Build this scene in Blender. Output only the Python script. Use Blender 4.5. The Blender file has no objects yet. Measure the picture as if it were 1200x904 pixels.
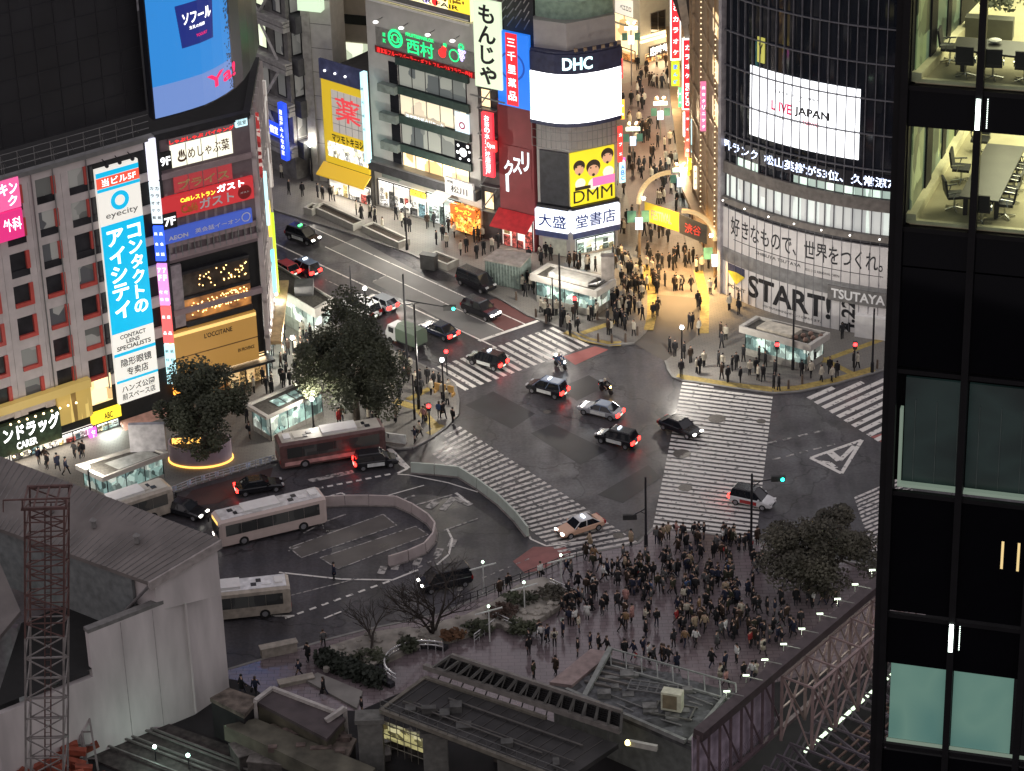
import bpy, bmesh, math, random
from mathutils import Vector, Matrix
random.seed(7)
R = math.radians
C = bpy.context.scene.collection
sc = bpy.context.scene
# ---------------- camera
FP, CW, CH, PITCH, ROLL, CAMH = 3400.0, 1200.0, 904.0, R(28), R(-1.8), 140.0
fwd = Vector((0, math.cos(PITCH), -math.sin(PITCH)))
_r0 = Vector((1, 0, 0)); _u0 = _r0.cross(fwd)
CR = _r0*math.cos(ROLL) + _u0*math.sin(ROLL)
CU = _u0*math.cos(ROLL) - _r0*math.sin(ROLL)
cam_d = bpy.data.cameras.new('camera'); cam = bpy.data.objects.new('camera', cam_d); C.objects.link(cam)
cam_d.sensor_width = 36; cam_d.lens = FP/CW*36; cam_d.clip_end = 3000; cam_d.clip_start = 1
cam.matrix_world = Matrix(((CR.x, CU.x, -fwd.x, 0), (CR.y, CU.y, -fwd.y, 0), (CR.z, CU.z, -fwd.z, CAMH), (0, 0, 0, 1)))
sc.camera = cam
CP = Vector((0, 0, CAMH))
# ---------------- night sky, faint moonlight, exposure
w = bpy.data.worlds.new('World'); sc.world = w; w.use_nodes = True
nt = w.node_tree; nt.nodes.clear()
sky = nt.nodes.new('ShaderNodeTexSky'); sky.sky_type = 'NISHITA'; sky.sun_disc = False
sky.sun_elevation = R(3); sky.sun_rotation = R(200)
b1 = nt.nodes.new('ShaderNodeBackground'); b1.inputs[1].default_value = 0.006
b2 = nt.nodes.new('ShaderNodeBackground'); b2.inputs[0].default_value = (0.9, 0.83, 0.88, 1); b2.inputs[1].default_value = 0.325   # city glow
ad = nt.nodes.new('ShaderNodeAddShader'); wo = nt.nodes.new('ShaderNodeOutputWorld')
nt.links.new(sky.outputs[0], b1.inputs[0]); nt.links.new(b1.outputs[0], ad.inputs[0]); nt.links.new(b2.outputs[0], ad.inputs[1]); nt.links.new(ad.outputs[0], wo.inputs[0])
sd = bpy.data.lights.new('moon', 'SUN'); sd.energy = 0.06; sd.angle = R(20); sd.color = (0.95, 0.92, 1.0)
sun = bpy.data.objects.new('moon', sd); C.objects.link(sun); sun.rotation_euler = (R(48), 0, R(-25))
sc.view_settings.view_transform = 'Standard'; sc.view_settings.look = 'None'; sc.view_settings.gamma = 1
sc.view_settings.use_curve_mapping = False; sc.view_settings.exposure = 0.85
cy = sc.cycles
cy.max_bounces = 4; cy.diffuse_bounces = 2; cy.glossy_bounces = 3; cy.transmission_bounces = 4; cy.transparent_max_bounces = 6
cy.sample_clamp_indirect = 3; cy.sample_clamp_direct = 0; cy.caustics_reflective = False; cy.caustics_refractive = False
cy.use_denoising = True; cy.use_light_tree = True

# ---------------- pixel rays: where a ray through a point of the photo meets a height
def ray(x, y): return (fwd*FP + CR*(x-CW/2) - CU*(y-CH/2)).normalized()
def G(x, y, z=0.0):
    d = ray(x, y); t = (z-CAMH)/d.z
    return CP + d*t
def PX(p):
    q = Vector(p)-CP; k = FP/q.dot(fwd)
    return CW/2+q.dot(CR)*k, CH/2-q.dot(CU)*k
def ZAT(xy, py):                       # height over the ground point xy that shows at image row py
    lo, hi = -30.0, 139.0
    for _ in range(40):
        m = (lo+hi)/2
        if PX((xy[0], xy[1], m))[1] > py: lo = m
        else: hi = m
    return lo
# ---------------- materials
MATS = {}
def nodes_of(m):
    m.use_nodes = True; return m.node_tree, m.node_tree.nodes['Principled BSDF']
def mat(name, col, rough=0.7, metal=0.0, var=0.25, scale=1.5, bump=0.0, detail=4, spec=0.4, stretch=None):
    if name in MATS: return MATS[name]
    m = bpy.data.materials.new(name); t, p = nodes_of(m)
    p.inputs['Roughness'].default_value = rough; p.inputs['Metallic'].default_value = metal
    p.inputs['Specular IOR Level'].default_value = spec
    tc = t.nodes.new('ShaderNodeTexCoord'); n = t.nodes.new('ShaderNodeTexNoise'); n.inputs['Scale'].default_value = scale; n.inputs['Detail'].default_value = detail
    if stretch:
        mp = t.nodes.new('ShaderNodeMapping'); mp.inputs['Scale'].default_value = stretch; t.links.new(tc.outputs['Object'], mp.inputs[0]); t.links.new(mp.outputs[0], n.inputs['Vector'])
    else: t.links.new(tc.outputs['Object'], n.inputs['Vector'])
    r = t.nodes.new('ShaderNodeValToRGB'); r.color_ramp.elements[0].position = .3; r.color_ramp.elements[1].position = .7
    a = [max(0, c*(1-var)) for c in col]; b = [min(1, c*(1+var)) for c in col]
    r.color_ramp.elements[0].color = (*a, 1); r.color_ramp.elements[1].color = (*b, 1)
    t.links.new(n.outputs['Fac'], r.inputs[0]); t.links.new(r.outputs[0], p.inputs['Base Color'])
    if bump:
        bm = t.nodes.new('ShaderNodeBump'); bm.inputs['Strength'].default_value = bump
        t.links.new(n.outputs['Fac'], bm.inputs['Height']); t.links.new(bm.outputs[0], p.inputs['Normal'])
    MATS[name] = m; return m
def worn(name, paint, under, lo=.34, hi=.43, scale=2.2):
    """road paint worn through to the asphalt in patches"""
    if name in MATS: return MATS[name]
    m = mat(name, paint, .6, var=.15, scale=scale, detail=10); r = [n for n in m.node_tree.nodes if n.type == 'VALTORGB'][0].color_ramp
    r.elements[0].position = lo; r.elements[0].color = (*under, 1); r.elements[1].position = hi; r.elements[1].color = (*paint, 1); return m
def asphalt_mat(name, col):
    m = mat(name, col, .5, var=.4, scale=.07, detail=9); t = m.node_tree; p = t.nodes['Principled BSDF']; src = p.inputs['Base Color'].links[0].from_socket
    tc = [n for n in t.nodes if n.type == 'TEX_COORD'][0]
    def mul(a, b):
        x = t.nodes.new('ShaderNodeMix'); x.data_type = 'RGBA'; x.blend_type = 'MULTIPLY'; x.inputs['Factor'].default_value = 1; t.links.new(a, x.inputs['A']); t.links.new(b, x.inputs['B']); return x.outputs['Result']
    f = t.nodes.new('ShaderNodeTexNoise'); f.inputs['Scale'].default_value = 3.5; f.inputs['Detail'].default_value = 6; t.links.new(tc.outputs['Object'], f.inputs['Vector'])
    fr = t.nodes.new('ShaderNodeMapRange'); fr.inputs[1].default_value = .3; fr.inputs[2].default_value = .7; fr.inputs[3].default_value = .72; fr.inputs[4].default_value = 1.28; t.links.new(f.outputs['Fac'], fr.inputs[0])
    wv = t.nodes.new('ShaderNodeTexNoise'); wv.inputs['Scale'].default_value = .35; wv.inputs['Detail'].default_value = 4; t.links.new(tc.outputs['Object'], wv.inputs['Vector'])
    vm = t.nodes.new('ShaderNodeVectorMath'); vm.operation = 'MULTIPLY_ADD'; vm.inputs[1].default_value = (5, 5, 0); t.links.new(wv.outputs['Color'], vm.inputs[0]); t.links.new(tc.outputs['Object'], vm.inputs[2])
    vo = t.nodes.new('ShaderNodeTexVoronoi'); vo.feature = 'DISTANCE_TO_EDGE'; vo.inputs['Scale'].default_value = .085; t.links.new(vm.outputs[0], vo.inputs['Vector'])
    cr = t.nodes.new('ShaderNodeMapRange'); cr.inputs[1].default_value = .004; cr.inputs[2].default_value = .012; cr.inputs[3].default_value = .45; cr.inputs[4].default_value = 1; t.links.new(vo.outputs['Distance'], cr.inputs[0])
    mp = t.nodes.new('ShaderNodeMapping'); mp.inputs['Scale'].default_value = (.5, .05, 1); mp.inputs['Rotation'].default_value = (0, 0, R(62)); t.links.new(tc.outputs['Object'], mp.inputs[0])
    tr = t.nodes.new('ShaderNodeTexNoise'); tr.inputs['Scale'].default_value = 1.2; tr.inputs['Detail'].default_value = 5; t.links.new(mp.outputs[0], tr.inputs['Vector'])
    tm = t.nodes.new('ShaderNodeMapRange'); tm.inputs[1].default_value = .38; tm.inputs[2].default_value = .62; tm.inputs[3].default_value = .72; tm.inputs[4].default_value = 1.2; t.links.new(tr.outputs['Fac'], tm.inputs[0])
    o = mul(mul(mul(src, fr.outputs[0]), cr.outputs[0]), tm.outputs[0]); t.links.new(o, p.inputs['Base Color'])
    rr = t.nodes.new('ShaderNodeMapRange'); rr.inputs[1].default_value = .35; rr.inputs[2].default_value = .65; rr.inputs[3].default_value = .32; rr.inputs[4].default_value = .62; t.links.new(wv.outputs['Fac'], rr.inputs[0]); t.links.new(rr.outputs[0], p.inputs['Roughness']); return m
def emis(name, col, s, base=None):
    if name in MATS: return MATS[name]
    m = bpy.data.materials.new(name); t, p = nodes_of(m)
    p.inputs['Base Color'].default_value = (*(base or col), 1); p.inputs['Roughness'].default_value = .5
    p.inputs['Emission Color'].default_value = (*col, 1); p.inputs['Emission Strength'].default_value = s
    MATS[name] = m; return m
def litvar(name, cols, s, scale=(1, 1, 1), kind='VORONOI', rough=.4, gaps=False):
    """lit interior seen through glass: cells of different colours that glow"""
    if name in MATS: return MATS[name]
    m = bpy.data.materials.new(name); t, p = nodes_of(m)
    tc = t.nodes.new('ShaderNodeTexCoord'); mp = t.nodes.new('ShaderNodeMapping'); mp.inputs['Scale'].default_value = scale
    t.links.new(tc.outputs['Object'], mp.inputs[0])
    if kind == 'VORONOI':
        v = t.nodes.new('ShaderNodeTexVoronoi'); v.distance = 'CHEBYCHEV'; v.inputs['Scale'].default_value = 1
        sp = t.nodes.new('ShaderNodeSeparateColor'); t.links.new(v.outputs['Color'], sp.inputs[0]); fac = sp.outputs[0]
    else:
        v = t.nodes.new('ShaderNodeTexNoise'); v.inputs['Scale'].default_value = 1; fac = v.outputs['Fac']
    t.links.new(mp.outputs[0], v.inputs['Vector'])
    r = t.nodes.new('ShaderNodeValToRGB'); r.color_ramp.interpolation = 'CONSTANT' if kind == 'VORONOI' else 'LINEAR'
    k = len(cols)
    while len(r.color_ramp.elements) < k: r.color_ramp.elements.new(.5)
    for i, c in enumerate(cols):
        r.color_ramp.elements[i].position = i/k if kind == 'VORONOI' else .3+.4*i/max(1, k-1)
        r.color_ramp.elements[i].color = (*c, 1)
    t.links.new(fac, r.inputs[0]); out = r.outputs[0]
    if kind == 'VORONOI' and gaps:
        v2 = t.nodes.new('ShaderNodeTexVoronoi'); v2.distance = 'CHEBYCHEV'; v2.inputs['Scale'].default_value = 2.7; t.links.new(mp.outputs[0], v2.inputs['Vector'])
        s2 = t.nodes.new('ShaderNodeSeparateColor'); t.links.new(v2.outputs['Color'], s2.inputs[0])
        mr = t.nodes.new('ShaderNodeMapRange'); mr.inputs[3].default_value = .12; mr.inputs[4].default_value = 1.15; t.links.new(s2.outputs[1], mr.inputs[0])
        mx = t.nodes.new('ShaderNodeMix'); mx.data_type = 'RGBA'; mx.blend_type = 'MULTIPLY'; mx.inputs['Factor'].default_value = 1; t.links.new(out, mx.inputs['A']); t.links.new(mr.outputs[0], mx.inputs['B']); out = mx.outputs['Result']
    t.links.new(out, p.inputs['Base Color']); t.links.new(out, p.inputs['Emission Color'])
    p.inputs['Emission Strength'].default_value = s; p.inputs['Roughness'].default_value = rough
    MATS[name] = m; return m
def glass(name, tint, rough=.04, alpha=None):
    if name in MATS: return MATS[name]
    m = bpy.data.materials.new(name); t, p = nodes_of(m)
    p.inputs['Base Color'].default_value = (*tint, 1); p.inputs['Roughness'].default_value = rough; p.inputs['Specular IOR Level'].default_value = .7
    if alpha is not None:
        o = t.nodes['Material Output']; tr = t.nodes.new('ShaderNodeBsdfTransparent'); tr.inputs[0].default_value = (.85, .9, .86, 1)
        mx = t.nodes.new('ShaderNodeMixShader'); mx.inputs[0].default_value = alpha
        t.links.new(tr.outputs[0], mx.inputs[1]); t.links.new(p.outputs[0], mx.inputs[2]); t.links.new(mx.outputs[0], o.inputs[0])
    MATS[name] = m; return m
def paving(name, c1, c2, size=.6, rough=.6, wet=False, grout=.5):
    if name in MATS: return MATS[name]
    m = bpy.data.materials.new(name); t, p = nodes_of(m)
    tc = t.nodes.new('ShaderNodeTexCoord'); br = t.nodes.new('ShaderNodeTexBrick')
    br.inputs['Scale'].default_value = 1/size*.5; br.inputs['Mortar Size'].default_value = .012; br.inputs['Color1'].default_value = (*c1, 1); br.inputs['Color2'].default_value = (*c2, 1)
    br.inputs['Mortar'].default_value = (*[x*grout for x in c1], 1)
    t.links.new(tc.outputs['Object'], br.inputs['Vector'])
    n = t.nodes.new('ShaderNodeTexNoise'); n.inputs['Scale'].default_value = .12; n.inputs['Detail'].default_value = 8
    t.links.new(tc.outputs['Object'], n.inputs['Vector'])
    mx = t.nodes.new('ShaderNodeMix'); mx.data_type = 'RGBA'; mx.blend_type = 'MULTIPLY'; mx.inputs['Factor'].default_value = 1
    r = t.nodes.new('ShaderNodeValToRGB'); r.color_ramp.elements[0].position = .3; r.color_ramp.elements[1].position = .72
    r.color_ramp.elements[0].color = (.55, .55, .55, 1); r.color_ramp.elements[1].color = (1.15, 1.15, 1.15, 1)
    t.links.new(n.outputs['Fac'], r.inputs[0]); t.links.new(br.outputs['Color'], mx.inputs['A']); t.links.new(r.outputs[0], mx.inputs['B'])
    t.links.new(mx.outputs['Result'], p.inputs['Base Color'])
    if wet:
        rr = t.nodes.new('ShaderNodeMapRange'); rr.inputs[1].default_value = .35; rr.inputs[2].default_value = .65; rr.inputs[3].default_value = .07; rr.inputs[4].default_value = .3
        t.links.new(n.outputs['Fac'], rr.inputs[0]); t.links.new(rr.outputs[0], p.inputs['Roughness'])
        n2 = t.nodes.new('ShaderNodeTexNoise'); n2.inputs['Scale'].default_value = 2.2; t.links.new(tc.outputs['Object'], n2.inputs['Vector'])
        bp = t.nodes.new('ShaderNodeBump'); bp.inputs['Strength'].default_value = .12; bp.inputs['Distance'].default_value = .1
        t.links.new(n2.outputs['Fac'], bp.inputs['Height']); t.links.new(bp.outputs[0], p.inputs['Normal'])
        p.inputs['Specular IOR Level'].default_value = .9
    else: p.inputs['Roughness'].default_value = rough
    MATS[name] = m; return m
# ---------------- mesh builder
WL = {}
class MB:
    def __init__(s): s.v = []; s.f = []; s.m = []
    def poly(s, pts, mi=0):
        i = len(s.v); s.v += [Vector(p) for p in pts]; s.f.append(list(range(i, i+len(pts)))); s.m.append(mi)
    def hexa(s, p, mi=0):              # p: 4 bottom (ccw from above) + 4 top
        i = len(s.v); s.v += [Vector(q) for q in p]
        for q in ((3, 2, 1, 0), (4, 5, 6, 7), (0, 1, 5, 4), (1, 2, 6, 5), (2, 3, 7, 6), (3, 0, 4, 7)):
            s.f.append([i+k for k in q]); s.m.append(mi)
    def box(s, x0, x1, y0, y1, z0, z1, mi=0, T=None):
        p = [Vector(q) for q in ((x0, y0, z0), (x1, y0, z0), (x1, y1, z0), (x0, y1, z0), (x0, y0, z1), (x1, y0, z1), (x1, y1, z1), (x0, y1, z1))]
        if T: p = [T @ q for q in p]
        s.hexa(p, mi)
    def prism(s, pts, z0, z1, mi=0, top=True, bottom=False):
        n = len(pts); i = len(s.v)
        s.v += [Vector((p[0], p[1], z0)) for p in pts]+[Vector((p[0], p[1], z1)) for p in pts]
        for k in range(n):
            s.f.append([i+k, i+(k+1) % n, i+n+(k+1) % n, i+n+k]); s.m.append(mi)
        if top: s.f.append([i+n+k for k in range(n)]); s.m.append(mi)
        if bottom: s.f.append([i+k for k in reversed(range(n))]); s.m.append(mi)
    def tube(s, a, b, r0, r1=None, n=6, mi=0, caps=True):
        a = Vector(a); b = Vector(b); r1 = r0 if r1 is None else r1
        d = (b-a)
        if d.length < 1e-6: return
        d.normalize(); u = d.orthogonal().normalized(); v = d.cross(u)
        i = len(s.v)
        for c, r in ((a, r0), (b, r1)):
            for k in range(n):
                t = 2*math.pi*k/n; s.v.append(c+(u*math.cos(t)+v*math.sin(t))*r)
        for k in range(n):
            s.f.append([i+k, i+(k+1) % n, i+n+(k+1) % n, i+n+k]); s.m.append(mi)
        if caps:
            s.f.append([i+k for k in reversed(range(n))]); s.m.append(mi); s.f.append([i+n+k for k in range(n)]); s.m.append(mi)
    def bar(s, a, b, w, h=None, mi=0):    # square bar between two points
        s.tube(a, b, w*.7071, n=4, mi=mi)
    def ball(s, c, rx, ry=None, rz=None, mi=0, nu=8, nv=5, T=None):
        ry = ry or rx; rz = rz or rx; i = len(s.v); c = Vector(c)
        ps = [Vector((0, 0, -rz))]
        for a in range(1, nv):
            ph = -math.pi/2+math.pi*a/nv
            for k in range(nu):
                t = 2*math.pi*k/nu; ps.append(Vector((rx*math.cos(ph)*math.cos(t), ry*math.cos(ph)*math.sin(t), rz*math.sin(ph))))
        ps.append(Vector((0, 0, rz)))
        s.v += [c+(T @ q if T else q) for q in ps]
        for k in range(nu): s.f.append([i, i+1+(k+1) % nu, i+1+k]); s.m.append(mi)
        for a in range(nv-2):
            for k in range(nu):
                p = i+1+a*nu; s.f.append([p+k, p+(k+1) % nu, p+nu+(k+1) % nu, p+nu+k]); s.m.append(mi)
        e = len(s.v)-1; p = i+1+(nv-2)*nu
        for k in range(nu): s.f.append([p+k, p+(k+1) % nu, e]); s.m.append(mi)
    def loft(s, rings, mi=0, caps=True):   # rings of equal point counts
        n = len(rings[0]); i = len(s.v)
        for r in rings: s.v += [Vector(p) for p in r]
        for a in range(len(rings)-1):
            for k in range(n):
                p = i+a*n; s.f.append([p+k, p+(k+1) % n, p+n+(k+1) % n, p+n+k]); s.m.append(mi)
        if caps:
            s.f.append([i+k for k in reversed(range(n))]); s.m.append(mi)
            e = i+(len(rings)-1)*n; s.f.append([e+k for k in range(n)]); s.m.append(mi)
    def build(s, name, mats, parent=None, loc=None, smooth=False):
        if not s.f: return None
        me = bpy.data.meshes.new(name)
        o = bpy.data.objects.new(name, me); C.objects.link(o)
        off = Vector((0, 0, 0))
        if parent is not None:
            o.parent = parent; off = WL.get(parent.name, Vector((0, 0, 0))).copy(); WL[o.name] = off.copy()
        elif loc is not None:
            off = Vector(loc); o.location = off; WL[o.name] = off.copy()
        me.from_pydata([tuple(p-off) for p in s.v], [], s.f)
        if not isinstance(mats, (list, tuple)): mats = [mats]
        for m in mats: me.materials.append(m)
        if len(mats) > 1: me.polygons.foreach_set('material_index', s.m)
        if smooth: me.polygons.foreach_set('use_smooth', [True]*len(me.polygons))
        me.update()
        return o
def tag(o, label=None, cat=None, group=None, kind=None):
    if label: o['label'] = label
    if cat: o['category'] = cat
    if group: o['group'] = group
    if kind: o['kind'] = kind
    return o
def thing(name, label, cat, loc=(0, 0, 0), group=None):
    o = bpy.data.objects.new(name, None); C.objects.link(o); o.location = loc; o.empty_display_size = .5
    WL[o.name] = Vector(loc); return tag(o, label, cat, group)
def struct(o): o['kind'] = 'structure'; return o
KIDS = {}
def copy_tree(o, parent=None):
    c = o.copy(); C.objects.link(c)
    if parent is not None: c.parent = parent
    for ch in o.children: copy_tree(ch, c)
    return c
# ---------------- lettering
_TX = {}
def glyphs(body, bold=0.0):
    bold = min(bold, .012 if any('\u4e00' <= c <= '\u9fff' for c in body) else .028)
    k = (body, bold)
    if k not in _TX:
        cu = bpy.data.curves.new('lettering', 'FONT'); cu.body = body; cu.offset = bold; cu.resolution_u = 3
        ob = bpy.data.objects.new('lettering', cu); me = ob.to_mesh()
        vs = [(v.co.x, v.co.y) for v in me.vertices]; fs = [list(p.vertices) for p in me.polygons]
        ob.to_mesh_clear(); bpy.data.objects.remove(ob); bpy.data.curves.remove(cu)
        xs = [v[0] for v in vs] or [0]; ys = [v[1] for v in vs] or [0]
        _TX[k] = (vs, fs, min(xs), max(xs), min(ys), max(ys))
    return _TX[k]
# ---------------- facades: a line of ground points seen from outside, left to right
class Fac:
    def __init__(s, pts):
        s.p = [Vector((p[0], p[1])) for p in pts]; s.cum = [0]
        for a, b in zip(s.p, s.p[1:]): s.cum.append(s.cum[-1]+(b-a).length)
        s.L = s.cum[-1]
    def seg(s, u):
        for i in range(len(s.p)-1):
            if u <= s.cum[i+1] or i == len(s.p)-2: return i
    def pt(s, u, z, d=0.0):
        i = s.seg(u); t = (s.p[i+1]-s.p[i]).normalized(); q = s.p[i]+t*(u-s.cum[i])
        if len(s.p) > 2:                       # smooth normal on curved fronts
            ts = []
            for j in (i-1, i, i+1):
                if 0 <= j < len(s.p)-1: ts.append((s.p[j+1]-s.p[j]).normalized())
            f = (u-s.cum[i])/max(1e-6, s.cum[i+1]-s.cum[i])
            j0 = (s.p[i+1]-s.p[i]).normalized(); jm = (s.p[i]-s.p[i-1]).normalized() if i > 0 else j0; jp = (s.p[i+2]-s.p[i+1]).normalized() if i+2 < len(s.p) else j0
            t = ((jm+j0)*.5*(1-f)+(j0+jp)*.5*f).normalized()
        n = Vector((t.y, -t.x)); q = q+n*d
        return Vector((q.x, q.y, z))
    def px(s, x, y):
        d = ray(x, y); best = None
        for i in range(len(s.p)-1):
            a, b = s.p[i], s.p[i+1]; t = (b-a).normalized(); n = Vector((t.y, -t.x))
            den = d.x*n.x+d.y*n.y
            if abs(den) < 1e-9: continue
            k = ((a.x-CP.x)*n.x+(a.y-CP.y)*n.y)/den
            q = CP+d*k; u = (Vector((q.x, q.y))-a).dot(t)
            lo = -1e9 if i == 0 else -1e-4; hi = 1e9 if i == len(s.p)-2 else (b-a).length+1e-4
            if lo <= u <= hi and k > 0 and (best is None or k < best[2]): best = (u+s.cum[i], q.z, k)
        return best[0], best[1]
    def ux(s, x, z):                         # distance along the front whose point at height z shows at image column x
        lo, hi = -60.0, s.L+60
        for _ in range(50):
            m = (lo+hi)/2
            if PX(s.pt(m, z))[0] < x: lo = m
            else: hi = m
        return lo
    def lrect(s, x0, yt, yb, x1):            # left edge column with its top and bottom rows, right edge column
        u0, z1 = s.px(x0, yt); _, z0 = s.px(x0, yb); return u0, z0, s.ux(x1, (z0+z1)/2), z1
    def rect(s, x0, y0, x1, y1):             # photo points bottom-left, top-right -> u0, z0, u1, z1
        a = s.px(x0, y0); b = s.px(x1, y1); return a[0], a[1], b[0], b[1]
    def box(s, mb, u0, u1, z0, z1, d0, d1, mi=0):
        us = [u0]+[c for c in s.cum[1:-1] if u0+.05 < c < u1-.05]+[u1]
        rings = []
        for u in us: rings.append([s.pt(u, z0, d1), s.pt(u, z1, d1), s.pt(u, z1, d0), s.pt(u, z0, d0)])
        mb.loft([list(reversed(r)) for r in rings], mi)
    def text(s, mb, body, u0, u1, z0, z1, d=.12, mi=0, bold=.015, keep=False, ext=.03, rot=0):
        vs, fs, xa, xb, ya, yb = glyphs(body, bold)
        if not fs: return
        if rot:                                # lettering turned a quarter, reading downwards or upwards
            vs = [(v[1]*rot*-1, v[0]*rot) for v in vs]; xs = [v[0] for v in vs]; ys = [v[1] for v in vs]; xa, xb, ya, yb = min(xs), max(xs), min(ys), max(ys)
        sx = (u1-u0)/max(1e-6, xb-xa); sz = (z1-z0)/max(1e-6, yb-ya); ox = oz = 0
        if keep:
            k = min(sx, sz); ox = ((u1-u0)-k*(xb-xa))/2; oz = ((z1-z0)-k*(yb-ya))/2; sx = sz = k
        i = len(mb.v)
        mb.v += [s.pt(u0+ox+(v[0]-xa)*sx, z0+oz+(v[1]-ya)*sz, d) for v in vs]
        for f in fs: mb.f.append([i+k for k in f]); mb.m.append(mi)
    def vtext(s, mb, body, u0, u1, z0, z1, d=.12, mi=0, bold=.02, gap=.1):
        n = len(body); h = (z1-z0)/n
        for k, c in enumerate(body):
            zt = z1-k*h
            if c == ' ': continue
            if c == 'ー': s.text(mb, '|', u0+(u1-u0)*.42, u1-(u1-u0)*.42, zt-h*(1-gap), zt-h*gap, d, mi, bold)
            else: s.text(mb, c, u0+(u1-u0)*.08, u1-(u1-u0)*.08, zt-h*(1-gap/2), zt-h*gap/2, d, mi, bold, keep=True)
    def base(s): q = s.p[0].lerp(s.p[-1], .5); return Vector((q.x, q.y, 0))
def xy(v): return (v.x, v.y)
def away(a, b, d):                            # ground polygon behind the line a-b, d metres deep
    a = Vector(xy(a)); b = Vector(xy(b)); t = (b-a).normalized(); n = Vector((-t.y, t.x))
    return [a, b, b+n*d, a+n*d]
def inpoly(p, poly):
    x, y = p[0], p[1]; c = False; j = len(poly)-1
    for i in range(len(poly)):
        a, b = poly[i], poly[j]
        if (a[1] > y) != (b[1] > y) and x < (b[0]-a[0])*(y-a[1])/(b[1]-a[1])+a[0]: c = not c
        j = i
    return c
# ================= SETTING: ground, roads, paving, markings
ASPH = asphalt_mat('asphalt', (.056, .053, .059))
ASPH2 = mat('fresh_asphalt', (.017, .017, .02), .5, var=.3, scale=.5, detail=8)
GREYLANE = mat('worn_grey_lane', (.155, .152, .146), .7, var=.2, scale=.25, detail=8)
REDLANE = mat('red_lane_coating', (.115, .045, .042), .65, var=.25, scale=.3, detail=8)
REDPATCH = mat('bright_red_coating', (.33, .1, .09), .65, var=.15, scale=.5, detail=6)
PAINT = worn('road_paint', (.66, .64, .6), (.13, .125, .12))
PAINT2 = worn('worn_road_paint', (.4, .38, .36), (.08, .08, .08), .4, .56)
KERB = mat('kerb_stone', (.2, .195, .185), .7, var=.2, scale=1)
PAVE = paving('sidewalk_pavers', (.21, .195, .175), (.185, .175, .16), .6)
STREET = paving('shopping_street_pavers', (.2, .165, .14), (.165, .135, .115), .5)
STREETRED = paving('reddish_street_pavers', (.17, .115, .1), (.15, .1, .09), .5)
PLAZA = paving('wet_plaza_pavers', (.225, .18, .19), (.19, .155, .165), 1.1, wet=True)
TACT = mat('tactile_yellow', (.32, .24, .07), .6, var=.3, scale=3)
mb = MB(); mb.poly([(-900, -120, -.01), (900, -120, -.01), (900, 1500, -.01), (-900, 1500, -.01)])
struct(mb.build('ground', ASPH))
def pix(lst, z=0): return [xy(G(x, y, z)) for x, y in lst]
SW = {}
def sidewalk(name, m, lst, h=.12):
    p = pix(lst); a = sum(p[i][0]*p[(i+1) % len(p)][1]-p[(i+1) % len(p)][0]*p[i][1] for i in range(len(p)))
    if a < 0: p.reverse()
    SW[name] = (p, h)
    b = MB(); b.prism(p, -.005, h); struct(b.build(name, m))
NKERB = [(322, 247), (404, 272), (484, 299), (533, 324), (583, 349), (620, 371), (663, 387), (685, 399), (712, 406), (743, 403)]
sidewalk('pavement_north', PAVE, [(250, 222)]+NKERB+[(757, 391), (766, 370), (767, 345), (758, 310), (748, 282), (738, 250), (727, 200), (722, 150), (719, 70), (690, -60), (200, -60), (230, 180)])
EKERB = [(780, 424), (783, 434), (789, 443), (800, 447), (816, 449), (853, 455), (906, 462), (936, 460), (982, 450), (1023, 438), (1060, 428), (1130, 410)]
sidewalk('pavement_east', PAVE, [(815, 396), (822, 350), (812, 320), (800, 270), (791, 200), (786, 110), (796, -60), (1300, -60), (1300, 380)][::-1]+EKERB[::1])
WKERB = [(296, 336), (400, 385), (470, 417), (503, 433), (520, 440), (533, 452), (537, 470), (536, 487), (522, 502), (504, 515), (483, 526), (465, 527), (450, 522), (321, 541), (230, 568), (150, 600), (60, 640), (-60, 700)]
sidewalk('pavement_west', PAVE, WKERB+[(-140, 420), (100, 330)])
PKERB = [(1120, 700), (1040, 668), (905, 642), (884, 634), (825, 626), (766, 620), (748, 638), (662, 655), (640, 668), (605, 682), (560, 702), (513, 722), (430, 739), (380, 752), (300, 776), (230, 797), (150, 825)]
sidewalk('plaza', PLAZA, PKERB+[(100, 1100), (1200, 1100)])
# kerbs
RZ = [0]
def ribbon(mb, lst, w, z0, z1, closed=False):
    p = [Vector(q) for q in pix(lst)]; n = len(p); zb_ = z1
    for i in range(n-1):
        RZ[0] += 1; z1 = zb_+.0011*(RZ[0] % 17)
        a, b = p[i], p[i+1]; t = (b-a).normalized()*0.0; k = (b-a).normalized(); q = Vector((-k.y, k.x))*w/2
        mb.hexa([(*(a-q), z0), (*(b-q), z0), (*(b+q), z0), (*(a+q), z0), (*(a-q), z1), (*(b-q), z1), (*(b+q), z1), (*(a+q), z1)])
for i, K in enumerate((NKERB, EKERB, WKERB, PKERB)):
    mb = MB(); ribbon(mb, K, .28, -.004, .135+.002*i); struct(mb.build('kerb', KERB))
# yellow tactile strips
mb = MB()
for L in ([(663, 390), (690, 400), (712, 404), (728, 404)], [(760, 388), (764, 370), (764, 345), (755, 312)], [(682, 392), (722, 378)], [(793, 442), (816, 446), (853, 452), (906, 458), (936, 456), (982, 446), (1023, 434)], [(825, 392), (826, 350), (818, 318)],
          [(962, 425), (1042, 396)], [(462, 471), (490, 480), (512, 503)], [(478, 470), (507, 455)], [(502, 510), (520, 500)], [(1000, 440), (960, 420)]):
    ribbon(mb, L, .75 if len(L) < 3 else 1.0, .1, .1275)
struct(mb.build('tactile_paving', TACT))
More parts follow.
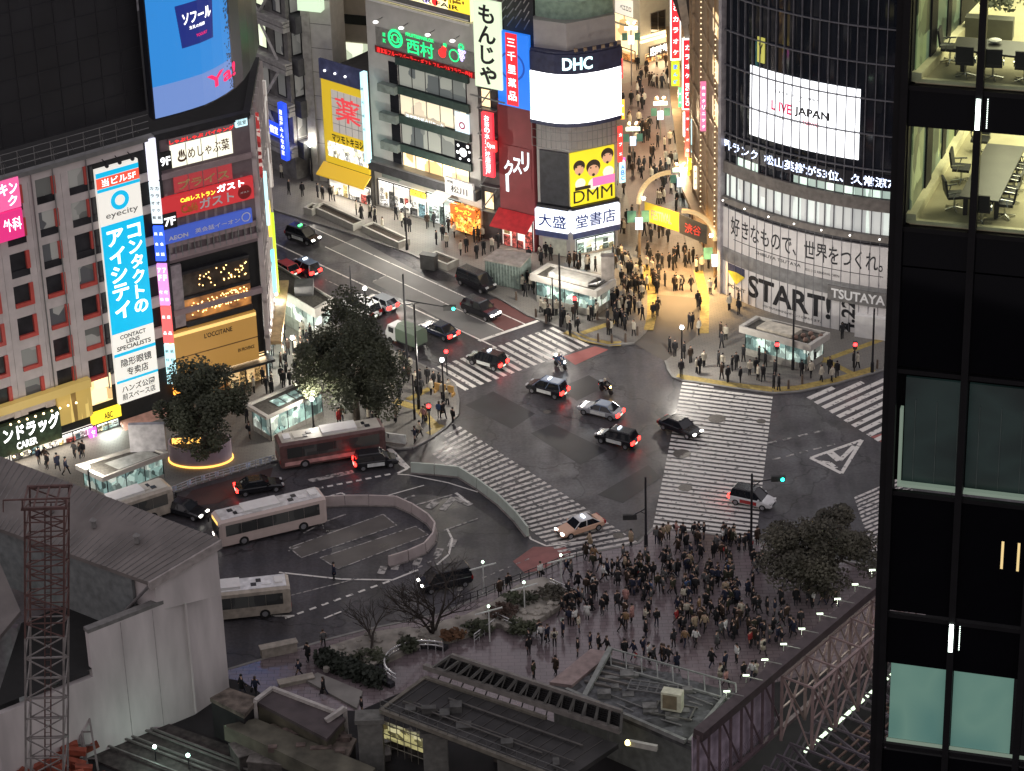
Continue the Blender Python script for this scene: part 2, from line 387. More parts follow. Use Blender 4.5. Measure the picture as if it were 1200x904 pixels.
# street surfaces
def sheet(name, m, lst, z):
    mb = MB(); mb.poly([(*p, z) for p in pix(lst)]); return struct(mb.build(name, m))
sheet('shopping_street', STREET, [(766, 345), (822, 350), (812, 320), (800, 270), (791, 200), (786, 110), (796, -60), (690, -60), (719, 70), (722, 150), (727, 200), (738, 250), (748, 282), (758, 310)], .004)
sheet('shopping_street_red_paving', STREETRED, [(741, 255), (790, 235), (783, 165), (770, 90), (722, 100), (724, 160), (730, 205)], .008)
sheet('crossing_road', mat('crossing_side_road', (.088, .078, .07), .65, var=.2, scale=.2, detail=8), [(743, 403), (780, 424), (815, 396), (822, 350), (766, 345), (766, 370), (757, 391)], .004)
sheet('grey_lane_surface', GREYLANE, [(387, 291), (417, 279), (548, 350), (590, 388), (568, 401.5), (436, 331), (453, 323)], .004)
sheet('red_bus_lane', REDLANE, [(556, 357), (581, 350), (630, 374), (588, 389)], .009)
sheet('red_cycle_patch', REDPATCH, [(660, 418), (697, 406), (713, 410), (674, 428)], .006)
sheet('red_cycle_patch', mat('worn_red_coating', (.24, .09, .085), .65, var=.25, scale=.6, detail=7), [(601, 658), (625, 641), (662, 641), (672, 650), (640, 667), (615, 672)], .006)
sheet('red_cycle_patch', REDPATCH, [(1020, 512), (1042, 506), (1060, 530), (1040, 522)], .005)
sheet('red_bus_lane', mat('dark_red_lane', (.06, .03, .03), .55, var=.3, scale=.3), [(225, 575), (320, 548), (316, 562), (255, 590), (205, 596)], .005)
for q in ([(545, 475), (578, 459), (627, 485), (600, 503)], [(622, 508), (648, 497), (712, 528), (680, 545)], [(655, 455), (690, 440), (712, 452), (676, 470)], [(700, 580), (760, 545), (775, 560), (730, 590)]):
    sheet('asphalt_patch', ASPH2, q, .003)
for q in ([(339, 642), (449, 603), (465, 616), (353, 654)], [(375, 654), (487, 617), (502, 627), (396, 667)]):
    sheet('bus_bay_surface', mat('bus_bay_concrete', (.11, .1, .092), .7, var=.2, scale=.4), q, .004)
# painted markings
mk = MB(); mk2 = MB()
def line(lst, w=.15, m=None, z=.012):
    p = [Vector(q) for q in pix(lst)]; t = m or mk
    for a, b in zip(p, p[1:]):
        RZ[0] += 1; z = .0125+.0005*(RZ[0] % 23)
        k = (b-a).normalized(); q = Vector((-k.y, k.x))*w/2
        t.poly([(*(a-q), z), (*(b-q), z), (*(b+q), z), (*(a+q), z)])
def dash(a, b, n, w=.15, duty=.5, m=None):
    for i in range(n):
        p, q = i/n, (i+duty)/n
        line([(a[0]+(b[0]-a[0])*p, a[1]+(b[1]-a[1])*p), (a[0]+(b[0]-a[0])*q, a[1]+(b[1]-a[1])*q)], w, m)
def zebra(name, a0, a1, b0, b1, n, duty=.5, trim=None, m=PAINT):
    A0, A1, B0, B1 = [Vector(q) for q in pix([a0, a1, b0, b1])]; mb = MB(); rnd = random.Random(n)
    for i in range(n):
        s, e = i/(n-1+duty), (i+duty)/(n-1+duty); l0, l1 = 0, 1
        if trim and i in trim: l0, l1 = trim[i]
        P = [A0.lerp(A1, s), A0.lerp(A1, e), B0.lerp(B1, e), B0.lerp(B1, s)]
        P = [P[0].lerp(P[3], l0), P[1].lerp(P[2], l0), P[1].lerp(P[2], l1), P[0].lerp(P[3], l1)]
        mb.poly([(*q, .010) for q in P])
    o = struct(mb.build(name, m)); return o
zebra('crosswalk_markings', (503, 433), (648, 383.5), (545, 458), (691, 405), 17)
zebra('crosswalk_markings', (497, 525), (661, 652), (539, 500), (748, 636), 33, trim={0: (.55, 1), 1: (.4, 1), 2: (.0, 1)}, m=worn('road_paint_grey', (.56, .53, .5), (.1, .1, .1), .38, .5))
zebra('crosswalk_markings', (799.5, 448), (765, 618), (906, 461), (886, 633), 37, duty=.56, trim={0: (0, .35)})
zebra('crosswalk_markings', (945, 466), (1075, 546), (1018, 434), (1150, 505), 15, duty=.55, trim={0: (0, .4), 1: (0, .75)})
zebra('crosswalk_markings', (1001, 583), (1040, 700), (1062, 557), (1110, 670), 26, duty=.55, m=MATS['road_paint_grey'])
line([(362, 265), (617, 381)]); line([(381, 289.5), (590, 388)]); line([(319, 284), (570, 402), (582, 408)], .2); line([(561, 400), (633, 375.5)], .45)
line([(420, 346), (381, 328)], .12, mk2); line([(437, 330), (454, 323)], .12, mk2)
line([(950, 537), (1010, 516), (986, 555), (950, 537)], .4); line([(972, 530), (984, 540)], .8); line([(984, 540), (1001, 523)], .5); line([(960, 541), (972, 543), (980, 549)], .5)
dash((899, 520), (972, 503), 4, .3, .6, mk2); dash((905, 539), (985, 519), 5, .25, .6, mk2)
# bus terminal lines
dash((361, 575), (462, 555), 9, .3, .6); dash((334, 725), (463, 679), 9, .28, .55); dash((470, 676), (520, 650), 5, .2, .5, mk2)
line([(327, 671), (400, 679), (460, 680), (490, 668)], .22); line([(333, 700), (420, 678)], .15, mk2)
line([(339, 642), (449, 603), (465, 616), (353, 654), (339, 642)], .13, mk2); line([(375, 654), (487, 617), (502, 627), (396, 667), (375, 654)], .13, mk2)
line([(362, 564), (414, 553)], .7, mk2); line([(374, 585), (400, 578), (404, 580), (396, 587), (375, 590)], .2)
line([(466, 555), (472, 552), (478, 549), (470, 545), (456, 526)], .3); line([(456, 526), (478, 549)], .55); line([(466, 556), (480, 557), (525, 566), (560, 577)], .16)
line([(440, 585), (497, 569)], .15); line([(468, 587), (486, 581)], .3, mk2); line([(488, 592), (530, 580)], .2, mk2); line([(520, 622), (560, 608)], .18, mk2)
line([(502, 596), (511, 588)], .8, mk2); line([(518, 598), (532, 583), (552, 592)], .7, mk2); line([(534, 578), (549, 589)], .3)
for q in ((446, 673), (462, 668), (487, 663), (512, 652), (528, 641)): line([(q[0], q[1]), (q[0]+4, q[1]-9)], .7, mk2)
line([(524, 620), (530, 632), (526, 650), (512, 662)], .2); dash((539, 700), (538, 670), 4, .5, .6, mk2)
line([(356, 625), (380, 612), (405, 603)], .2, mk2); line([(352, 640), (338, 646)], .2, mk2); line([(610, 608), (622, 632), (640, 640), (690, 634)], .2); dash((620, 655), (560, 680), 6, .15, .5, mk2)
line([(318, 722), (345, 722)], .25); line([(380, 725), (400, 717)], .2)
struct(mk.build('lane_markings', PAINT)); struct(mk2.build('lane_markings', PAINT2))
mb = MB()
for x, y, r in ((840, 491, .9), (799, 532, .9), (725, 628, .55), (803, 572, .7), (892, 494, .5), (641, 483, .4), (450, 640, .5)):
    c = G(x, y); mb.poly([(c.x+r*math.cos(t*.3927), c.y+r*math.sin(t*.3927), .016) for t in range(16)])
struct(mb.build('road_covers', mat('iron_cover', (.11, .1, .09), .5, .3, .3, 6)))
# ================= BUILDINGS
WALLPINK = mat('pinkish_concrete', (.53, .48, .47), .75, var=.1, scale=.8)
WALLGREY = mat('grey_concrete', (.46, .45, .425), .75, var=.12, scale=.6)
WALLBEIGE = mat('beige_cladding', (.38, .345, .29), .7, var=.08, scale=.6)
WALLDARK = mat('dark_cladding', (.045, .045, .05), .5, var=.2, scale=.8)
GREENBAND = mat('dark_green_band', (.035, .06, .052), .5, var=.2)
STEEL = mat('grey_steel', (.25, .25, .25), .4, .6, var=.1)
DSTEEL = mat('dark_steel', (.035, .035, .04), .45, .5, var=.2)
WHITE = mat('white_paint', (.72, .71, .69), .55, var=.08, scale=1.2)
BLACKTXT = mat('black_lettering', (.015, .015, .018), .6, var=0)
GLASSD = glass('dark_glass', (.012, .013, .016), .06)
PANEG = litvar('dim_window_pane', [(.09, .09, .085), (.17, .17, .16), (.06, .06, .065), (.24, .235, .22)], .22, (.35, .35, .28), 'VORONOI')
PANED = mat('dark_window_pane', (.03, .03, .034), .15, var=.4, scale=.6)
REDFR = mat('red_frame', (.5, .075, .06), .5, var=.1)
WARMWIN = litvar('warm_lit_window', [(.75, .55, .28), (.95, .75, .42), (.5, .33, .15), (.85, .66, .4)], .75, (.5, .5, .6))
GREENWIN = litvar('greenish_lit_window', [(.65, .72, .5), (.8, .85, .65), (.45, .5, .36)], .7, (.4, .4, .5))
SHOPW = litvar('shop_display', [(.95, .9, .8), (.7, .25, .2), (.9, .85, .7), (.3, .55, .6), (1, .95, .85), (.85, .65, .3), (.2, .2, .2), (.95, .93, .9)], .75, (1.6, 1.6, 2.2), gaps=True)
SHOPWARM = litvar('warm_shop_display', [(1, .75, .4), (.6, .3, .12), (1, .85, .55), (.35, .17, .07), (1, .7, .3)], .65, (1.8, 1.8, 2.2), gaps=True)
SHOPCOOL = litvar('cool_shop_display', [(.85, .95, .9), (.35, .5, .45), (.95, 1, .98), (.2, .25, .25), (.7, .85, .8), (.9, .92, .8)], .8, (1.5, 1.5, 1.9), gaps=True)
E_WHITE = emis('white_light', (1, 1, 1), 1.1); E_SCREEN = emis('screen_white', (.97, .98, 1), 2.2); E_RED = emis('red_neon', (1, .03, .03), .8); E_GREEN = emis('green_neon', (.02, .85, .22), .9)
E_YEL = emis('yellow_light', (1, .72, .05), 1.1); E_WARM = emis('warm_light', (1, .72, .38), 3); E_CYAN = emis('cyan_light', (.5, .85, .9), .7); E_BLUE = emis('blue_light', (.03, .1, .9), .9)
E_PINK = emis('pink_light', (1, .22, .5), .8); E_MAG = emis('magenta_light', (1, .1, .75), 1.1); E_ORANGE = emis('orange_light', (1, .33, .04), 1.6); E_PURP = emis('purple_neon', (.6, .5, 1), .9)
E_TXT = emis('white_lettering_light', (1, 1, 1), 1.0)
WTXT = mat('white_lettering', (.75, .75, .75), .5, var=0)
def root_at(name, label, cat, fac): return thing(name, label, cat, fac.base())
PALS = {'w': [(1, .97, .9), (.8, .75, .65), (.55, .12, .1), (.2, .35, .4), (.9, .7, .3), (.12, .12, .12)], 'o': [(1, .7, .35), (.5, .22, .07), (.8, .5, .2), (.25, .1, .03)], 'c': [(.9, 1, .95), (.35, .5, .45), (.12, .16, .15), (.65, .75, .7), (.8, .7, .4)]}
def shopfront(fac, u0, u1, z0, z1, d0, pal, parent):
    rn = random.Random(int(u0*31+z1*7)); cols = PALS[pal]; top = cols[0]
    mb = MB(); fac.box(mb, u0, u1, z0, z1, d0, d0+.04); o = mb.build('shop_window', litvar('shop_back_'+pal, [tuple(c*.55 for c in cols[1]), tuple(c*.8 for c in top), tuple(c*.35 for c in cols[1])], .5, (.35, .35, .45), 'NOISE'), parent)
    mb = MB(); fac.box(mb, u0+.1, u1-.1, z1-.35, z1-.1, d0+.04, d0+.09); mb.build('ceiling_light', emis('shop_ceiling_'+pal, top, 1.3), o)
    ms = [litvar('goods_%s%d' % (pal, i), [tuple(x*.6 for x in c), tuple(min(1, x*1.1) for x in c), tuple(x*.25 for x in c)], .42, (3, 3, 4.5), gaps=True) for i, c in enumerate(cols)]
    mb = MB(); u = u0+.2
    while u < u1-.5:
        w_ = rn.uniform(.35, 1.2); h_ = (z1-z0)*rn.choice([.25, .35, .5, .62, .68]); w_ = min(w_, u1-.1-u)
        fac.box(mb, u, u+w_, z0, z0+h_, d0+.05, d0+rn.uniform(.08, .2), rn.randrange(len(ms)))
        if rn.random() < .5 and h_ < (z1-z0)*.4: fac.box(mb, u+.05, u+w_-.05, z0+h_+.12, z0+h_+.12+(z1-z0)*.25, d0+.05, d0+.08, rn.randrange(len(ms)))
        u += w_+rn.uniform(0, .35)
    k = mb.build('merchandise', ms, o)
    if k: k['kind'] = 'stuff'
    mid = fac.pt((u0+u1)/2, z1-.3, d0+.5); q0_, q1_ = fac.pt((u0+u1)/2-.1, z1, 0), fac.pt((u0+u1)/2+.1, z1, 0); t_ = (q1_-q0_).normalized()
    ld = bpy.data.lights.new('shop_light', 'AREA'); ld.shape = 'RECTANGLE'; ld.size = max(.5, u1-u0-.3); ld.size_y = .7; ld.energy = 40*min(u1-u0, 7)*(.5 if u1-u0 > 12 else 1); ld.color = (1, .72, .42) if pal == 'o' else (.9, 1, .93) if pal == 'c' else (1, .9, .76)
    lo = bpy.data.objects.new('shop_light', ld); C.objects.link(lo); nn = Vector((t_.y, -t_.x, 0)); zc2 = (nn*.75+Vector((0, 0, -.66))).normalized()*-1; yc = zc2.cross(t_).normalized(); lo.matrix_world = Matrix(((t_.x, yc.x, zc2.x, mid.x), (t_.y, yc.y, zc2.y, mid.y), (t_.z, yc.z, zc2.z, mid.z), (0, 0, 0, 1)))
    mb = MB(); n = max(2, int((u1-u0)/2.2))
    for i in range(n+1): uu = u0+(u1-u0)*i/n; fac.box(mb, uu-.05, uu+.05, z0, z1, d0+.2, d0+.3)
    fac.box(mb, u0, u1, z1-.08, z1+.02, d0+.2, d0+.32); mb.build('shop_frame', DSTEEL, o); return o
def part(name, fac, u0, u1, z0, z1, d0, d1, m, parent):
    if name == 'shop_window': return shopfront(fac, u0, u1, z0, z1, d0, 'o' if any(k in m.name for k in ('warm', 'orange')) else 'c' if any(k in m.name for k in ('cool', 'book', 'grey', 'flower')) else 'w', parent)
    b = MB(); fac.box(b, u0, u1, z0, z1, d0, d1); return b.build(name, m, parent)
def body(fac, depth, z0, z1, m, parent, name='wall'):
    pts = [xy(p) for p in fac.p]; a = Vector(pts[0]); b = Vector(pts[-1]); t = (b-a).normalized(); n = Vector((-t.y, t.x))
    poly = pts+[xy(b+n*depth), xy(a+n*depth)]
    mb = MB(); mb.prism(poly, z0, z1); return mb.build(name, m, parent)
def sign(label, fac, r, m, d0=.05, d1=.3, name='shop_sign', cat='sign', uvz=False, group=None):
    u0, z0, u1, z1 = r if uvz else fac.rect(*r)
    mb = MB(); fac.box(mb, u0, u1, z0, z1, d0, d1)
    o = mb.build(name, m, None, fac.pt((u0+u1)/2, z0, d0)); tag(o, label, cat, group)
    return o, u0, z0, u1, z1, d1
def letter(s, body, a, b, c, d, m, bold=.02, keep=False, name='lettering', v=False, rot=0):
    """lettering inside a sign; a..d are fractions of the sign: left, bottom, right, top"""
    o, u0, z0, u1, z1, dd, fac = s
    mb = MB(); U = u1-u0; Z = z1-z0
    if v: fac.vtext(mb, body, u0+U*a, u0+U*c, z0+Z*b, z0+Z*d, dd+.03, 0, bold)
    else: fac.text(mb, body, u0+U*a, u0+U*c, z0+Z*b, z0+Z*d, dd+.03, 0, bold, keep, rot=rot)
    return mb.build(name, m, o)
def panel(s, a, b, c, d, m, name='panel', th=.015, dd=None):
    o, u0, z0, u1, z1, d1, fac = s; U = u1-u0; Z = z1-z0; d1 = d1 if dd is None else dd
    mb = MB(); fac.box(mb, u0+U*a, u0+U*c, z0+Z*b, z0+Z*d, d1-.01, d1+th); return mb.build(name, m, o)
def SG(label, fac, r, m, d0=.05, d1=.3, **k): return sign(label, fac, r, m, d0, d1, **k)+(fac,)
def disc(s, a, b, rad, m, name='emblem', n=20, dd=.02, hole=0):
    o, u0, z0, u1, z1, d1, fac = s; U = u1-u0; Z = z1-z0; mb = MB(); cu = u0+U*a; cz = z0+Z*b
    P = [fac.pt(cu+rad*math.cos(2*math.pi*k/n), cz+rad*math.sin(2*math.pi*k/n), d1+dd) for k in range(n)]
    if hole:
        Q = [fac.pt(cu+rad*hole*math.cos(2*math.pi*k/n), cz+rad*hole*math.sin(2*math.pi*k/n), d1+dd) for k in range(n)]
        for k in range(n): mb.poly([P[k], P[(k+1) % n], Q[(k+1) % n], Q[k]])
    else: mb.poly(P)
    return mb.build(name, m, o)
def window(parent, fac, u0, u1, z0, z1, fm, pm, fr=.1, d=.06, mull=0, name='window'):
    mb = MB(); fac.box(mb, u0, u0+fr, z0, z1, 0, d); fac.box(mb, u1-fr, u1, z0, z1, 0, d); fac.box(mb, u0+fr, u1-fr, z0, z0+fr, 0, d); fac.box(mb, u0+fr, u1-fr, z1-fr, z1, 0, d)
    for k in range(mull):
        u = u0+(u1-u0)*(k+1)/(mull+1); fac.box(mb, u-fr/3, u+fr/3, z0+fr, z1-fr, 0, d-.005)
    o = mb.build(name, fm, parent); b = MB(); fac.box(b, u0+fr*.5, u1-fr*.5, z0+fr*.5, z1-fr*.5, 0, .02); b.build('pane', pm, o); return o
def top_point(x, y, z): return xy(G(x, y, z))

# ---- 1. the grid-front building on the left with the corner signs
c0 = G(209, 477); zt = ZAT(c0, 163)
A = top_point(0, 214, zt); A = Vector(A); Bc = Vector(xy(c0)); A = Bc+(A-Bc)*1.6
Cc = Vector(top_point(291, 136, zt)); Dc = Vector(xy(G(324, 372)))
F1 = Fac([A, Bc]); F2 = Fac([Bc, Cc]); F3 = Fac([Cc, Dc])
k1 = root_at('station_front_building', 'pink grey grid-front block with red window frames, dark roof billboard and signed corner', 'building', F1)
t = (Bc-A).normalized(); back = Vector((-t.y, t.x))*22
mb = MB(); ROOFK = mat('black_roof', (.012, .012, .013), .8); core = [A+Vector((0, .35)), Bc+Vector((-.1, .35)), Cc+Vector((-.1, .35)), Dc+Vector((-.3, 0)), Dc+back, A+back]
mb.prism([xy(p) for p in core], 0, zt-.25); mb.build('wall', ROOFK, k1)
U = F1.L
top0 = F1.px(85, 199)[1]; rowh = 3.42; bay = (F1.px(113, 200)[0]-F1.px(75, 210)[0]); ue = F1.px(112.5, 230)[0]
grid = MB(); zs = [top0-rowh*k for k in range(9)]; zsh = F1.px(100, 470)[1]+.6
F1.box(grid, 0, U-1.2, top0, zt, -.3, .02)
for k, z in enumerate(zs):
    if z-rowh < zsh-1: break
    F1.box(grid, 0, U-.9, z-rowh, z-rowh+(.8 if k < 3 else 1.1), -.3, 0)
nb = int(ue/bay)
for j in range(nb+1):
    u = ue-bay*j; F1.box(grid, u-.02, u+.75, zsh, top0, -.3, .03) if j else None
    if j: F1.box(grid, u-.75, u-.05, zsh, top0, -.3, .03)
grid.build('facade_grid', WALLPINK, k1)
rng = random.Random(3)
for k, z in enumerate(zs):
    if z-rowh < zsh-1: break
    for j in range(nb):
        u1 = ue-bay*j-.05; u0 = u1-bay+.85
        if j == nb-1 and u0 < .2: continue
        um = u0+(u1-u0)*.62
        lo = 1.55 if k < 3 else 1.1
        mb = MB(); F1.box(mb, um, um+.38, z-rowh+lo, z, -.2, .12)
        if k > 2: F1.box(mb, u0, um, z-rowh+lo, z-rowh+lo+.4, -.2, .12)
        o = mb.build('window', REDFR, k1)
        mb = MB(); F1.box(mb, u0, um, z-rowh+lo, z, -.25, -.15); mb.build('pane', PANEG if rng.random() < .62 else PANED, o)
        mb = MB(); F1.box(mb, um+.38, u1, z-rowh+lo, z, -.25, -.12); F1.box(mb, u0, u1, z-rowh+.82, z-rowh+lo, -.1, -.02) if k < 3 else F1.box(mb, um+.38, u1, z-rowh+lo+.5, z-rowh+lo+.6, -.1, -.02); mb.build('side_light', PANED, o)
mb = MB()
for x in (39, 65, 105): 
    u, _ = F1.px(x, 240); mb.tube(F1.pt(u, zsh, .15), F1.pt(u, zt, .15), .07)
mb.build('drain_pipe', STEEL, k1)
part('parapet', F1, -1, U+.3, zt, zt+.45, -.5, .25, STEEL, k1); part('parapet', F2, 0, F2.L, zt-.2, zt+.5, -.5, .3, DSTEEL, k1); part('parapet', F3, 0, F3.L, zt-.2, zt+.4, -.5, .2, DSTEEL, k1)
mb = MB()                                                    # roof edge steelwork under the dark billboard
for i in range(15):
    u = U*i/15; mb.bar(F1.pt(u, zt+.4, -.8), F1.pt(u, zt+2.3, -.8), .07); mb.bar(F1.pt(u, zt+2.2, -.8), F1.pt(u+.9, zt+.4, -1.4), .05)
    if i % 3 == 0: mb.bar(F1.pt(u, zt+.3, -.3), F1.pt(u, zt+1.6, -.3), .06)
for z in (.9, 1.6, 2.3): mb.bar(F1.pt(0, zt+z, -.8), F1.pt(U, zt+z, -.8), .06)
mb.build('roof_railing', STEEL, k1)
zb = ZAT(F1.pt(F1.px(100, 165)[0], 0, -1.5), 168)
FB = Fac([xy(F1.pt(-4, 0, -1.6)), xy(F1.pt(U+.35, 0, -1.6))])
o, *_ = sign('huge dark switched-off billboard above the grid-front block', FB, (-3, zt+2.4, FB.L, zt+26), mat('billboard_dark', (.014, .014, .017), .55, var=.3, scale=.2), -2, 0, name='billboard', cat='billboard', uvz=True)
mb = MB()
for i in range(14): mb.bar(FB.pt(i*2.2, zt+2.4, .03), FB.pt(i*2.2, zt+26, .03), .05)
for i in range(11): mb.bar(FB.pt(-3, zt+2.5+i*2.2, .03), FB.pt(FB.L, zt+2.5+i*2.2, .03), .05)
mb.build('panel_joint', mat('billboard_seam', (.02, .02, .024), .5), o)
zs2 = zt+1.9
FS = Fac([top_point(x, y, zs2) for x, y in ((181, 142), (195, 138.5), (210, 134.5), (225, 130), (240, 125), (253, 119), (265, 112), (276, 104), (286, 94), (294, 82), (300, 68), (304, 54))])
ulit = FS.px(262, 60)[0]; ufull = FS.px(270, 60)[0]
s = SG('big curved blue video screen on the roof corner advertising a yogurt cup', FS, (0, zs2, FS.L, zs2+24), mat('screen_off', (.02, .022, .03), .3, var=.1), -1.2, -.05, name='video_screen', cat='screen', uvz=True)
so = s[0]
BLUES = emis('screen_blue', (.022, .21, .58), .66, (.01, .03, .06)); PALEB = emis('screen_pale_blue', (.15, .25, .56), .62, (.02, .03, .06)); NAVY = emis('screen_navy', (.008, .022, .2), .55, (.01, .01, .03))
zmid = FS.px(220, 92)[1]
mb = MB(); FS.box(mb, .15, ufull, zmid, zs2+23.5, -.04, .02); mb.build('picture_sky', BLUES, so)
mb = MB(); FS.box(mb, .15, ufull, zs2+.2, zmid-.01, -.04, .02); mb.build('picture_base', PALEB, so)
mb = MB(); rng = random.Random(5)
for i in range(260):                                         # ragged dark dots eating the right edge of the picture
    z = zs2+.3+rng.random()*22; a = ufull-abs(rng.gauss(0, .55)); FS.box(mb, a, a+.16, z, z+.14, .02, .03)
mb.build('picture_edge_dots', mat('screen_off', (.02, .022, .03)), so)
a = FS.px(204, 8); b = FS.px(252, 45); c = FS.px(213, 57)
mb = MB(); z1, z0 = a[1], c[1]
for k in range(14):
    f0, f1 = k/14, (k+1)/14; FS.box(mb, a[0]+.45*(1-f0), b[0]-.35*(1-f0), z0+(z1-z0)*f0, z0+(z1-z0)*f1, .03, .06)
mb.build('cup_picture', NAVY, so)
mb = MB(); W_ = b[0]-a[0]; FS.text(mb, 'ソフール', a[0]+W_*.15, b[0]-W_*.1, z1-2.1, z1-.95, .1, 0, .03); FS.text(mb, '生乳の発酵', a[0]+W_*.3, b[0]-W_*.3, z1-2.7, z1-2.35, .1); mb.build('lettering', E_TXT, so)
mb = MB(); FS.text(mb, 'YOGURT', a[0]+W_*.45, b[0]-W_*.25, z0+.75, z0+1.05, .1); FS.text(mb, 'Ya!', FS.px(243, 104)[0], FS.px(276, 90)[0], FS.px(247, 105)[1], FS.px(247, 88)[1], .05, 0, .06); mb.build('lettering', emis('crimson_light', (.6, .01, .08), .9), so)
# corner light-box column
FC = Fac([Bc+Vector((-.8, -.5)), Bc+Vector((.2, -.6))])
cols = [(158, 248, emis('lavender_lightbox', (.72, .72, .85), .7)), (252, 330, emis('pale_lightbox', (.7, .8, .85), 0.58)), (272, 308, E_BLUE), (312, 360, emis('violet_lightbox', (.75, .3, .65), 0.58)), (362, 402, emis('red_lightbox', (.85, .12, .12), 0.65)), (405, 452, E_CYAN)]
tx = ['', 'カラオケ館', '英会話', '7F 喫茶', '薬品', '歯科医院']
ys = [(163, 212), (214, 262), (266, 306), (310, 358), (360, 402), (404, 450)]
for i, (ya, yb) in enumerate(ys):
    x = 176+(ya-163)*.092; z1 = ZAT(FC.pt(.7, 0), ya); z0 = ZAT(FC.pt(.7, 0), yb)
    s = SG(('white blank', 'pale white tenant', 'royal blue tenant', 'violet pink tenant', 'red tenant', 'cyan white tenant')[i]+' lightbox in the corner column of the grid-front block', FC, (0, z0, FC.L, z1), cols[i][2], -.3, .06, uvz=True, group='corner lightboxes')
    if tx[i]: letter(s, tx[i], .55, .06, .98, .95, BLACKTXT if i in (1, 5) else E_TXT, v=True); letter(s, tx[i], .05, .06, .45, .95, BLACKTXT if i in (1, 5) else E_TXT, v=True)
part('corner_post', F2, -.05, .45, 0, zt, -.3, .2, DSTEEL, k1)
# contact lens sign
x0, z0, _, z1 = F1.rect(133, 472, 160, 184); x0 = F1.px(112, 230)[0]; x1 = F1.px(163, 230)[0]
z0 = F1.px(133, 474)[1]
CREAM = emis('cream_sign_face', (.72, .7, .64), .5); SKY = emis('azure_sign_face', (.0, .36, .6), .62)
s = SG('tall azure and cream contact lens sign on the grid-front block', F1, (x0, z0, x1, z1), CREAM, .05, .45, uvz=True, name='tower_sign')
panel(s, 0, .965, 1, .985, SKY); panel(s, 0, .92, 1, .963, emis('brick_red_face', (.6, .07, .04), .7)); letter(s, '当ビル5F', .12, .926, .92, .957, E_TXT, .03); panel(s, 0, .905, 1, .918, SKY)
disc(s, .5, .855, 1.0, SKY, hole=.55); letter(s, 'eyecity', .14, .785, .9, .815, mat('grey_lettering', (.2, .2, .2)), .005)
panel(s, 0, .305, 1, .765, SKY); letter(s, 'コンタクトの', .56, .36, .95, .745, E_TXT, .05, v=True); letter(s, 'アイシティ', .08, .36, .54, .745, E_TXT, .05, v=True)
letter(s, 'CONTACT', .18, .275, .8, .293, BLACKTXT); letter(s, 'LENS', .32, .252, .64, .27, BLACKTXT); letter(s, 'SPECIALISTS', .08, .228, .9, .247, BLACKTXT)
panel(s, 0, .205, 1, .218, SKY); letter(s, '隐形眼镜', .14, .155, .88, .19, BLACKTXT); letter(s, '专卖店', .26, .112, .78, .147, BLACKTXT); panel(s, 0, .09, 1, .1, SKY); letter(s, 'ハンズ公園', .1, .045, .9, .075, BLACKTXT); letter(s, '前スペース店', .1, .012, .9, .04, BLACKTXT)
mb = MB()
for a in (.2, .5, .8):
    u = x0+(x1-x0)*a; mb.bar(F1.pt(u, z1+.9, .3), F1.pt(u, z1+.6, 1.2), .08); mb.ball(F1.pt(u, z1+.5, 1.2), .22)
mb.build('spotlight', DSTEEL, s[0])
# pink clinic signs on the far left
for i, (ya, yb, col, ta, tb) in enumerate(((208, 244, (.85, .13, .35), 'キン', 'ク'), (246, 280, (.7, .03, .2), '外科', ''))):
    u1 = F1.px(22, 230)[0]; za = F1.px(22, ya-3)[1]; zb_ = F1.px(22, yb-3)[1]
    s = SG(('bright pink', 'deep crimson')[i]+' clinic sign at the left edge of the grid-front block', F1, (u1-4.2, zb_, u1, za), emis('pinksign%d' % i, col, .45), 0.04, .35, uvz=True)
    letter(s, ta, .5, .5 if tb else .3, .95, .9 if tb else .75, E_TXT, .03)
    if tb: letter(s, tb, .68, .12, .92, .45, E_TXT, .03)
# corner front: stacked signs
def f2(xa, ya, xb, yb): return F2.rect(xa, ya, xb, yb)
part('cladding', F2, .4, F2.L, F2.px(190, 312)[1], zt-.2, -.3, .02, mat('dim_mauve_cladding', (.17, .13, .14), .6, var=.1), k1)
bandm = MB()
for y0 in (160, 208, 244, 290, 305, 372):
    u, z = F2.px(184, y0); bandm = MB(); F2.box(bandm, .4, F2.L, z-.35, z+.25, -.3, .25); bandm.build('floor_band', mat('mauve_cladding', (.3, .23, .24), .6, var=.1), k1)
mb = MB()
for i in range(15):
    u = .5+(F2.L-.6)*i/14; z0 = F2.px(190, 305)[1]; z1 = F2.px(186, 284)[1]; F2.box(mb, u-.05, u+.05, z0, z1, -.1, .28)
mb.build('balcony_rail', STEEL, k1)
s = SG('red neon script sign of the all-you-can-eat restaurant under the roof corner', F2, (197, 170, 272, 144), mat('mauve_cladding', (.3, .23, .24)), .05, .3); letter(s, 'しゃぶしゃぶ バイキング', .0, .15, 1, .8, E_RED, .03)
s = SG('cream backlit restaurant banner with brush lettering on ninth floor', F2, (200.5, 196.5, 270, 153), emis('cream_glow', (.78, .76, .6), .75), .05, .22); letter(s, '♨めしゃぶ葉', .1, .18, .95, .75, mat('brown_brush', (.12, .04, .02)), .03)
for i in range(3): panel(s, .24+.25*i, 0, .25+.25*i, 1, STEEL, 'mullion')
s = SG('dark red banner of gold characters below the cream banner', F2, (204, 226, 270, 188), emis('dark_red_face', (.3, .03, .035), .5), .05, .22); letter(s, 'プライス', .06, .12, .94, .62, mat('gold_lettering', (.62, .42, .18)), .03)
for i in range(3): panel(s, .24+.25*i, -.25, .25+.25*i, 1, STEEL, 'mullion')
s = SG('black 9F floor plate beside the cream banner', F2, (186.5, 200, 199, 176), mat('black_plate', (.02, .02, .02)), .05, .25); letter(s, '9F', .08, .25, .9, .75, E_TXT, .04)
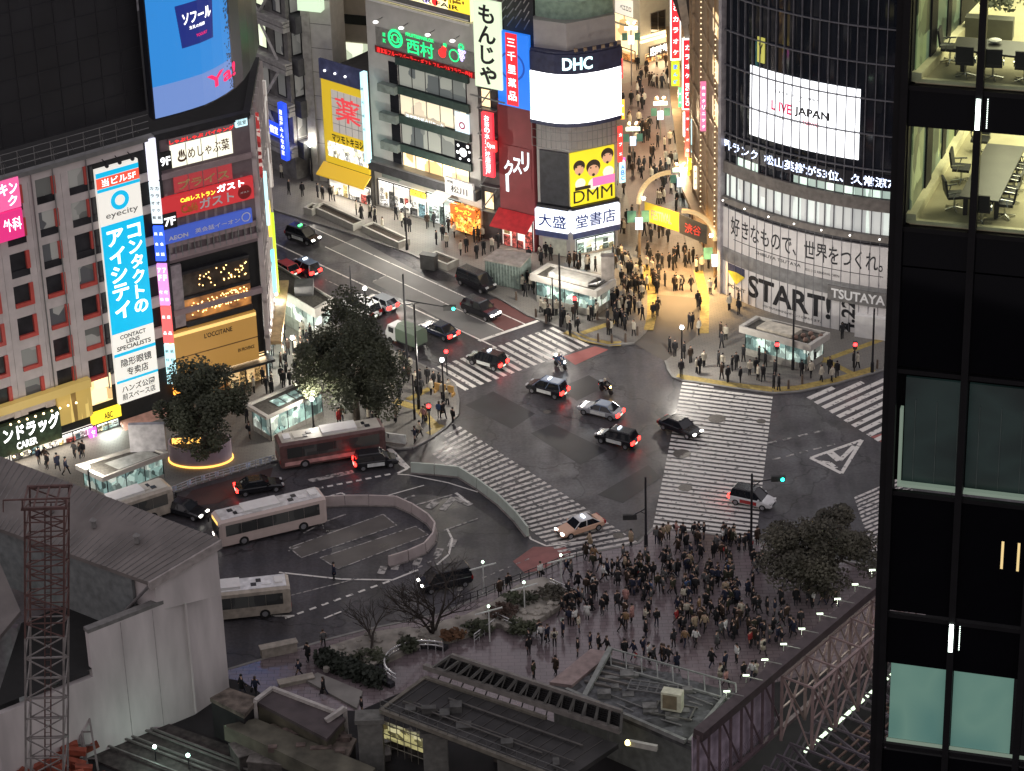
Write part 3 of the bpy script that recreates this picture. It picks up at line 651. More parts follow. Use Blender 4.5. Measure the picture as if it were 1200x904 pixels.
s = SG('red family restaurant sign with yellow and white neon letters on seventh floor', F2, (189.5, 258, 294, 205), emis('family_red', (.45, .025, .03), 0.47), .05, .4)
letter(s, 'Caféレストラン', .2, .62, .58, .83, E_YEL, .05); letter(s, 'ガスト', .6, .66, .9, .98, emis('neon_white', (.9, 1, 1), 1.8), .07); letter(s, 'Café', .2, .12, .38, .5, mat('orange_script', (.6, .2, .04)), .03); letter(s, 'ガスト', .4, .12, .78, .58, WTXT, .05)
disc(s, .9, .38, .75, mat('dark_red_disc', (.3, .02, .02))); letter(s, 'ガスト', .85, .34, .95, .42, WTXT)
s = SG('black 7F floor plate at the left end of the red restaurant sign', F2, (189.5, 268, 204, 246), mat('black_plate', (.02, .02, .02)), .42, .5); letter(s, '7F', .08, .2, .9, .75, E_TXT, .04)
s = SG('blue English school sign under the red restaurant sign', F2, (191, 286, 293, 243), emis('school_blue', (.045, .09, .42), 0.43), .05, .35)
u = s; 
letter(s, 'AEON', .05, .2, .27, .5, WTXT, .03); letter(s, '英会話イーオン', .35, .25, .86, .6, WTXT, .03); disc(s, .93, .5, .5, WTXT, hole=.8)
s = SG('small pale blue lit sign at the top right of the signed corner', F2, (275, 149, 288, 137), emis('paleblue_sign', (.5, .75, .8), .8), .05, .3); letter(s, '個室', .1, .2, .9, .8, BLACKTXT)
mb = MB(); zz1 = F2.px(186, 230)[1]
for i in range(9): F2.box(mb, .6+i*(F2.L-1)/9, .9+i*(F2.L-1)/9, F2.px(190, 300)[1], zz1, -.35, .06)
mb.build('curtain', mat('grey_pink_curtain', (.28, .24, .24)), k1)
# cafe floors with string lights
z0 = F2.px(218, 378)[1]; z1 = F2.px(215, 320)[1]; ua = F2.px(215, 350)[0]; ub = F2.px(293, 330)[0]
part('cafe_wall', F2, .45, ua, F2.px(203, 385)[1], F2.px(200, 312)[1], -.2, .15, mat('pale_mauve_panel', (.3, .27, .28), .6), k1)
mb = MB(); zm = (z0+z1)/2
F2.box(mb, ua, ub, z0, zm-.2, -.3, -.02); o = mb.build('window', litvar('cafe_warm', [(.28, .11, .03), (.12, .05, .02), (.45, .19, .05), (.05, .03, .02)], .55, (.45, .45, .5), 'NOISE'), k1)
mb = MB(); F2.box(mb, ua, ub, zm+.1, z1, -.3, -.02); mb.build('window', mat('cafe_dark', (.06, .045, .035), .3, var=.5), k1)
for za_, zb2, dd_ in ((zm-.2, zm+.1, .2), (z0-.5, z0+.1, .25), (z1-.1, z1+.2, .25)): mb = MB(); F2.box(mb, ua, ub, za_, zb2, -.3, dd_); mb.build('floor_band', DSTEEL, k1)
mb = MB(); rng = random.Random(9)
for i in range(150):
    v = rng.random()**.6; u = ua+.2+(ub-ua-.4)*v; z = z0+.5+(zm-.4-z0-.5)*(rng.random()*.75+.25*v)
    if rng.random() < .25: z = zm+.5+rng.random()*(z1-zm-.6)*(.9); 
    mb.ball(F2.pt(u, z, .05), .07, nu=5, nv=3)
ob = mb.build('string_lights', emis('amber_bulb', (1, .62, .2), 3.5), k1); ob['kind'] = 'stuff'
s = SG('ochre lit cosmetics shop panel above the corner entrance', F2, (206, 445, 297, 362), emis('ochre_panel', (.5, .25, .05), .24, (.42, .24, .07)), .05, .5, name='shop_front_panel')
letter(s, "L'OCCITANE", .36, .72, .7, .82, BLACKTXT); panel(s, 0, .9, 1, .97, emis('ochre_bright', (.8, .55, .18), .6)); panel(s, 0, .45, 1, .47, mat('brown_seam', (.15, .08, .03))); letter(s, 'EN PROVENCE', .75, .25, .95, .32, BLACKTXT)
s = SG('glowing amber vertical strip left of the ochre panel', F2, (203, 462, 208, 388), E_ORANGE, .05, .3, name='light_strip', cat='light strip')
part('shop_window', F2, .6, F2.L-.1, .3, F2.px(250, 430)[1], -.3, .0, SHOPWARM, k1)
part('canopy', F2, .2, F2.L+.3, F2.px(255, 432)[1]-.3, F2.px(255, 432)[1], -.3, 1.4, DSTEEL, k1)
# side front on the right with signs seen edge on
mb = MB()
for i in range(9):
    u = F3.L*i/8.0; F3.box(mb, min(u, F3.L-.2), min(u, F3.L-.2)+.18, 3.5, zt, 0, .5)
for z in range(5, int(zt), 4): F3.box(mb, 0, F3.L, z, z+.3, 0, .45)
mb.build('side_frame', WALLPINK, k1)
for i, (f, z0, z1, m, lab) in enumerate(((.2, zt-8, zt-1, litvar('maroon_rows', [(.4, .04, .04), (.2, .02, .02), (.6, .45, .4)], .4, (1, 1, 2.2)), 'maroon projecting menu sign'), (.45, zt-15, zt-9, E_CYAN, 'cyan projecting neon sign'), (.55, zt-17, zt-13, E_YEL, 'yellow projecting neon sign'), (.8, zt-28, zt-16, emis('lime_sign', (.5, .72, .02), .55), 'lime yellow tall projecting sign'), (.62, zt-24, zt-19, emis('cyan_soft', (.2, .8, .8), .7), 'turquoise small projecting sign'), (.95, zt-14, zt-2, litvar('streaky_pale', [(.5, .47, .43), (.3, .26, .24), (.62, .6, .57), (.2, .17, .16)], .45, (3, 3, .35)), 'tall greyish white projecting sign'))):
    u = F3.L*f; s = SG(lab+' on the side of the signed corner', F3, (u, z0, u+.3, z1), m, .1, .75, uvz=True, name='projecting_sign')
    letter(s, '居酒屋食べ放題' if z1-z0 > 5 else 'カフェ', .1, .1, .9, .9, BLACKTXT if i in (1, 2, 3, 5) else E_TXT, v=True)
gq = G(318, 388)
for a in range(4):
    for b in range(4):
        d_ = ray(303+a*6.2+(b % 2)*2, 338+b*6.8); k_ = (gq.y-.35*a-CP.y)/d_.y; mb = MB(); mb.ball(CP+d_*k_, .2, nu=7, nv=5); mb.build('globe_lamp', emis('globe_light', (.85, 1, .93), 2.2), k1)
part('shop_window', F3, .5, F3.L-.2, .3, 4, 0, .1, SHOPCOOL, k1); part('awning', F3, .4, F3.L, 4.0, 4.4, 0, 1.6, mat('tan_awning', (.5, .35, .18)), k1)
# street level shops of the grid-front block
zc = F1.px(60, 480)[1]
ua, ub = F1.px(0, 520)[0]-4, F1.px(66, 480)[0]
s = SG('dark green drugstore sign with huge white lit characters', F1, (ua, F1.px(40, 520)[1], ub, F1.px(40, 484)[1]), mat('leafy_dark_green', (.03, .055, .03), .6, var=.5, scale=2), .1, .7, uvz=True)
u0_, u1_ = s[1], s[3]
def frac(x, y): return (F1.px(x, y)[0]-u0_)/(u1_-u0_)
letter(s, 'ンドラッグ', frac(0, 510), .42, frac(66, 490), .92, emis('big_white_letter', (1, 1, 1), 2.2), .07); letter(s, 'CARER', frac(15, 513), .1, frac(39, 505), .34, E_TXT, .05)
mb = MB()
for i in range(7):
    u = ub-5.5+i*.85; mb.ball(F1.pt(u, s[2]-.1, 1.0), .14, nu=6, nv=4)
for i in range(9): mb.ball(F1.pt(ub-5.4+i*.9, s[4]+.1, .9), .12, nu=6, nv=4)
mb.build('downlight', E_WARM, s[0])
ux = F1.px(104, 460)[0]
part('gold_screen', F1, ub, ux, F1.px(85, 492)[1], F1.px(85, 456)[1], .05, .5, litvar('gold_slats', [(.4, .28, .08), (.16, .1, .03), (.6, .45, .14)], .4, (2.2, 2.2, .1)), k1)
part('gold_fascia', F1, ua, ux, F1.px(85, 456)[1], F1.px(85, 456)[1]+.9, .05, .8, emis('gold_glow', (.5, .34, .08), .3, (.4, .3, .12)), k1)
part('shop_window', F1, ua, ux, .3, F1.px(60, 508)[1]-.4, .02, .12, litvar('drugstore_inside', [(1, .8, .55), (.95, .6, .45), (.5, .6, 1), (1, .9, .75), (.8, .35, .35), (1, .85, .6)], .7, (.5, .5, .55), gaps=True), k1)
s = SG('yellow fascia sign of the small shop between drugstore and awning', F1, (106, 496, 138, 473), emis('yellow_fascia', (.9, .68, .04), 0.65), .1, .6); letter(s, 'ABC', .4, .2, .7, .8, BLACKTXT)
s = SG('magenta glowing vertical banner at the small shop entrance', F1, (104, 521, 110, 499), E_MAG, .2, .5); letter(s, 'セール', .15, .05, .85, .95, E_TXT, v=True)
part('shop_window', F1, F1.px(112, 500)[0], F1.px(138, 490)[0], .3, F1.px(110, 497)[1], .02, .1, litvar('grey_shop_inside', [(.3, .34, .32), (.5, .55, .5), (.2, .22, .22)], .5, (.5, .5, .4), gaps=True), k1)
part('shop_window', F1, F1.px(140, 500)[0], U-.3, .3, F1.px(170, 488)[1], .02, .1, SHOPCOOL, k1)
uu0, uu1 = F1.px(139, 494)[0], F1.px(198, 471)[0]; za = F1.px(170, 483)[1]
mb = MB(); P = [F1.pt(uu0, za, 0.15), F1.pt(uu1, za, .15), F1.pt(uu1, za-.9, 2), F1.pt(uu0, za-.9, 2)]; mb.hexa([p-Vector((0, 0, .12)) for p in (P[3], P[2], P[1], P[0])]+[P[3], P[2], P[1], P[0]])
mb.build('awning', mat('salmon_awning', (.5, .28, .22), .7), k1)
part('lit_room', F1, F1.px(105, 462)[0], F1.px(130, 450)[0], F1.px(118, 472)[1], F1.px(118, 440)[1], .03, .1, WARMWIN, k1)

# ---- 2. braced grey building, pale tower and beige block behind the avenue
cb = G(348, 212); f2L = Fac([xy(G(255, 168)), xy(cb)]); f2R = Fac([xy(cb), xy(G(372, 204))])
b2 = root_at('braced_building', 'grey office block with diagonal steel braces and deep balconies behind the avenue', 'building', f2L)
mb = MB(); pts = [f2L.p[0], f2L.p[1], f2R.p[1], f2R.p[1]+Vector((-6, 25)), f2L.p[0]+Vector((-6, 25))]; mb.prism([xy(p) for p in pts], 0, 75); mb.build('wall', mat('dim_grey_wall', (.16, .155, .15)), b2)
dz = 5.25; z00 = ZAT(cb, 205)
for k in range(12):
    z = 4.6+k*dz
    if z > 70: break
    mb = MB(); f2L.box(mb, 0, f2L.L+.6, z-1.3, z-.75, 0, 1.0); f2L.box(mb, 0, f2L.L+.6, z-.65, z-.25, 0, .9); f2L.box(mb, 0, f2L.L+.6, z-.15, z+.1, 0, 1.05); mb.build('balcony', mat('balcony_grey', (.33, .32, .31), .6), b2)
    mb = MB()
    for i in range(5):
        u = f2L.L-1-i*3.4; sgn = 1 if (i+k) % 2 else -1
        mb.bar(f2L.pt(u-1.7-sgn*1.5, z+.1, .7), f2L.pt(u-1.7+sgn*1.5, z+dz-1.3, .7), .28)
    mb.build('brace', mat('brace_grey', (.4, .385, .38)), b2)
    for i in range(5):
        u = f2L.L-.8-i*3.2; lit = (k*5+i) in (11, 16, 22, 26, 7, 31)
        window(b2, f2L, u-1.7, u, z+.5, z+dz-1.6, DSTEEL, GREENWIN if lit else PANEG, .12, .08)
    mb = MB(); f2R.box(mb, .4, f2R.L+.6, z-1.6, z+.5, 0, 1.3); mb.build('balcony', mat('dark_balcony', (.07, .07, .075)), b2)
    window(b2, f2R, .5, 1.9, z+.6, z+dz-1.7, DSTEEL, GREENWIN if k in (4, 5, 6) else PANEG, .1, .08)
FV = Fac([f2L.pt(f2L.L-.3, 0, 1.6).xy, f2L.pt(f2L.L+.9, 0, 1.6).xy])
s = SG('royal blue vertical lit sign on the corner of the braced block', FV, (0, ZAT(cb, 182), 1.05, ZAT(cb, 116)), emis('royal_blue', (.02, .07, .75), 0.68), -.3, .25, uvz=True); letter(s, '居酒屋みんなの家', .15, .08, .85, .9, E_TXT, v=True)
zq = ZAT(cb, 160); s = SG('blue horizontal lit fascia low on the braced block', f2L, (f2L.L-9, zq-.2, f2L.L-.9, zq+1.5), emis('royal_blue', (.02, .07, .75), 0.68), 1.1, 1.3, uvz=True); letter(s, 'JOY HOUSE', .3, .25, .62, .75, E_TXT); letter(s, '個室', .75, .2, .95, .8, E_TXT)
ct = G(366, 212); f3 = Fac([xy(ct), xy(G(399, 216))])
b3 = root_at('pale_tower', 'narrow pale grey windowless tower beside the braced block', 'building', f3); body(f3, 4, 0, 80, mat('pale_tower_wall', (.52, .51, .47), .75, var=.08), b3)
part('corner_strip', f3, -.1, 1.0, 0, 80, 0, .12, mat('lighter_grey', (.36, .35, .32)), b3)
mb = MB()
for k in range(26): f3.box(mb, 1, f3.L, 3*k+2, 3*k+2.06, 0, .03)
mb.build('panel_joint', mat('joint_grey', (.16, .16, .15)), b3)
mb = MB(); zq = ZAT(ct, 8); f3.box(mb, .1, 3.0, zq, zq+3, .1, 1.2); mb.build('lamp_box', emis('greenish_lamp', (.55, .7, .5), .6), b3)
f4 = Fac([xy(G(396, 180)), xy(G(455, 186))])
b4 = root_at('beige_block', 'beige stepped block rising behind the yellow drugstore', 'building', f4); body(f4, 20, 0, 70, mat('beige_dim', (.52, .45, .37), .7, var=.06), b4)
for ya, yb, m in ((28, 17, GLASSD), (70, 50, WARMWIN if False else GREENWIN)):
    z0, z1 = f4.px(410, ya)[1], f4.px(410, yb)[1]; part('window_band', f4, .3, f4.L, z0, z1, .02, .1, m, b4)
part('column', f4, -.2, .8, 0, 70, 0, .3, DSTEEL, b4)

# ---- 3. yellow drugstore
f5 = Fac([xy(G(386, 226)), xy(G(437, 243))])
b5 = root_at('yellow_drugstore', 'narrow yellow-fronted drugstore with ochre awning and blue top band', 'building', f5)
z5 = f5.px(408, 79)[1]; body(f5, 12, 0, z5-1.5, mat('dark_roof_pit', (.05, .048, .045)), b5)
YEL = emis('yellow_front', (.62, .42, .02), .42, (.6, .42, .03))
part('front_panel', f5, 0, f5.L, f5.px(408, 196)[1], z5-2.2, .0, .25, YEL, b5); part('top_band', f5, -.1, f5.L+.1, z5-2.2, z5+.2, 0, .35, mat('blue_band', (.07, .08, .18)), b5)
s = SG('grey tiled panel with large red medicine character on the yellow drugstore', f5, f5.lrect(390, 104, 152, 429), emis('tile_panel', (.5, .46, .42), .3, (.5, .46, .42)), .26, .34, uvz=True)
letter(s, '薬', .1, .3, .9, .88, emis('red_char', (.6, .05, .06), .6), .06)
for i in range(4): panel(s, .2*i+.2, 0, .2*i+.21, 1, STEEL, 'tile_joint', .01)
for i in range(4): panel(s, 0, .2*i+.2, 1, .2*i+.21, STEEL, 'tile_joint', .012)
s = SG('black lettering board of the yellow drugstore above its shop window', f5, f5.lrect(389, 153.5, 163.5, 429), YEL, .24, .3, uvz=True); letter(s, 'マツモトキヨシ', .05, .05, .98, .95, BLACKTXT, .05)
s = SG('thin lettering line under the blue band of the yellow drugstore', f5, f5.lrect(386, 85, 90, 430), YEL, .24, .3, uvz=True); letter(s, 'Matsumoto KiYoshi', .05, .1, .98, .8, BLACKTXT, .03)
part('upper_window', f5, .5, f5.L-.2, f5.px(393, 183)[1], f5.px(393, 166)[1], .25, .32, litvar('white_shelves', [(1, 1, .95), (.85, .8, .6), (1, .98, .9), (.4, .4, .4)], 1.2, (1.2, 1.2, .8), gaps=True), b5)
part('shop_window', f5, .2, f5.L-.2, .2, f5.px(408, 212)[1], .02, .1, SHOPW, b5)
mb = MB(); za = f5.px(410, 197)[1]; P = [f5.pt(-.3, za-1.1, 1.7), f5.pt(f5.L+.3, za-1.1, 1.7), f5.pt(f5.L+.3, za, .3), f5.pt(-.3, za, .3)]; mb.hexa([p-Vector((0, 0, .15)) for p in P]+P); mb.build('awning', emis('ochre_awning', (.7, .42, .02), .3, (.65, .42, .03)), b5)
mb = MB()
for i in range(3): mb.ball(f5.pt(1+i*1.6, z5-1, .55), .16, nu=6, nv=4)
mb.build('downlight', E_WHITE, b5)
FV = Fac([f5.pt(f5.L-.05, 0, .2).xy, f5.pt(f5.L+.55, 0, .2).xy])
s = SG('stack of cyan white lightboxes between yellow drugstore and fruit parlour', FV, (0, f5.px(434, 188)[1], .5, f5.px(434, 84)[1]), E_CYAN, 0, .7, uvz=True); letter(s, '歯科眼科', .1, .3, .9, .9, BLACKTXT, v=True)

# ---- 4. fruit parlour building
f6 = Fac([xy(G(441, 241)), xy(G(566, 280))])
b6 = root_at('fruit_parlour_building', 'grey banded building with green bands, neon fruit sign and shops at street level', 'building', f6)
z6 = f6.px(490, 12)[1]; body(f6, 20, 0, z6, WALLGREY, b6)
def zz(y, x=500): return f6.px(x, y)[1]
U6 = f6.L
rows = [(93, 78), (127, 113), (160, 146), (191, 178)]
fl = (zz(93+4)-zz(127+4))
for k in range(5):
    zt_ = f6.px(475, 75)[1]-k*fl*1.0
    part('green_band', f6, U6*.27, U6*.93, zt_-.2, zt_+.75, 0, .35, GREENBAND, b6)
    if k > 0: part('balcony_end', f6, U6*.12, U6*.28, zt_-.25, zt_+.7, 0, .9, mat('pale_green_edge', (.2, .24, .22)), b6)
    if k < 4:
        zl, zh = zt_-fl+.75, zt_-.2
        mats_ = [litvar('grey_green_room', [(.13, .14, .13), (.24, .25, .22), (.08, .09, .09)], .45, (.5, .5, .4)), litvar('beige_room', [(.55, .48, .36), (.7, .62, .45), (.35, .33, .28)], .5, (.3, .3, .4)), litvar('grey_green_room', [(.1, .1, .1)], .3), WARMWIN]
        w_ = window(b6, f6, U6*.28, U6*.9, zl, zh, DSTEEL, mats_[k], .1, .08, 4); part('side_window', f6, U6*.19, U6*.27, zl, zh, 0, .05, GLASSD, b6)
part('fascia', f6, 0, U6, zz(212, 500)-.2, zz(212, 500)+.9, 0, 1.0, mat('dark_fascia', (.05, .05, .055)), b6)
part('fascia_edge', f6, 0, U6, zz(212, 500)+.9, zz(212, 500)+1.15, 0, 1.1, STEEL, b6)
part('shop_window', f6, .6, U6*.5, .4, zz(222, 500)-.4, .02, .12, litvar('pale_shop', [(1, .92, .7), (.7, .85, 1), (.95, .85, .6), (.6, .55, .45), (1, .95, .8)], .65, (.7, .7, .8), gaps=True), b6)
part('shop_window', f6, U6*.5, U6*.82, .3, zz(222, 500)-.2, .02, .14, litvar('flower_shop', [(.9, .9, .75), (.15, .35, .12), (.95, .9, .7), (.3, .5, .25), (.8, .75, .5), (1, 1, .9)], .65, (1.1, 1.1, 1.2), gaps=True), b6)
mb = MB(); za = zz(214, 520); P = [f6.pt(U6*.6, za-1.6, 2.4), f6.pt(U6*.74, za-1.6, 2.4), f6.pt(U6*.8, za-.1, .3), f6.pt(U6*.66, za-.1, .3)]; mb.hexa([p-Vector((0, 0, .12)) for p in P]+P); mb.build('awning', mat('white_awning', (.7, .68, .6)), b6)
s = SG('small amber lit sign over the middle shop of the banded building', f6, f6.lrect(484, 221, 227, 500), E_YEL, .2, .5, uvz=True); letter(s, 'SALE', .1, .2, .9, .8, BLACKTXT)
s = SG('red neon ramen-shop front glowing at the street corner of the banded building', f6, f6.lrect(535, 235, 263, 565), litvar('orange_shop', [(1, .35, .05), (.5, .1, .01), (1, .6, .15), (.8, .2, .03)], 1.0, (2, 2, 2), gaps=True), .3, 1.2, name='glowing_shop_front', cat='shop front', uvz=True); panel(s, 0, .68, 1, 1, emis('red_fascia', (1, .06, .01), 1.5)); letter(s, 'ラーメン', .2, .74, .85, .95, E_YEL, .04)
s = SG('white board sign with black brush characters at the second floor', f6, f6.lrect(529, 203, 222, 562), emis('white_board', (.5, .48, .45), .35), .9, 1.2, uvz=True); letter(s, '和風', .08, .72, .3, .88, BLACKTXT); letter(s, '松川', .2, .2, .8, .62, BLACKTXT, .03)
s = SG('green neon fruit parlour name sign with fruit outlines', f6, f6.lrect(440, 31, 52, 557), mat('sign_wall', (.22, .215, .2)), .02, .06, uvz=True)
def q(x, y):
    a = f6.px(x, y); return (a[0]-s[2-0])/(s[3+0]-s[1]), 0
U0_, Z0_, U1_, Z1_ = s[1], s[2], s[3], s[4]
def put(body, xa, ya, yb, xb, m, bold=.03, v=False):
    ua, za, ub, zt2 = f6.lrect(xa, ya, yb, xb); mb = MB()
    if v: f6.vtext(mb, body, ua, ub, za, zt2, .12, 0, bold)
    else: f6.text(mb, body, ua, ub, za, zt2, .12, 0, bold)
    mb.build('lettering', m, s[0])
put('西村', 477, 44, 61, 509, E_GREEN, .04); put('FRUITS&PARLOR', 476, 37.5, 41.5, 509, E_GREEN, .03); put('道玄', 448, 36, 50, 453, E_GREEN, .02, True)
def ring(x, y, r, m, name='neon_fruit', n=18, r0=.72, parent=None):
    u, z = f6.px(x, y); mb = MB()
    for k in range(n):
        a, b = 2*math.pi*k/n, 2*math.pi*(k+1)/n
        mb.poly([f6.pt(u+r*math.cos(a), z+r*math.sin(a), .13), f6.pt(u+r*math.cos(b), z+r*math.sin(b), .13), f6.pt(u+r*r0*math.cos(b), z+r*r0*math.sin(b), .13), f6.pt(u+r*r0*math.cos(a), z+r*r0*math.sin(a), .13)])
    mb.build(name, m, s[0])
ring(464, 45, 1.1, E_GREEN); ring(464, 45, .55, E_GREEN); ring(459, 44, .3, E_GREEN); ring(468, 47, .3, E_GREEN)
ring(519, 62, .55, E_RED, r0=.1); ring(521, 57, .35, E_RED, r0=.1); ring(522, 53, .25, E_GREEN, r0=.2); ring(533, 65, .75, E_GREEN, r0=.8); ring(541, 55, .4, E_GREEN, r0=.5)
for x, y in ((539, 59), (542, 60), (545, 61), (540, 63), (543, 64), (541, 67), (544, 67), (542, 70)): ring(x, y, .2, E_PURP, r0=.3)
s2 = SG('long red neon caption strip below the fruit sign', f6, (438, 62, 556, 80), mat('sign_wall', (.22, .215, .2)), .02, .06, uvz=False) if False else None
ua, ub = f6.px(439, 58)[0], f6.px(556, 80)[0]; zc_ = (f6.px(439, 58)[1]+f6.px(556, 83)[1])/2
s2 = SG('long red neon caption strip below the fruit sign', f6, f6.lrect(440, 53, 60.5, 557), mat('dark_red_strip', (.2, .015, .015)), .04, .12, uvz=True); letter(s2, '道玄坂フルーツパーラー・ギフト フルーツ&フラワー西村', .02, .1, .98, .9, E_RED, .05)
mb = MB()
for x, y in ((449, 23), (479, 30), (510, 38), (539, 45)): u, z = f6.px(x, y); mb.bar(f6.pt(u, z+.3, .1), f6.pt(u, z+.2, 1.2), .1); fl_ = mb.build('floodlight', STEEL, b6); mb = MB(); mb.ball(f6.pt(u, z+.1, 1.3), .34, .34, .16, nu=7, nv=4); mb.build('bulb', E_WHITE, fl_); mb = MB()
zr = f6.px(490, 16)[1]
s = SG('bright yellow and white event billboard on the roof of the banded building', f6, (-.2, zr+.6, U6-.6, zr+9), emis('pale_yellow_face', (.95, .85, .45), 0.79), -.5, .1, uvz=True, name='billboard', cat='billboard')
panel(s, 0, 0, 1, .1, STEEL, 'frame', .1); letter(s, '祭'+'10日間開催!', .18, .2, .95, .5, mat('gold_dark', (.4, .25, .03)), .05); letter(s, 'NEW YEAR FAIR', .12, .12, .9, .18, BLACKTXT, .02); panel(s, .8, .1, 1, .6, emis('yellow_patch', (.9, .65, .05), 0.65)); panel(s, .02, .1, .1, .3, mat('brown_patch', (.15, .1, .06))); panel(s, .12, .3, .2, .5, E_WHITE); disc(s, .6, .17, .5, E_PURP); disc(s, .68, .16, .45, E_RED)
mb = MB(); mb.bar(f6.pt(-.2, zr+.3, .3), f6.pt(U6-.6, zr+.3, .3), .2); mb.bar(f6.pt(-.2, zr+.9, .5), f6.pt(U6-.6, zr+.9, .5), .12); mb.build('rail', WHITE, s[0])
def f6sign(body, xa, ya, yb, xb, m, lab, face=None):
    s = SG(lab, f6, f6.lrect(xa, ya, yb, xb), face or GLASSD, .09, .14, uvz=True); letter(s, body, .03, .1, .97, .9, m, .03)
f6sign('渋谷道玄坂クリニック', 475, 131, 141, 522, emis('pale_cyan_txt', (.75, .9, .95), .8), 'pale cyan clinic lettering on the third floor windows', emis('dim_beige', (.4, .34, .25), .5))
f6sign('ジャスミンレディースクリニック', 475, 168, 175, 534, emis('pale_gold_txt', (.9, .78, .45), 1), 'pale gold ladies clinic lettering above the fourth band')
s = SG('white clinic poster with a red emblem at the right end of the windows', f6, f6.lrect(534, 130, 153, 551), emis('pale_blue_poster', (.6, .72, .78), .6), .1, .2, uvz=True); disc(s, .5, .38, .45, mat('crimson', (.45, .02, .08)), hole=.6)
s = SG('black panel with a white flower cluster of lights', f6, f6.lrect(534, 164, 187, 553), GLASSD, .1, .15, uvz=True)
for a, b, r in ((.5, .5, .55), (.2, .8, .18), (.8, .85, .2), (.9, .6, .16), (.15, .45, .2), (.85, .2, .18), (.3, .15, .16)): disc(s, a, b, r, E_WHITE, n=10)

# ---- 5. narrow dark building with projecting signs, red pharmacy building
f7 = Fac([xy(G(567, 281)), xy(G(589, 286))])
b7 = root_at('narrow_dark_building', 'narrow dark stairwell building squeezed between banded and red buildings', 'building', f7); body(f7, 15, 0, f7.px(578, 20)[1], mat('dark_brown_wall', (.06, .05, .05)), b7)
for k in range(9):
    z = 4+k*3.1
    if k % 2 == 0: window(b7, f7, .3, 1.6, z, z+2.2, DSTEEL, WARMWIN if k in (0, 4) else PANEG, .08, .06)
    mb = MB(); mb.bar(f7.pt(.2, z, .5), f7.pt(f7.L-.2, z+2.9, .5), .12); f7.box(mb, 0, f7.L, z-.1, z, 0, .6); mb.build('stair', STEEL, b7)
FM = Fac([f7.pt(-.9, 0, .9).xy, f7.pt(f7.L+.1, 0, .9).xy])
s = SG('pale green vertical board of big black brush kana', FM, (558, 100, 586, 4), emis('pale_green_board', (.58, .68, .48), .62), -.3, .15)
letter(s, 'もんじゃ', .08, .03, .92, .97, BLACKTXT, .04, v=True)
mb = MB(); mb.bar(f7.pt(-.5, f7.px(570, 110)[1], 1), f7.pt(f7.L+1.5, f7.px(570, 112)[1], 1), .15); mb.build('bracket', STEEL, b7)
s = SG('red vertical lightbox with white characters on the dark building', FM, (568, 205, 578, 133), emis('red_lightbox2', (.8, .03, .05), 0.65), -.1, .3); letter(s, 'お茶の水炭火焼居酒屋', .15, .03, .85, .97, E_TXT, v=True)
s = SG('small red lit plate jutting from the red vertical lightbox', FM, (572, 175, 583, 165), E_RED, .1, .4); letter(s, 'Open', .1, .2, .9, .8, E_TXT)
f8 = Fac([xy(G(588, 287)), xy(G(628, 297))])
b8 = root_at('red_pharmacy_building', 'narrow dark red building with white diagonal kana and red awning', 'building', f8); z8 = f8.px(605, 35)[1]
REDW = mat('dark_red_wall', (.22, .045, .05), .6, var=.12, scale=.6); body(f8, 14, 0, f8.px(605, 120)[1], REDW, b8)
mb = MB(); f8.box(mb, .5, f8.L-.2, f8.px(605, 120)[1], z8+6, -8, -1); mb.build('upper_wall', WALLDARK, b8)
mb = MB()
for i in range(4):
    for k in range(7): mb.bar(f8.pt(.2+i*1.1, z8+k, -.5), f8.pt(1.2+i*1.0, z8+k+1.2, -.5), .1)
mb.build('roof_truss', STEEL, b8)
s = SG('blue billboard with a red centre column of white characters', f8, (587, 120, 622, 41), emis('vivid_blue', (.015, .16, .68), 0.54), .1, .5)
panel(s, .28, .02, .64, .99, emis('vivid_red', (.75, .02, .03), 0.58)); disc(s, .46, .55, 1.7, emis('deep_blue', (.005, .05, .3), .7), hole=.85, dd=.012); letter(s, '三千里薬品', .31, .06, .61, .96, E_TXT, .04, v=True)
mb = MB()
s = SG('pale cyan slanted kana sign on the dark red wall', f8, (590, 214, 622, 176), REDW, .02, .06); letter(s, 'ク', .05, .18, .38, .62, emis('pale_cyan_txt', (.75, .9, .95), 1), .05); letter(s, 'ス', .36, .32, .68, .72, MATS['pale_cyan_txt'], .05); letter(s, 'リ', .68, .42, .95, .92, MATS['pale_cyan_txt'], .05); panel(s, .1, -.2, .2, .22, MATS['pale_cyan_txt'])
part('shop_window', f8, .2, f8.L-.2, .2, f8.px(605, 262)[1]+.8, .02, .1, SHOPW, b8)
mb = MB(); za = f8.px(605, 249)[1]; P = [f8.pt(-.1, za-1.2, 2.2), f8.pt(f8.L+.2, za-1.2, 2.2), f8.pt(f8.L+.2, za+.2, .2), f8.pt(-.1, za+.2, .2)]; mb.hexa([p-Vector((0, 0, .12)) for p in P]+P); mb.build('awning', mat('red_awning', (.45, .02, .025), .6), b8)

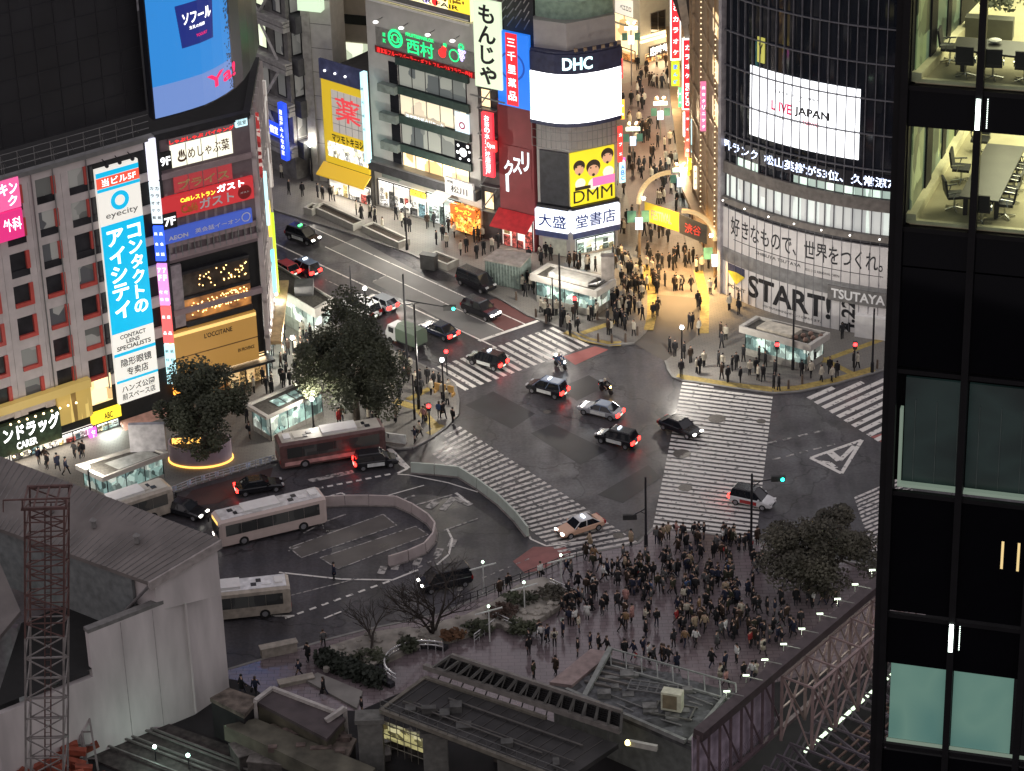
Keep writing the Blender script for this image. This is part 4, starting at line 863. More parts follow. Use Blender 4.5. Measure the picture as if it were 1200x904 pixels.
# ---- 6. corner bookshop building with curved screen
f9 = Fac([xy(G(632, 297)), xy(G(669, 303)), xy(G(724, 291))]); f9a = Fac(f9.p[:2]); f9b = Fac(f9.p[1:])
cc = G(669, 303); b9 = thing('corner_bookshop_building', 'grey corner bookshop block with curved white video screen and film poster', 'building', cc)
zA = ZAT(cc, 170); zT = ZAT(cc, 28)
mb = MB(); pts = [f9.p[0], f9.p[1], f9.p[2], f9.p[2]+Vector((-1, 16)), f9.p[0]+Vector((0, 16))]; mb.prism([xy(p) for p in pts], 0, zT); mb.build('wall', mat('warm_grey_panel', (.38, .36, .35), .6, var=.06), b9)
zsb = ZAT(cc, 143.5)
FD = Fac([top_point(x, y, zsb) for x, y in ((621, 139), (630, 141), (640, 143), (651, 144.6), (663, 145.2), (676, 144.8), (690, 143.2), (703, 141), (716, 138), (729, 134.4))])
ztop = FD.px(663, 88)[1]
ulen = FD.L
mb = MB(); FD.box(mb, 0, ulen, zsb-.5, ztop+2.6, -2.5, -.05); mb.build('screen_housing', mat('navy_housing', (.035, .04, .09), .4), b9)
s = SG('large curved glowing white video screen on the corner bookshop block', FD, (.1, zsb, ulen-.1, ztop), E_SCREEN, -.05, .03, uvz=True, name='video_screen', cat='screen')
s = SG('navy curved band with white serif letters above the white screen', FD, (0, ztop+.05, ulen, ztop+2.3), mat('navy_band', (.03, .035, .085), .5), -.05, .05, uvz=True); letter(s, 'DHC', .37, .2, .67, .85, emis('dhc_glow', (.6, .95, 1), 1.4), .03)
mb = MB()
for i in range(6):
    u = ulen*(.5+.09*i); mb.bar(FD.pt(u, ztop+2.3, -.3), FD.pt(u, ztop+2.9, .3), .1); mb.box(-.2, .2, -.2, .2, 0, .3, T=Matrix.Translation(FD.pt(u, ztop+2.85, .4)))
mb.build('spotlight', mat('bronze_lamp', (.3, .22, .15), .4, .5), b9)
mb = MB(); FD.box(mb, -.3, ulen+.3, zT+2.8, zT+3.1, -2, .6); FD.box(mb, 0, ulen, zT-1, zT+2.8, -3, -1.6)
mb.build('roof_terrace', mat('green_grey_roof', (.3, .42, .34), .5), b9)
mb = MB(); FD.box(mb, ulen*.1, ulen*.9, zT+3.15, zT+3.6, -1.2, -.9); mb.build('green_light', emis('green_wash', (.1, .8, .25), 1.2), b9)
mb = MB(); n = 18
for i in range(n): FD.box(mb, ulen*i/n, ulen*i/n+.05, zA-.6, zsb-.5, -.35, -.25)
for z in (0, 1, 2): FD.box(mb, 0, ulen, zA-.6+z*1.0, zA-.55+z*1.0, -.3, -.24)
mb.build('louver', STEEL, b9)
zP0, zP1 = f9b.px(695, 236)[1], f9b.px(695, 174)[1]
s = SG('blank dark panel on the left face of the bookshop corner', f9a, (.4, zP0, f9a.L-.05, zP1), mat('dark_panel', (.04, .042, .05), .4), .02, .2, uvz=True, name='wall_panel', cat='panel')
s = SG('yellow film poster with three faces on the right face of the bookshop corner', f9b, (.05, zP0, f9b.L-.4, zP1), emis('poster_yellow', (.72, .6, .02), .5), .02, .2, uvz=True, name='poster', cat='poster')
SK = emis('poster_skin', (.6, .33, .2), .42); HR = emis('poster_hair', (.03, .02, .015), .1)
for a, b, r in ((.2, .68, .7), (.52, .62, .85), (.84, .8, .75)):
    disc(s, a, b+.05, r*1.02, HR, 'hair'); disc(s, a, b-.02, r*.8, SK, 'face', dd=.03); disc(s, a, b-.1, r*.22, HR, 'mouth', dd=.04, n=10); disc(s, a-.06, b+.04, r*.12, HR, 'eye', dd=.04, n=8); disc(s, a+.06, b+.04, r*.12, HR, 'eye', dd=.04, n=8)
    disc(s, a+.02, b-.28, r*.9, emis('poster_cream', (.85, .78, .6), .45), 'shirt', dd=.015)
panel(s, .5, .3, 1, .46, emis('poster_pink', (.9, .12, .3), .8), th=.05); letter(s, 'おもしろい!', .53, .33, .97, .44, E_TXT, .03); panel(s, .1, .28, .45, .34, HR, th=.05); panel(s, 0, 0, 1, .24, emis('poster_yellow', (.72, .6, .02), .5), th=.05)
mb = MB(); f9b.text(mb, 'DMM', s[1]+.3, s[3]-.3, zP0+.3, zP0+1.75, .28, 0, 0); mb.build('lettering', BLACKTXT, s[0])
mb = MB(); f9a.box(mb, .1, f9a.L, zP0-.4, zP0-.05, 0, .6); f9b.box(mb, 0, f9b.L, zP0-.4, zP0-.05, 0, .6); mb.build('ledge', DSTEEL, b9)
zs0, zs1 = f9b.px(695, 266)[1], f9b.px(695, 242)[1]; FW = emis('white_signface', (.82, .87, 1), .78)
for i, (ff, txt, lab) in enumerate(((f9a, '大盛', 'left half of the white bookshop name sign at the corner'), (f9b, '堂書店', 'right half of the white bookshop name sign at the corner'))):
    s = SG(lab, ff, (-.1 if i == 0 else 0.0, zs0, ff.L+.0, zs1), FW, .05, .7, uvz=True); letter(s, txt, .1 if i == 0 else .06, .2, .95 if i == 0 else .9, .85, mat('blue_char', (.006, .03, .2), .5, var=0), .03)
    panel(s, 0, -.28, 1, -.02, mat('blue_edge', (.06, .08, .2)), 'edge', .0)
part('shop_window', f9b, .6, f9b.L-.5, .4, zs0-1.0, .02, .12, litvar('book_shop', [(.85, .95, .75), (.4, .5, .4), (.9, 1, .85), (.25, .25, .22), (.7, .7, .5), (.95, .98, .9)], .7, (1.1, 1.1, 1.6), gaps=True), b9)
part('shutter', f9a, .5, f9a.L-.5, .2, zs0-1.2, .02, .1, mat('pale_shutter', (.5, .52, .44), .5), b9)
mb = MB()
for a in (.1, .3, .5, .7, .9):
    mb.ball(f9b.pt(f9b.L*a, zP0-.5, .7), .14, nu=6, nv=4); mb.ball(f9a.pt(f9a.L*a, zP0-.5, .7), .14, nu=6, nv=4)
mb.build('downlight', E_WHITE, b9)
FV = Fac([f9b.pt(f9b.L, 0, .3).xy, f9b.pt(f9b.L+.6, 0, .3).xy])
for i, (x, ya, yb, m, lab, tx_) in enumerate(((731, 148, 190, emis('red_white_sign', (.8, .06, .05), 0.58), 'slim red projecting sign beside the film poster', 'カフェ'), (733, 190, 214, E_CYAN, 'slim cyan projecting sign by the street mouth', 'ABC'))):
    gp = FV.pt(.3+.2*i, 0); s = SG(lab, FV, (.0+.2*i, ZAT(gp, yb), .55+.3*i, ZAT(gp, ya)), m, -.1, .1, uvz=True, name='projecting_sign'); letter(s, tx_, .1, .1, .9, .9, E_TXT if i == 0 else E_BLUE, v=True)

# ---- 7. shopping street: far corner block and right-hand row
f10 = Fac([xy(G(700, 60)), xy(G(750, 77)), xy(G(815, 58))]); f10a = Fac(f10.p[:2]); f10b = Fac(f10.p[1:])
b10 = thing('far_corner_shop_building', 'pale corner building with gold light lines closing the shopping street', 'building', G(750, 77))
mb = MB(); pts = [f10.p[0], f10.p[1], f10.p[2], f10.p[2]+Vector((0, 25)), f10.p[0]+Vector((0, 25))]; mb.prism([xy(p) for p in pts], 0, 60); mb.build('wall', mat('pale_wall', (.36, .36, .32), .6, var=.07), b10)
for ya in (57, 52): 
    z = f10b.px(770, ya-12)[1]; part('gold_line', f10b, 0, f10b.L, z, z+.25, .02, .3, emis('gold_line', (1, .75, .35), 1.6), b10)
for ya, yb in ((60, 32), (29, 20)): part('window', f10a, f10a.L*.4, f10a.L-.4, f10a.px(735, ya)[1], f10a.px(735, yb)[1], .02, .1, WARMWIN, b10)
part('shop_window', f10a, f10a.L*.3, f10a.L-.6, .2, f10a.px(735, 56)[1], .02, .1, SHOPWARM, b10); part('shop_window', f10b, .8, f10b.L-.5, .2, f10b.px(770, 60)[1], .02, .1, litvar('pale_warm_shop', [(.9, .75, .5), (.5, .42, .3), (.95, .85, .6)], .9, (.6, .6, .6), gaps=True), b10)
s = SG('white glowing shop sign at the end of the shopping street', f10b, (f10b.px(760, 60)[0], f10b.px(770, 64)[1], f10b.px(790, 55)[0], f10b.px(770, 52)[1]), WALLDARK, .1, .3, uvz=True); letter(s, '出時舞野', .02, .1, .98, .95, emis('big_white_letter', (1, 1, 1), 2.2), .06)
z = f10b.px(772, 40)[1]; window(b10, f10b, f10b.px(762, 40)[0], f10b.px(780, 30)[0], z, z+3.2, STEEL, GLASSD, .1, .06, 1)
s = SG('pale lettering board high on the far corner building', f10a, (722, 14, 742, 1), emis('pale_board', (.6, .58, .52), .6), .05, .2); letter(s, 'ベエロロ', .3, .3, .95, .6, BLACKTXT)
f11 = Fac([xy(G(789, 40)), xy(G(797, 150)), xy(G(812, 262)), xy(G(846, 338))])
b11 = thing('street_side_building', 'tall beige building with dotted light columns lining the right of the shopping street', 'building', G(812, 262))
mb = MB(); pts = list(f11.p)+[f11.p[-1]+Vector((14, 8)), f11.p[0]+Vector((20, 0))]; mb.prism([xy(p) for p in pts], 0, 62); mb.build('wall', mat('bronze_panel', (.34, .25, .16), .45, .15, var=.12), b11)
mb = MB(); mb2 = MB()
for i in range(14):
    u = f11.L*(.25+.75*i/14); f11.box(mb, u, u+.12, 4, 62, 0, .25)
for k in range(14): f11.box(mb, 0, f11.L, 5+k*4.1, 5.25+k*4.1, 0, .2)
mb.build('facade_rib', mat('bronze_rib', (.42, .31, .2), .4, .3), b11)
for fr in (.62, .86, .965):
    for k in range(40): mb2.ball(f11.pt(f11.L*fr, 5+k*.62, .35), .09, nu=5, nv=3)
o = mb2.build('dotted_lights', emis('warm_dot', (1, .8, .5), 1.0), b11); o['kind'] = 'stuff'
for k in range(4): part('window', f11, f11.L*.93, f11.L*.98, 18+k*5, 20.5+k*5, .02, .1, WARMWIN, b11)
for k in range(5): part('shop_window', f11, f11.L*(.08+.17*k), f11.L*(.2+.17*k), .2, 3.6, .02, .15, (SHOPWARM, SHOPW, SHOPWARM, SHOPCOOL, SHOPWARM)[k], b11)
part('canopy', f11, f11.L*.05, f11.L*.9, 3.9, 4.3, 0, 1.2, mat('bronze_panel', (.34, .25, .16)), b11)
def vsign(lab, gx, gy, xa, xb, ya, yb, face, txt, tm, border=None, name='projecting_sign', th=.4, bold=.04):
    g = G(gx, gy); z0, z1 = ZAT(g, yb), ZAT(g, ya); k = FP/(G(gx, gy, (z0+z1)/2)-CP).length
    k = FP/(Vector((g.x, g.y, (z0+z1)/2))-CP).length; x = PX((g.x, g.y, (z0+z1)/2))[0]
    f = Fac([(g.x+(xa-x)/k, g.y), (g.x+(xb-x)/k, g.y)])
    s = SG(lab, f, (0, z0, f.L, z1), border or face, -th, 0, uvz=True, name=name)
    if border: panel(s, .12 if border else 0, .02, .88, .985, face, th=.03); s = s[:5]+(s[5]+.03, f)
    if txt: letter(s, txt, .18, .03, .82, .96, tm, bold, v=True)
    return s
RK = emis('karaoke_red', (.75, .02, .035), 0.61)
KARA = []
KARA.append(vsign('upper red karaoke sign in a white lit frame', 792, 178, 785.5, 798, -40, 71, RK, None, E_TXT, emis('sign_border', (1, 1, 1), .8)))
KARA.append(vsign('lower red karaoke sign in a white lit frame', 804, 235, 799.5, 812, 46, 129, RK, None, E_TXT, emis('sign_border', (1, 1, 1), .8)))
KS = KARA[0]; letter(KS, 'カラオケ', .2, .03, .8, .5, E_TXT, .03, v=True); letter(KS, 'BIG ECHO', .3, .53, .7, .75, E_TXT, .03, rot=-1)
KS = KARA[1]; letter(KS, 'カラオケ', .2, .42, .8, .95, E_TXT, .03, v=True); letter(KS, 'BIG ECHO', .3, .06, .7, .38, E_TXT, .03, rot=-1)
vsign('red and white slim sign under the lower karaoke sign', 805, 236, 803, 809, 131, 184, emis('red_white_sign', (.8, .06, .05), 0.58), '飲み放題', E_TXT)
vsign('pale blue slim sign beside the red and white one', 812, 258, 810, 816, 141, 179, E_CYAN, '個室居酒屋', BLACKTXT)
vsign('light panel of orange and blue posters', 803, 233, 800.5, 806, 133, 160, E_WHITE, '♪☆', E_BLUE)
vsign('small lime and blue sign under the upper karaoke sign', 793, 182, 787, 796, 73, 101, emis('lime_sign', (.5, .72, .02), .55), 'まんが', E_BLUE)
vsign('tall soft pink sign standing out from the beige building', 825, 296, 821, 828, 97, 154, emis('soft_pink', (.85, .2, .38), 0.50), '美容クリニック', E_TXT)
for gx_, gy_, xa, xb, ya, yb, fc, tx_, tm, lab in ((808, 248, 806, 811, 186, 206, E_YEL, '焼肉', BLACKTXT, 'small amber sign low on the right of the shopping street'), (816, 272, 813, 817, 196, 222, E_WARM if False else emis('warm_white_sign', (1, .85, .6), .8), '居酒屋', BLACKTXT, 'small warm white sign near the right gate post'),
        (797, 190, 795, 799, 104, 126, emis('green_sign', (.1, .6, .25), .7), '薬局', E_TXT, 'small green sign between the karaoke signs and the street'), (731, 150, 727, 732, 118, 140, emis('orange_sign', (.95, .4, .05), .7), '寿司', E_TXT, 'small orange sign behind the bookshop corner'), (733, 230, 729, 733, 186, 200, emis('magenta_sign', (.8, .1, .5), .7), 'BAR', E_TXT, 'small magenta sign by the left edge of the street'),
        (790, 120, 788, 792, 62, 84, emis('warm_white_sign', (1, .85, .6), .8), '喫茶', BLACKTXT, 'small warm white sign far up the shopping street'), (730, 110, 726, 730, 70, 92, emis('red_sign2', (.8, .05, .05), .7), '牛丼', E_TXT, 'small red sign far up the left side of the street')):
    vsign(lab, gx_, gy_, xa, xb, ya, yb, fc, tx_, tm)
g = G(800, 190); zz0 = ZAT(g, 45)
mb = MB(); gx = G(812, 20, zz0+5).x-1; g = G(803, 215); g.y -= 3
mb.hexa([(gx+1, g.y-1, zz0+1), (gx+2.8, g.y-1, zz0), (gx+4, g.y+2, zz0), (gx+1.5, g.y+2, zz0+1), (gx-2, g.y-1.5, zz0+10), (gx+4, g.y-1.5, zz0+10), (gx+5, g.y+2, zz0+10), (gx-1, g.y+2, zz0+10)])
o = mb.build('hanging_box', mat('brown_black_box', (.06, .045, .04), .4), None, (gx, g.y, zz0)); tag(o, 'dark brown faceted box hanging high over the shopping street', 'facade box')
mb = MB(); mb.poly([(gx-.2, g.y-1.6, zz0+3.6), (gx+1.2, g.y-1.15, zz0+1.4), (gx+2.6, g.y-1.15, zz0+.7), (gx+1.4, g.y-1.5, zz0+3.3)]); mb.poly([(gx-1.2, g.y-1.55, zz0+9.5), (gx-.2, g.y-1.62, zz0+3.9), (gx+.6, g.y-1.6, zz0+3.9), (gx-.2, g.y-1.57, zz0+9.5)]); mb.build('pale_facet', mat('pale_facet', (.5, .44, .36)), o)

# ---- 8. curved glass building with the big screen
P3 = [Vector(xy(G(*q_))) for q_ in ((848, 343), (925, 372.5), (1036, 395))]
def circ(a, b, c):
    d = 2*(a.x*(b.y-c.y)+b.x*(c.y-a.y)+c.x*(a.y-b.y)); A2, B2, C2 = a.length_squared, b.length_squared, c.length_squared
    return Vector(((A2*(b.y-c.y)+B2*(c.y-a.y)+C2*(a.y-b.y))/d, (A2*(c.x-b.x)+B2*(a.x-c.x)+C2*(b.x-a.x))/d))
ce = circ(*P3); rq = (P3[0]-ce).length
a0 = math.atan2(P3[0].y-ce.y, P3[0].x-ce.x); a1 = math.atan2(P3[2].y-ce.y, P3[2].x-ce.x)
if a1 < a0: a1 += 2*math.pi
NQ = 26; FQ = Fac([(ce.x+rq*math.cos(a0+(a1-a0)*1.12*i/NQ), ce.y+rq*math.sin(a0+(a1-a0)*1.12*i/NQ)) for i in range(NQ+1)])
b12 = thing('curved_glass_building', 'curved dark glass building with huge white video screen and banner-wrapped base', 'building', FQ.base())
mb = MB(); pts = list(FQ.p)+[FQ.p[-1]+Vector((0, 25)), FQ.p[0]+Vector((6, 30))]; mb.prism([xy(p) for p in pts], 0, 70)
mb.build('glass_wall', glass('curtain_glass', (.012, .015, .022), .05), b12)
def zq_(y): return FQ.px(877, y)[1]
LQ = FQ.L; uR = FQ.px(1043, 330)[0]
Z = [zq_(y) for y in (356, 315, 299, 252, 246, 239, 212, 198, 190)]
part('base_plinth', FQ, 0, LQ, .12, Z[0], 0, .3, mat('grey_plinth', (.1, .1, .1)), b12)
part('grey_louver_band', FQ, 0, LQ, Z[1], Z[2], 0, .35, mat('grey_louver', (.2, .2, .2), .5), b12)
part('dark_gap', FQ, 0, LQ, Z[3], Z[4], 0, .05, DSTEEL, b12)
part('ledge', FQ, 0, LQ, Z[4], Z[5], 0, .5, mat('brown_grey_ledge', (.17, .155, .14)), b12)
part('lit_window_band', FQ, .4, uR, Z[5], Z[6], 0, .04, litvar('pale_blind_windows', [(.42, .43, .41), (.55, .6, .56), (.35, .36, .35), (.6, .68, .62)], .5, (.9, .9, .05)), b12)
part('ledge', FQ, 0, LQ, Z[6], Z[7], 0, .3, mat('brown_grey_ledge', (.17, .155, .14)), b12)
mb = MB(); FQ.box(mb, FQ.px(890, 195)[0]-3, FQ.px(890, 195)[0], Z[7], Z[7]+.9, 0, .03); FQ.box(mb, FQ.px(930, 215)[0], uR, Z[7]+.1, Z[7]+1.1, 0, .03); mb.build('lit_window_strip', litvar('pale_green_strip', [(.55, .7, .6), (.25, .32, .28), (.7, .8, .7)], .7, (.8, .8, .05)), b12)
WSH = mat('white_banner', (.64, .62, .61), .6, var=.05, scale=1)
s = SG('white start banner with bold black letters around the curved base', FQ, (0, Z[0], uR, Z[1]), WSH, .05, .3, uvz=True, name='banner', cat='banner')
def qf(x, y): return (FQ.px(x, y)[0]-s[1])/(s[3]-s[1])
letter(s, 'START!', qf(879, 330), .27, qf(975, 365), .9, BLACKTXT, .06)
letter(s, '4/20 TSUTAYAからVポイントに変わります。', qf(896, 350), .12, qf(964, 370), .2, BLACKTXT, .01)
mb = MB(); ua, ub = FQ.px(856, 325)[0], FQ.px(875, 330)[0]; zm0, zm1 = Z[0]+(Z[1]-Z[0])*.45, Z[0]+(Z[1]-Z[0])*.98; um = (ua+ub)/2
mb.poly([FQ.pt(ua, zm1, .34), FQ.pt(ua, zm0+1.2, .34), FQ.pt(um, zm0, .34), FQ.pt(ub, zm0+1.2, .34), FQ.pt(ub, zm1, .34)]); mb.build('emblem', mat('navy_emblem', (.04, .045, .09)), s[0])
mb = MB(); mb.poly([FQ.pt(ua, zm1-.9, .37), FQ.pt(ua, zm0+1.2, .37), FQ.pt(um, zm0, .37), FQ.pt(um, zm0+1.5, .37)]); mb.poly([FQ.pt(um, zm0+1.5, .37), FQ.pt(um, zm0, .37), FQ.pt(ub, zm0+1.2, .37), FQ.pt(ub, zm1-.9, .37)]); mb.build('emblem_chevron', mat('yellow_emblem', (.6, .5, .05)), s[0])
letter(s, 'POINT', qf(856, 330), .3, qf(876, 335), .4, BLACKTXT, .01)
letter(s, '4.22', qf(987, 370), .02, qf(1003, 370), .95, BLACKTXT, .05, rot=1)
s = SG('dark grey store name band with white letters at the base of the curved building', FQ, (FQ.px(972, 340)[0], Z[1]-.6, uR+.2, Z[1]+1.1), mat('grey_name_band', (.16, .155, .15)), .3, .5, uvz=True); letter(s, 'TSUTAYA', .06, .2, .92, .85, WTXT, .04)
s = SG('grey slogan banner with black brush characters around the curved building', FQ, (0, Z[2], uR+.4, Z[3]), mat('grey_banner', (.54, .52, .51), .6, var=.05), .05, .3, uvz=True, name='banner', cat='banner')
letter(s, '好きなもので、世界をつくれ。', qf(859, 270), .38, qf(1035, 320), .85, BLACKTXT, .01); letter(s, 'SHIBUYA TSUTAYA', qf(888, 295), .14, qf(940, 310), .22, BLACKTXT, .01); panel(s, qf(862, 280), .27, qf(1036, 320), .285, BLACKTXT, 'underline')
letter(s, '2023.3.22 RENEWAL OPEN', qf(945, 305), .1, qf(985, 310), .16, BLACKTXT, 0)
for k in range(7):                                            # small floodlights on the ledge washing the banners
    u = LQ*(.06+.135*k); p = FQ.pt(u, Z[5]+.15, 1.5); mb = MB(); mb.bar(FQ.pt(u, Z[5]-.1, .3), p, .06); fl_ = mb.build('ledge_lamp', STEEL, b12); mb = MB(); mb.ball(p, .1, nu=6, nv=4); mb.build('bulb', emis('ledge_bulb', (1, .97, .9), 3), fl_)
    ld = bpy.data.lights.new('banner_light', 'POINT'); ld.energy = 55; ld.color = (1, .95, .88); ld.shadow_soft_size = .3; lo = bpy.data.objects.new('banner_light', ld); C.objects.link(lo); lo.location = FQ.pt(u, Z[5]-3.2, 3.4)
# ticker and video screen
zt0, zt1 = zq_(188), zq_(170)
s = SG('news ticker strip of white lit characters below the large screen', FQ, (0, zt0, uR, zt1), mat('ticker_black', (.012, .012, .02), .3), .02, .12, uvz=True, name='news_ticker', cat='screen')
letter(s, '界ランク  松山英樹が53位、久常涼7', .0, .2, 1.0, .85, emis('ticker_blue_white', (.62, .72, 1), 1.7), .02)
uS0, zS1 = FQ.px(880, 76); _, zS0 = FQ.px(879, 157); uS1 = FQ.px(1008, 130)[0]
s = SG('huge white video screen behind the glass of the curved building', FQ, (uS0, zS0, uS1, zS1), emis('screen_white_soft', (.95, .97, 1), 1.0), .02, .1, uvz=True, name='video_screen', cat='screen')
letter(s, 'L I', .22, .46, .31, .6, emis('pinkred_txt', (.7, .01, .1), .4), .03); letter(s, 'VE', .31, .45, .41, .6, MATS['pinkred_txt'], .03); letter(s, 'JAPAN', .44, .45, .75, .6, BLACKTXT, .03); letter(s, 'TOKYO', .51, .36, .66, .42, emis('pinkred_txt', (.8, .02, .15), .8)); letter(s, 'PERFECT GUIDE', .28, .36, .48, .39, BLACKTXT); letter(s, '日本を楽しむための情報サイト', .25, .72, .73, .76, BLACKTXT); letter(s, 'グルメ', .43, .66, .53, .69, BLACKTXT)
mb = MB(); nM = int(LQ/1.02)
for i in range(nM+1):
    u = i*1.02; FQ.box(mb, u-.035, u+.035, Z[5], 70, 0, .25); FQ.box(mb, u-.018, u+.018, Z[0], Z[5], .3, .36)
mb.build('mullion', mat('mullion_grey', (.13, .13, .145), .5), b12)
mb = MB(); z = zq_(43); dzz = z-zq_(84)
for k in range(-2, 6): 
    zz_ = zq_(84)+k*dzz
    if True: FQ.box(mb, 0, LQ, zz_-.045, zz_+.045, .1, .33)
mb.build('transom', mat('mullion_grey', (.12, .12, .13)), b12)
mb = MB(); FQ.box(mb, uR-.1, uR+1.5, .1, 70, 0, .7); mb.build('corner_column', mat('silver_column', (.34, .32, .33), .5), b12)
mb = MB(); FQ.box(mb, -.3, .15, .1, 70, -.3, .7); mb.build('edge_column', mat('silver_column', (.34, .32, .33), .5), b12)
s = SG('lime vertical banner with a dark mark high on the curved glass', FQ, (888, 72, 897, 45), emis('olive_banner', (.4, .38, .08), .55), .05, .12); letter(s, 'Y', .2, .35, .8, .75, BLACKTXT, .03)
for x, y, c, t_ in ((857, 20, E_BLUE, '酒'), (866, 12, E_RED, '薬'), (912, 12, emis('pale_cyan_txt', (.75, .9, .95), 1), '店'), (949, 62, E_WHITE, ''), (861, 50, E_WHITE, '')): pass
part('door_box', FQ, FQ.px(1005, 390)[0], uR, .12, Z[0]+2.6, .3, 1.1, WHITE, b12)
# ================= KIOSKS, LAMPS, SIGNALS, BARRIERS, PLANTERS
GRAVEL = mat('roof_gravel', (.075, .07, .06), .8, var=.4, scale=4, detail=6)
RIM = mat('pale_roof_rim', (.46, .44, .4), .6, var=.1)
TEALG = litvar('teal_lit_glass', [(.35, .55, .5), (.6, .8, .72), (.25, .4, .38), (.8, .9, .8)], .3, (.7, .7, .5), gaps=True)
WHITEG = litvar('pale_lit_glass', [(.7, .8, .68), (.9, .95, .85), (.4, .5, .45)], .4, (.5, .5, .4), gaps=True)
def quadz(px4, z): return [G(x, y, z) for x, y in px4]
def kiosk(name, label, cat, px4, h, glassm, wall_h=0.9, extra=None, rimh=.75, wallm=None, solid=()):
    """px4: roof corners left, back, right, front seen in the photo at height h"""
    q = quadz(px4, h); c = sum(q, Vector())/4; r = thing(name, label, cat, (c.x, c.y, .12))
    poly = [xy(q[3]), xy(q[2]), xy(q[1]), xy(q[0])]
    def inset(d): 
        out = []
        for p in poly: v = Vector(p)-c.xy; out.append(xy(c.xy+v*(1-d/v.length)))
        return out
    a = inset(.0); b = inset(.45); mb = MB()
    for i in range(4):
        p, p2, k, k2 = a[i], a[(i+1) % 4], b[i], b[(i+1) % 4]
        mb.hexa([(*p, h-rimh), (*p2, h-rimh), (*k2, h-rimh), (*k, h-rimh), (*p, h), (*p2, h), (*k2, h), (*k, h)])
    mb.build('roof_rim', RIM, r)
    mb = MB(); mb.prism(inset(.3), h-rimh+.05, h-.3); mb.build('roof', GRAVEL, r)
    w_ = inset(.7); f = MB(); gl = MB(); base = MB()
    for i in range(4):
        p, p2 = Vector(w_[i]), Vector(w_[(i+1) % 4]); t = (p2-p).normalized(); n = Vector((t.y, -t.x))*.06
        if i in solid: base.hexa([(*(p-n), .12), (*(p2-n), .12), (*(p2+n), .12), (*(p+n), .12), (*(p-n), h-rimh), (*(p2-n), h-rimh), (*(p2+n), h-rimh), (*(p+n), h-rimh)]); continue
        base.hexa([(*(p-n), .12), (*(p2-n), .12), (*(p2+n), .12), (*(p+n), .12), (*(p-n), wall_h), (*(p2-n), wall_h), (*(p2+n), wall_h), (*(p+n), wall_h)])
        n2 = n*.4; gl.hexa([(*(p-n2), wall_h), (*(p2-n2), wall_h), (*(p2+n2), wall_h), (*(p+n2), wall_h), (*(p-n2), h-rimh), (*(p2-n2), h-rimh), (*(p2+n2), h-rimh), (*(p+n2), h-rimh)])
        m = max(2, int((p2-p).length/1.8))
        for k in range(m+1): s_ = p.lerp(p2, k/m); f.bar((*s_, .12), (*s_, h-rimh), .1)
    base.build('low_wall', wallm or mat('pale_low_wall', (.36, .35, .31), .6), r); gl.build('glass', glassm, r); f.build('post', DSTEEL, r)
    return r, q, c
r, q, c = kiosk('subway_entrance', 'flat-roofed subway entrance with teal lit glass on the bookshop corner', 'subway entrance', [(621, 321), (642, 308), (722, 327), (699, 342)], 3.4, TEALG)
mb = MB(); a = q[0].lerp(q[1], .5); b = q[3].lerp(q[2], .5); d = b-a; s_ = (q[1]-q[0]).normalized()*.9
p0, p1 = a+d*.2, a+d*.8; mb.hexa([p0-s_-Vector((0, 0, .35)), p1-s_-Vector((0, 0, .35)), p1+s_-Vector((0, 0, .35)), p0+s_-Vector((0, 0, .35)), p0-s_*.9+Vector((0, 0, .2)), p1-s_*.9+Vector((0, 0, .2)), p1+s_*.9+Vector((0, 0, .2)), p0+s_*.9+Vector((0, 0, .2))]); mb.build('duct', mat('duct_grey', (.33, .32, .29), .5), r)
mb = MB()
for k in range(7): mb.tube(a+d*(.8+.02*k)-s_*(.8-.2*k), a+d*.93-s_*(.9-.25*k)+Vector((0, 0, .3)), .12)
mb.build('pipe', STEEL, r)
mb = MB(); g = q[2].lerp(q[1], .12); mb.box(g.x-.7, g.x+.7, g.y-.5, g.y+.5, .12, 6.0); mb.build('shaft', mat('brown_grey_shaft', (.3, .27, .24)), r)
r, q, c = kiosk('police_box_kiosk', 'flat-roofed glass subway entrance before the curved building', 'subway entrance', [(866, 382), (886, 370), (973, 390), (950, 405)], 3.4, TEALG)
mb = MB(); a = q[0].lerp(q[1], .5); d = q[3].lerp(q[2], .5)-a; s_ = (q[1]-q[0])*.32
mb.hexa([a+d*.2-s_-Vector((0, 0, .3)), a+d*.68-s_-Vector((0, 0, .3)), a+d*.68+s_-Vector((0, 0, .3)), a+d*.2+s_-Vector((0, 0, .3)), a+d*.2-s_+Vector((0, 0, .1)), a+d*.68-s_+Vector((0, 0, .1)), a+d*.68+s_+Vector((0, 0, .1)), a+d*.2+s_+Vector((0, 0, .1))]); mb.build('roof_hatch', mat('cream_hatch', (.5, .46, .38)), r)
mb = MB()
for k in range(6): mb.ball(a+d*(.72+.045*k)+s_*(.8*((k % 3)-1))+Vector((0, 0, -.1)), .3, nu=6, nv=4)
mb.build('vent', mat('rusty_vent', (.2, .13, .1)), r)
r, q, c = kiosk('glass_subway_entrance', 'glass-roofed subway entrance by the round tree under the signed corner', 'subway entrance', [(287, 474), (361, 442.5), (384, 455), (312, 489)], 3.2, TEALG, .7, rimh=.35)
mb = MB()
for k in range(4):
    t0, t1 = .3+.14*k, .42+.14*k; A0 = q[0].lerp(q[1], t0).lerp(q[3].lerp(q[2], t0), .25); A1 = q[0].lerp(q[1], t1).lerp(q[3].lerp(q[2], t1), .25); B0 = q[0].lerp(q[1], t0).lerp(q[3].lerp(q[2], t0), .7); B1 = q[0].lerp(q[1], t1).lerp(q[3].lerp(q[2], t1), .7)
    z = Vector((0, 0, -.22)); mb.poly([A0+z, B0+z, B1+z, A1+z])
mb.build('skylight', TEALG, r)
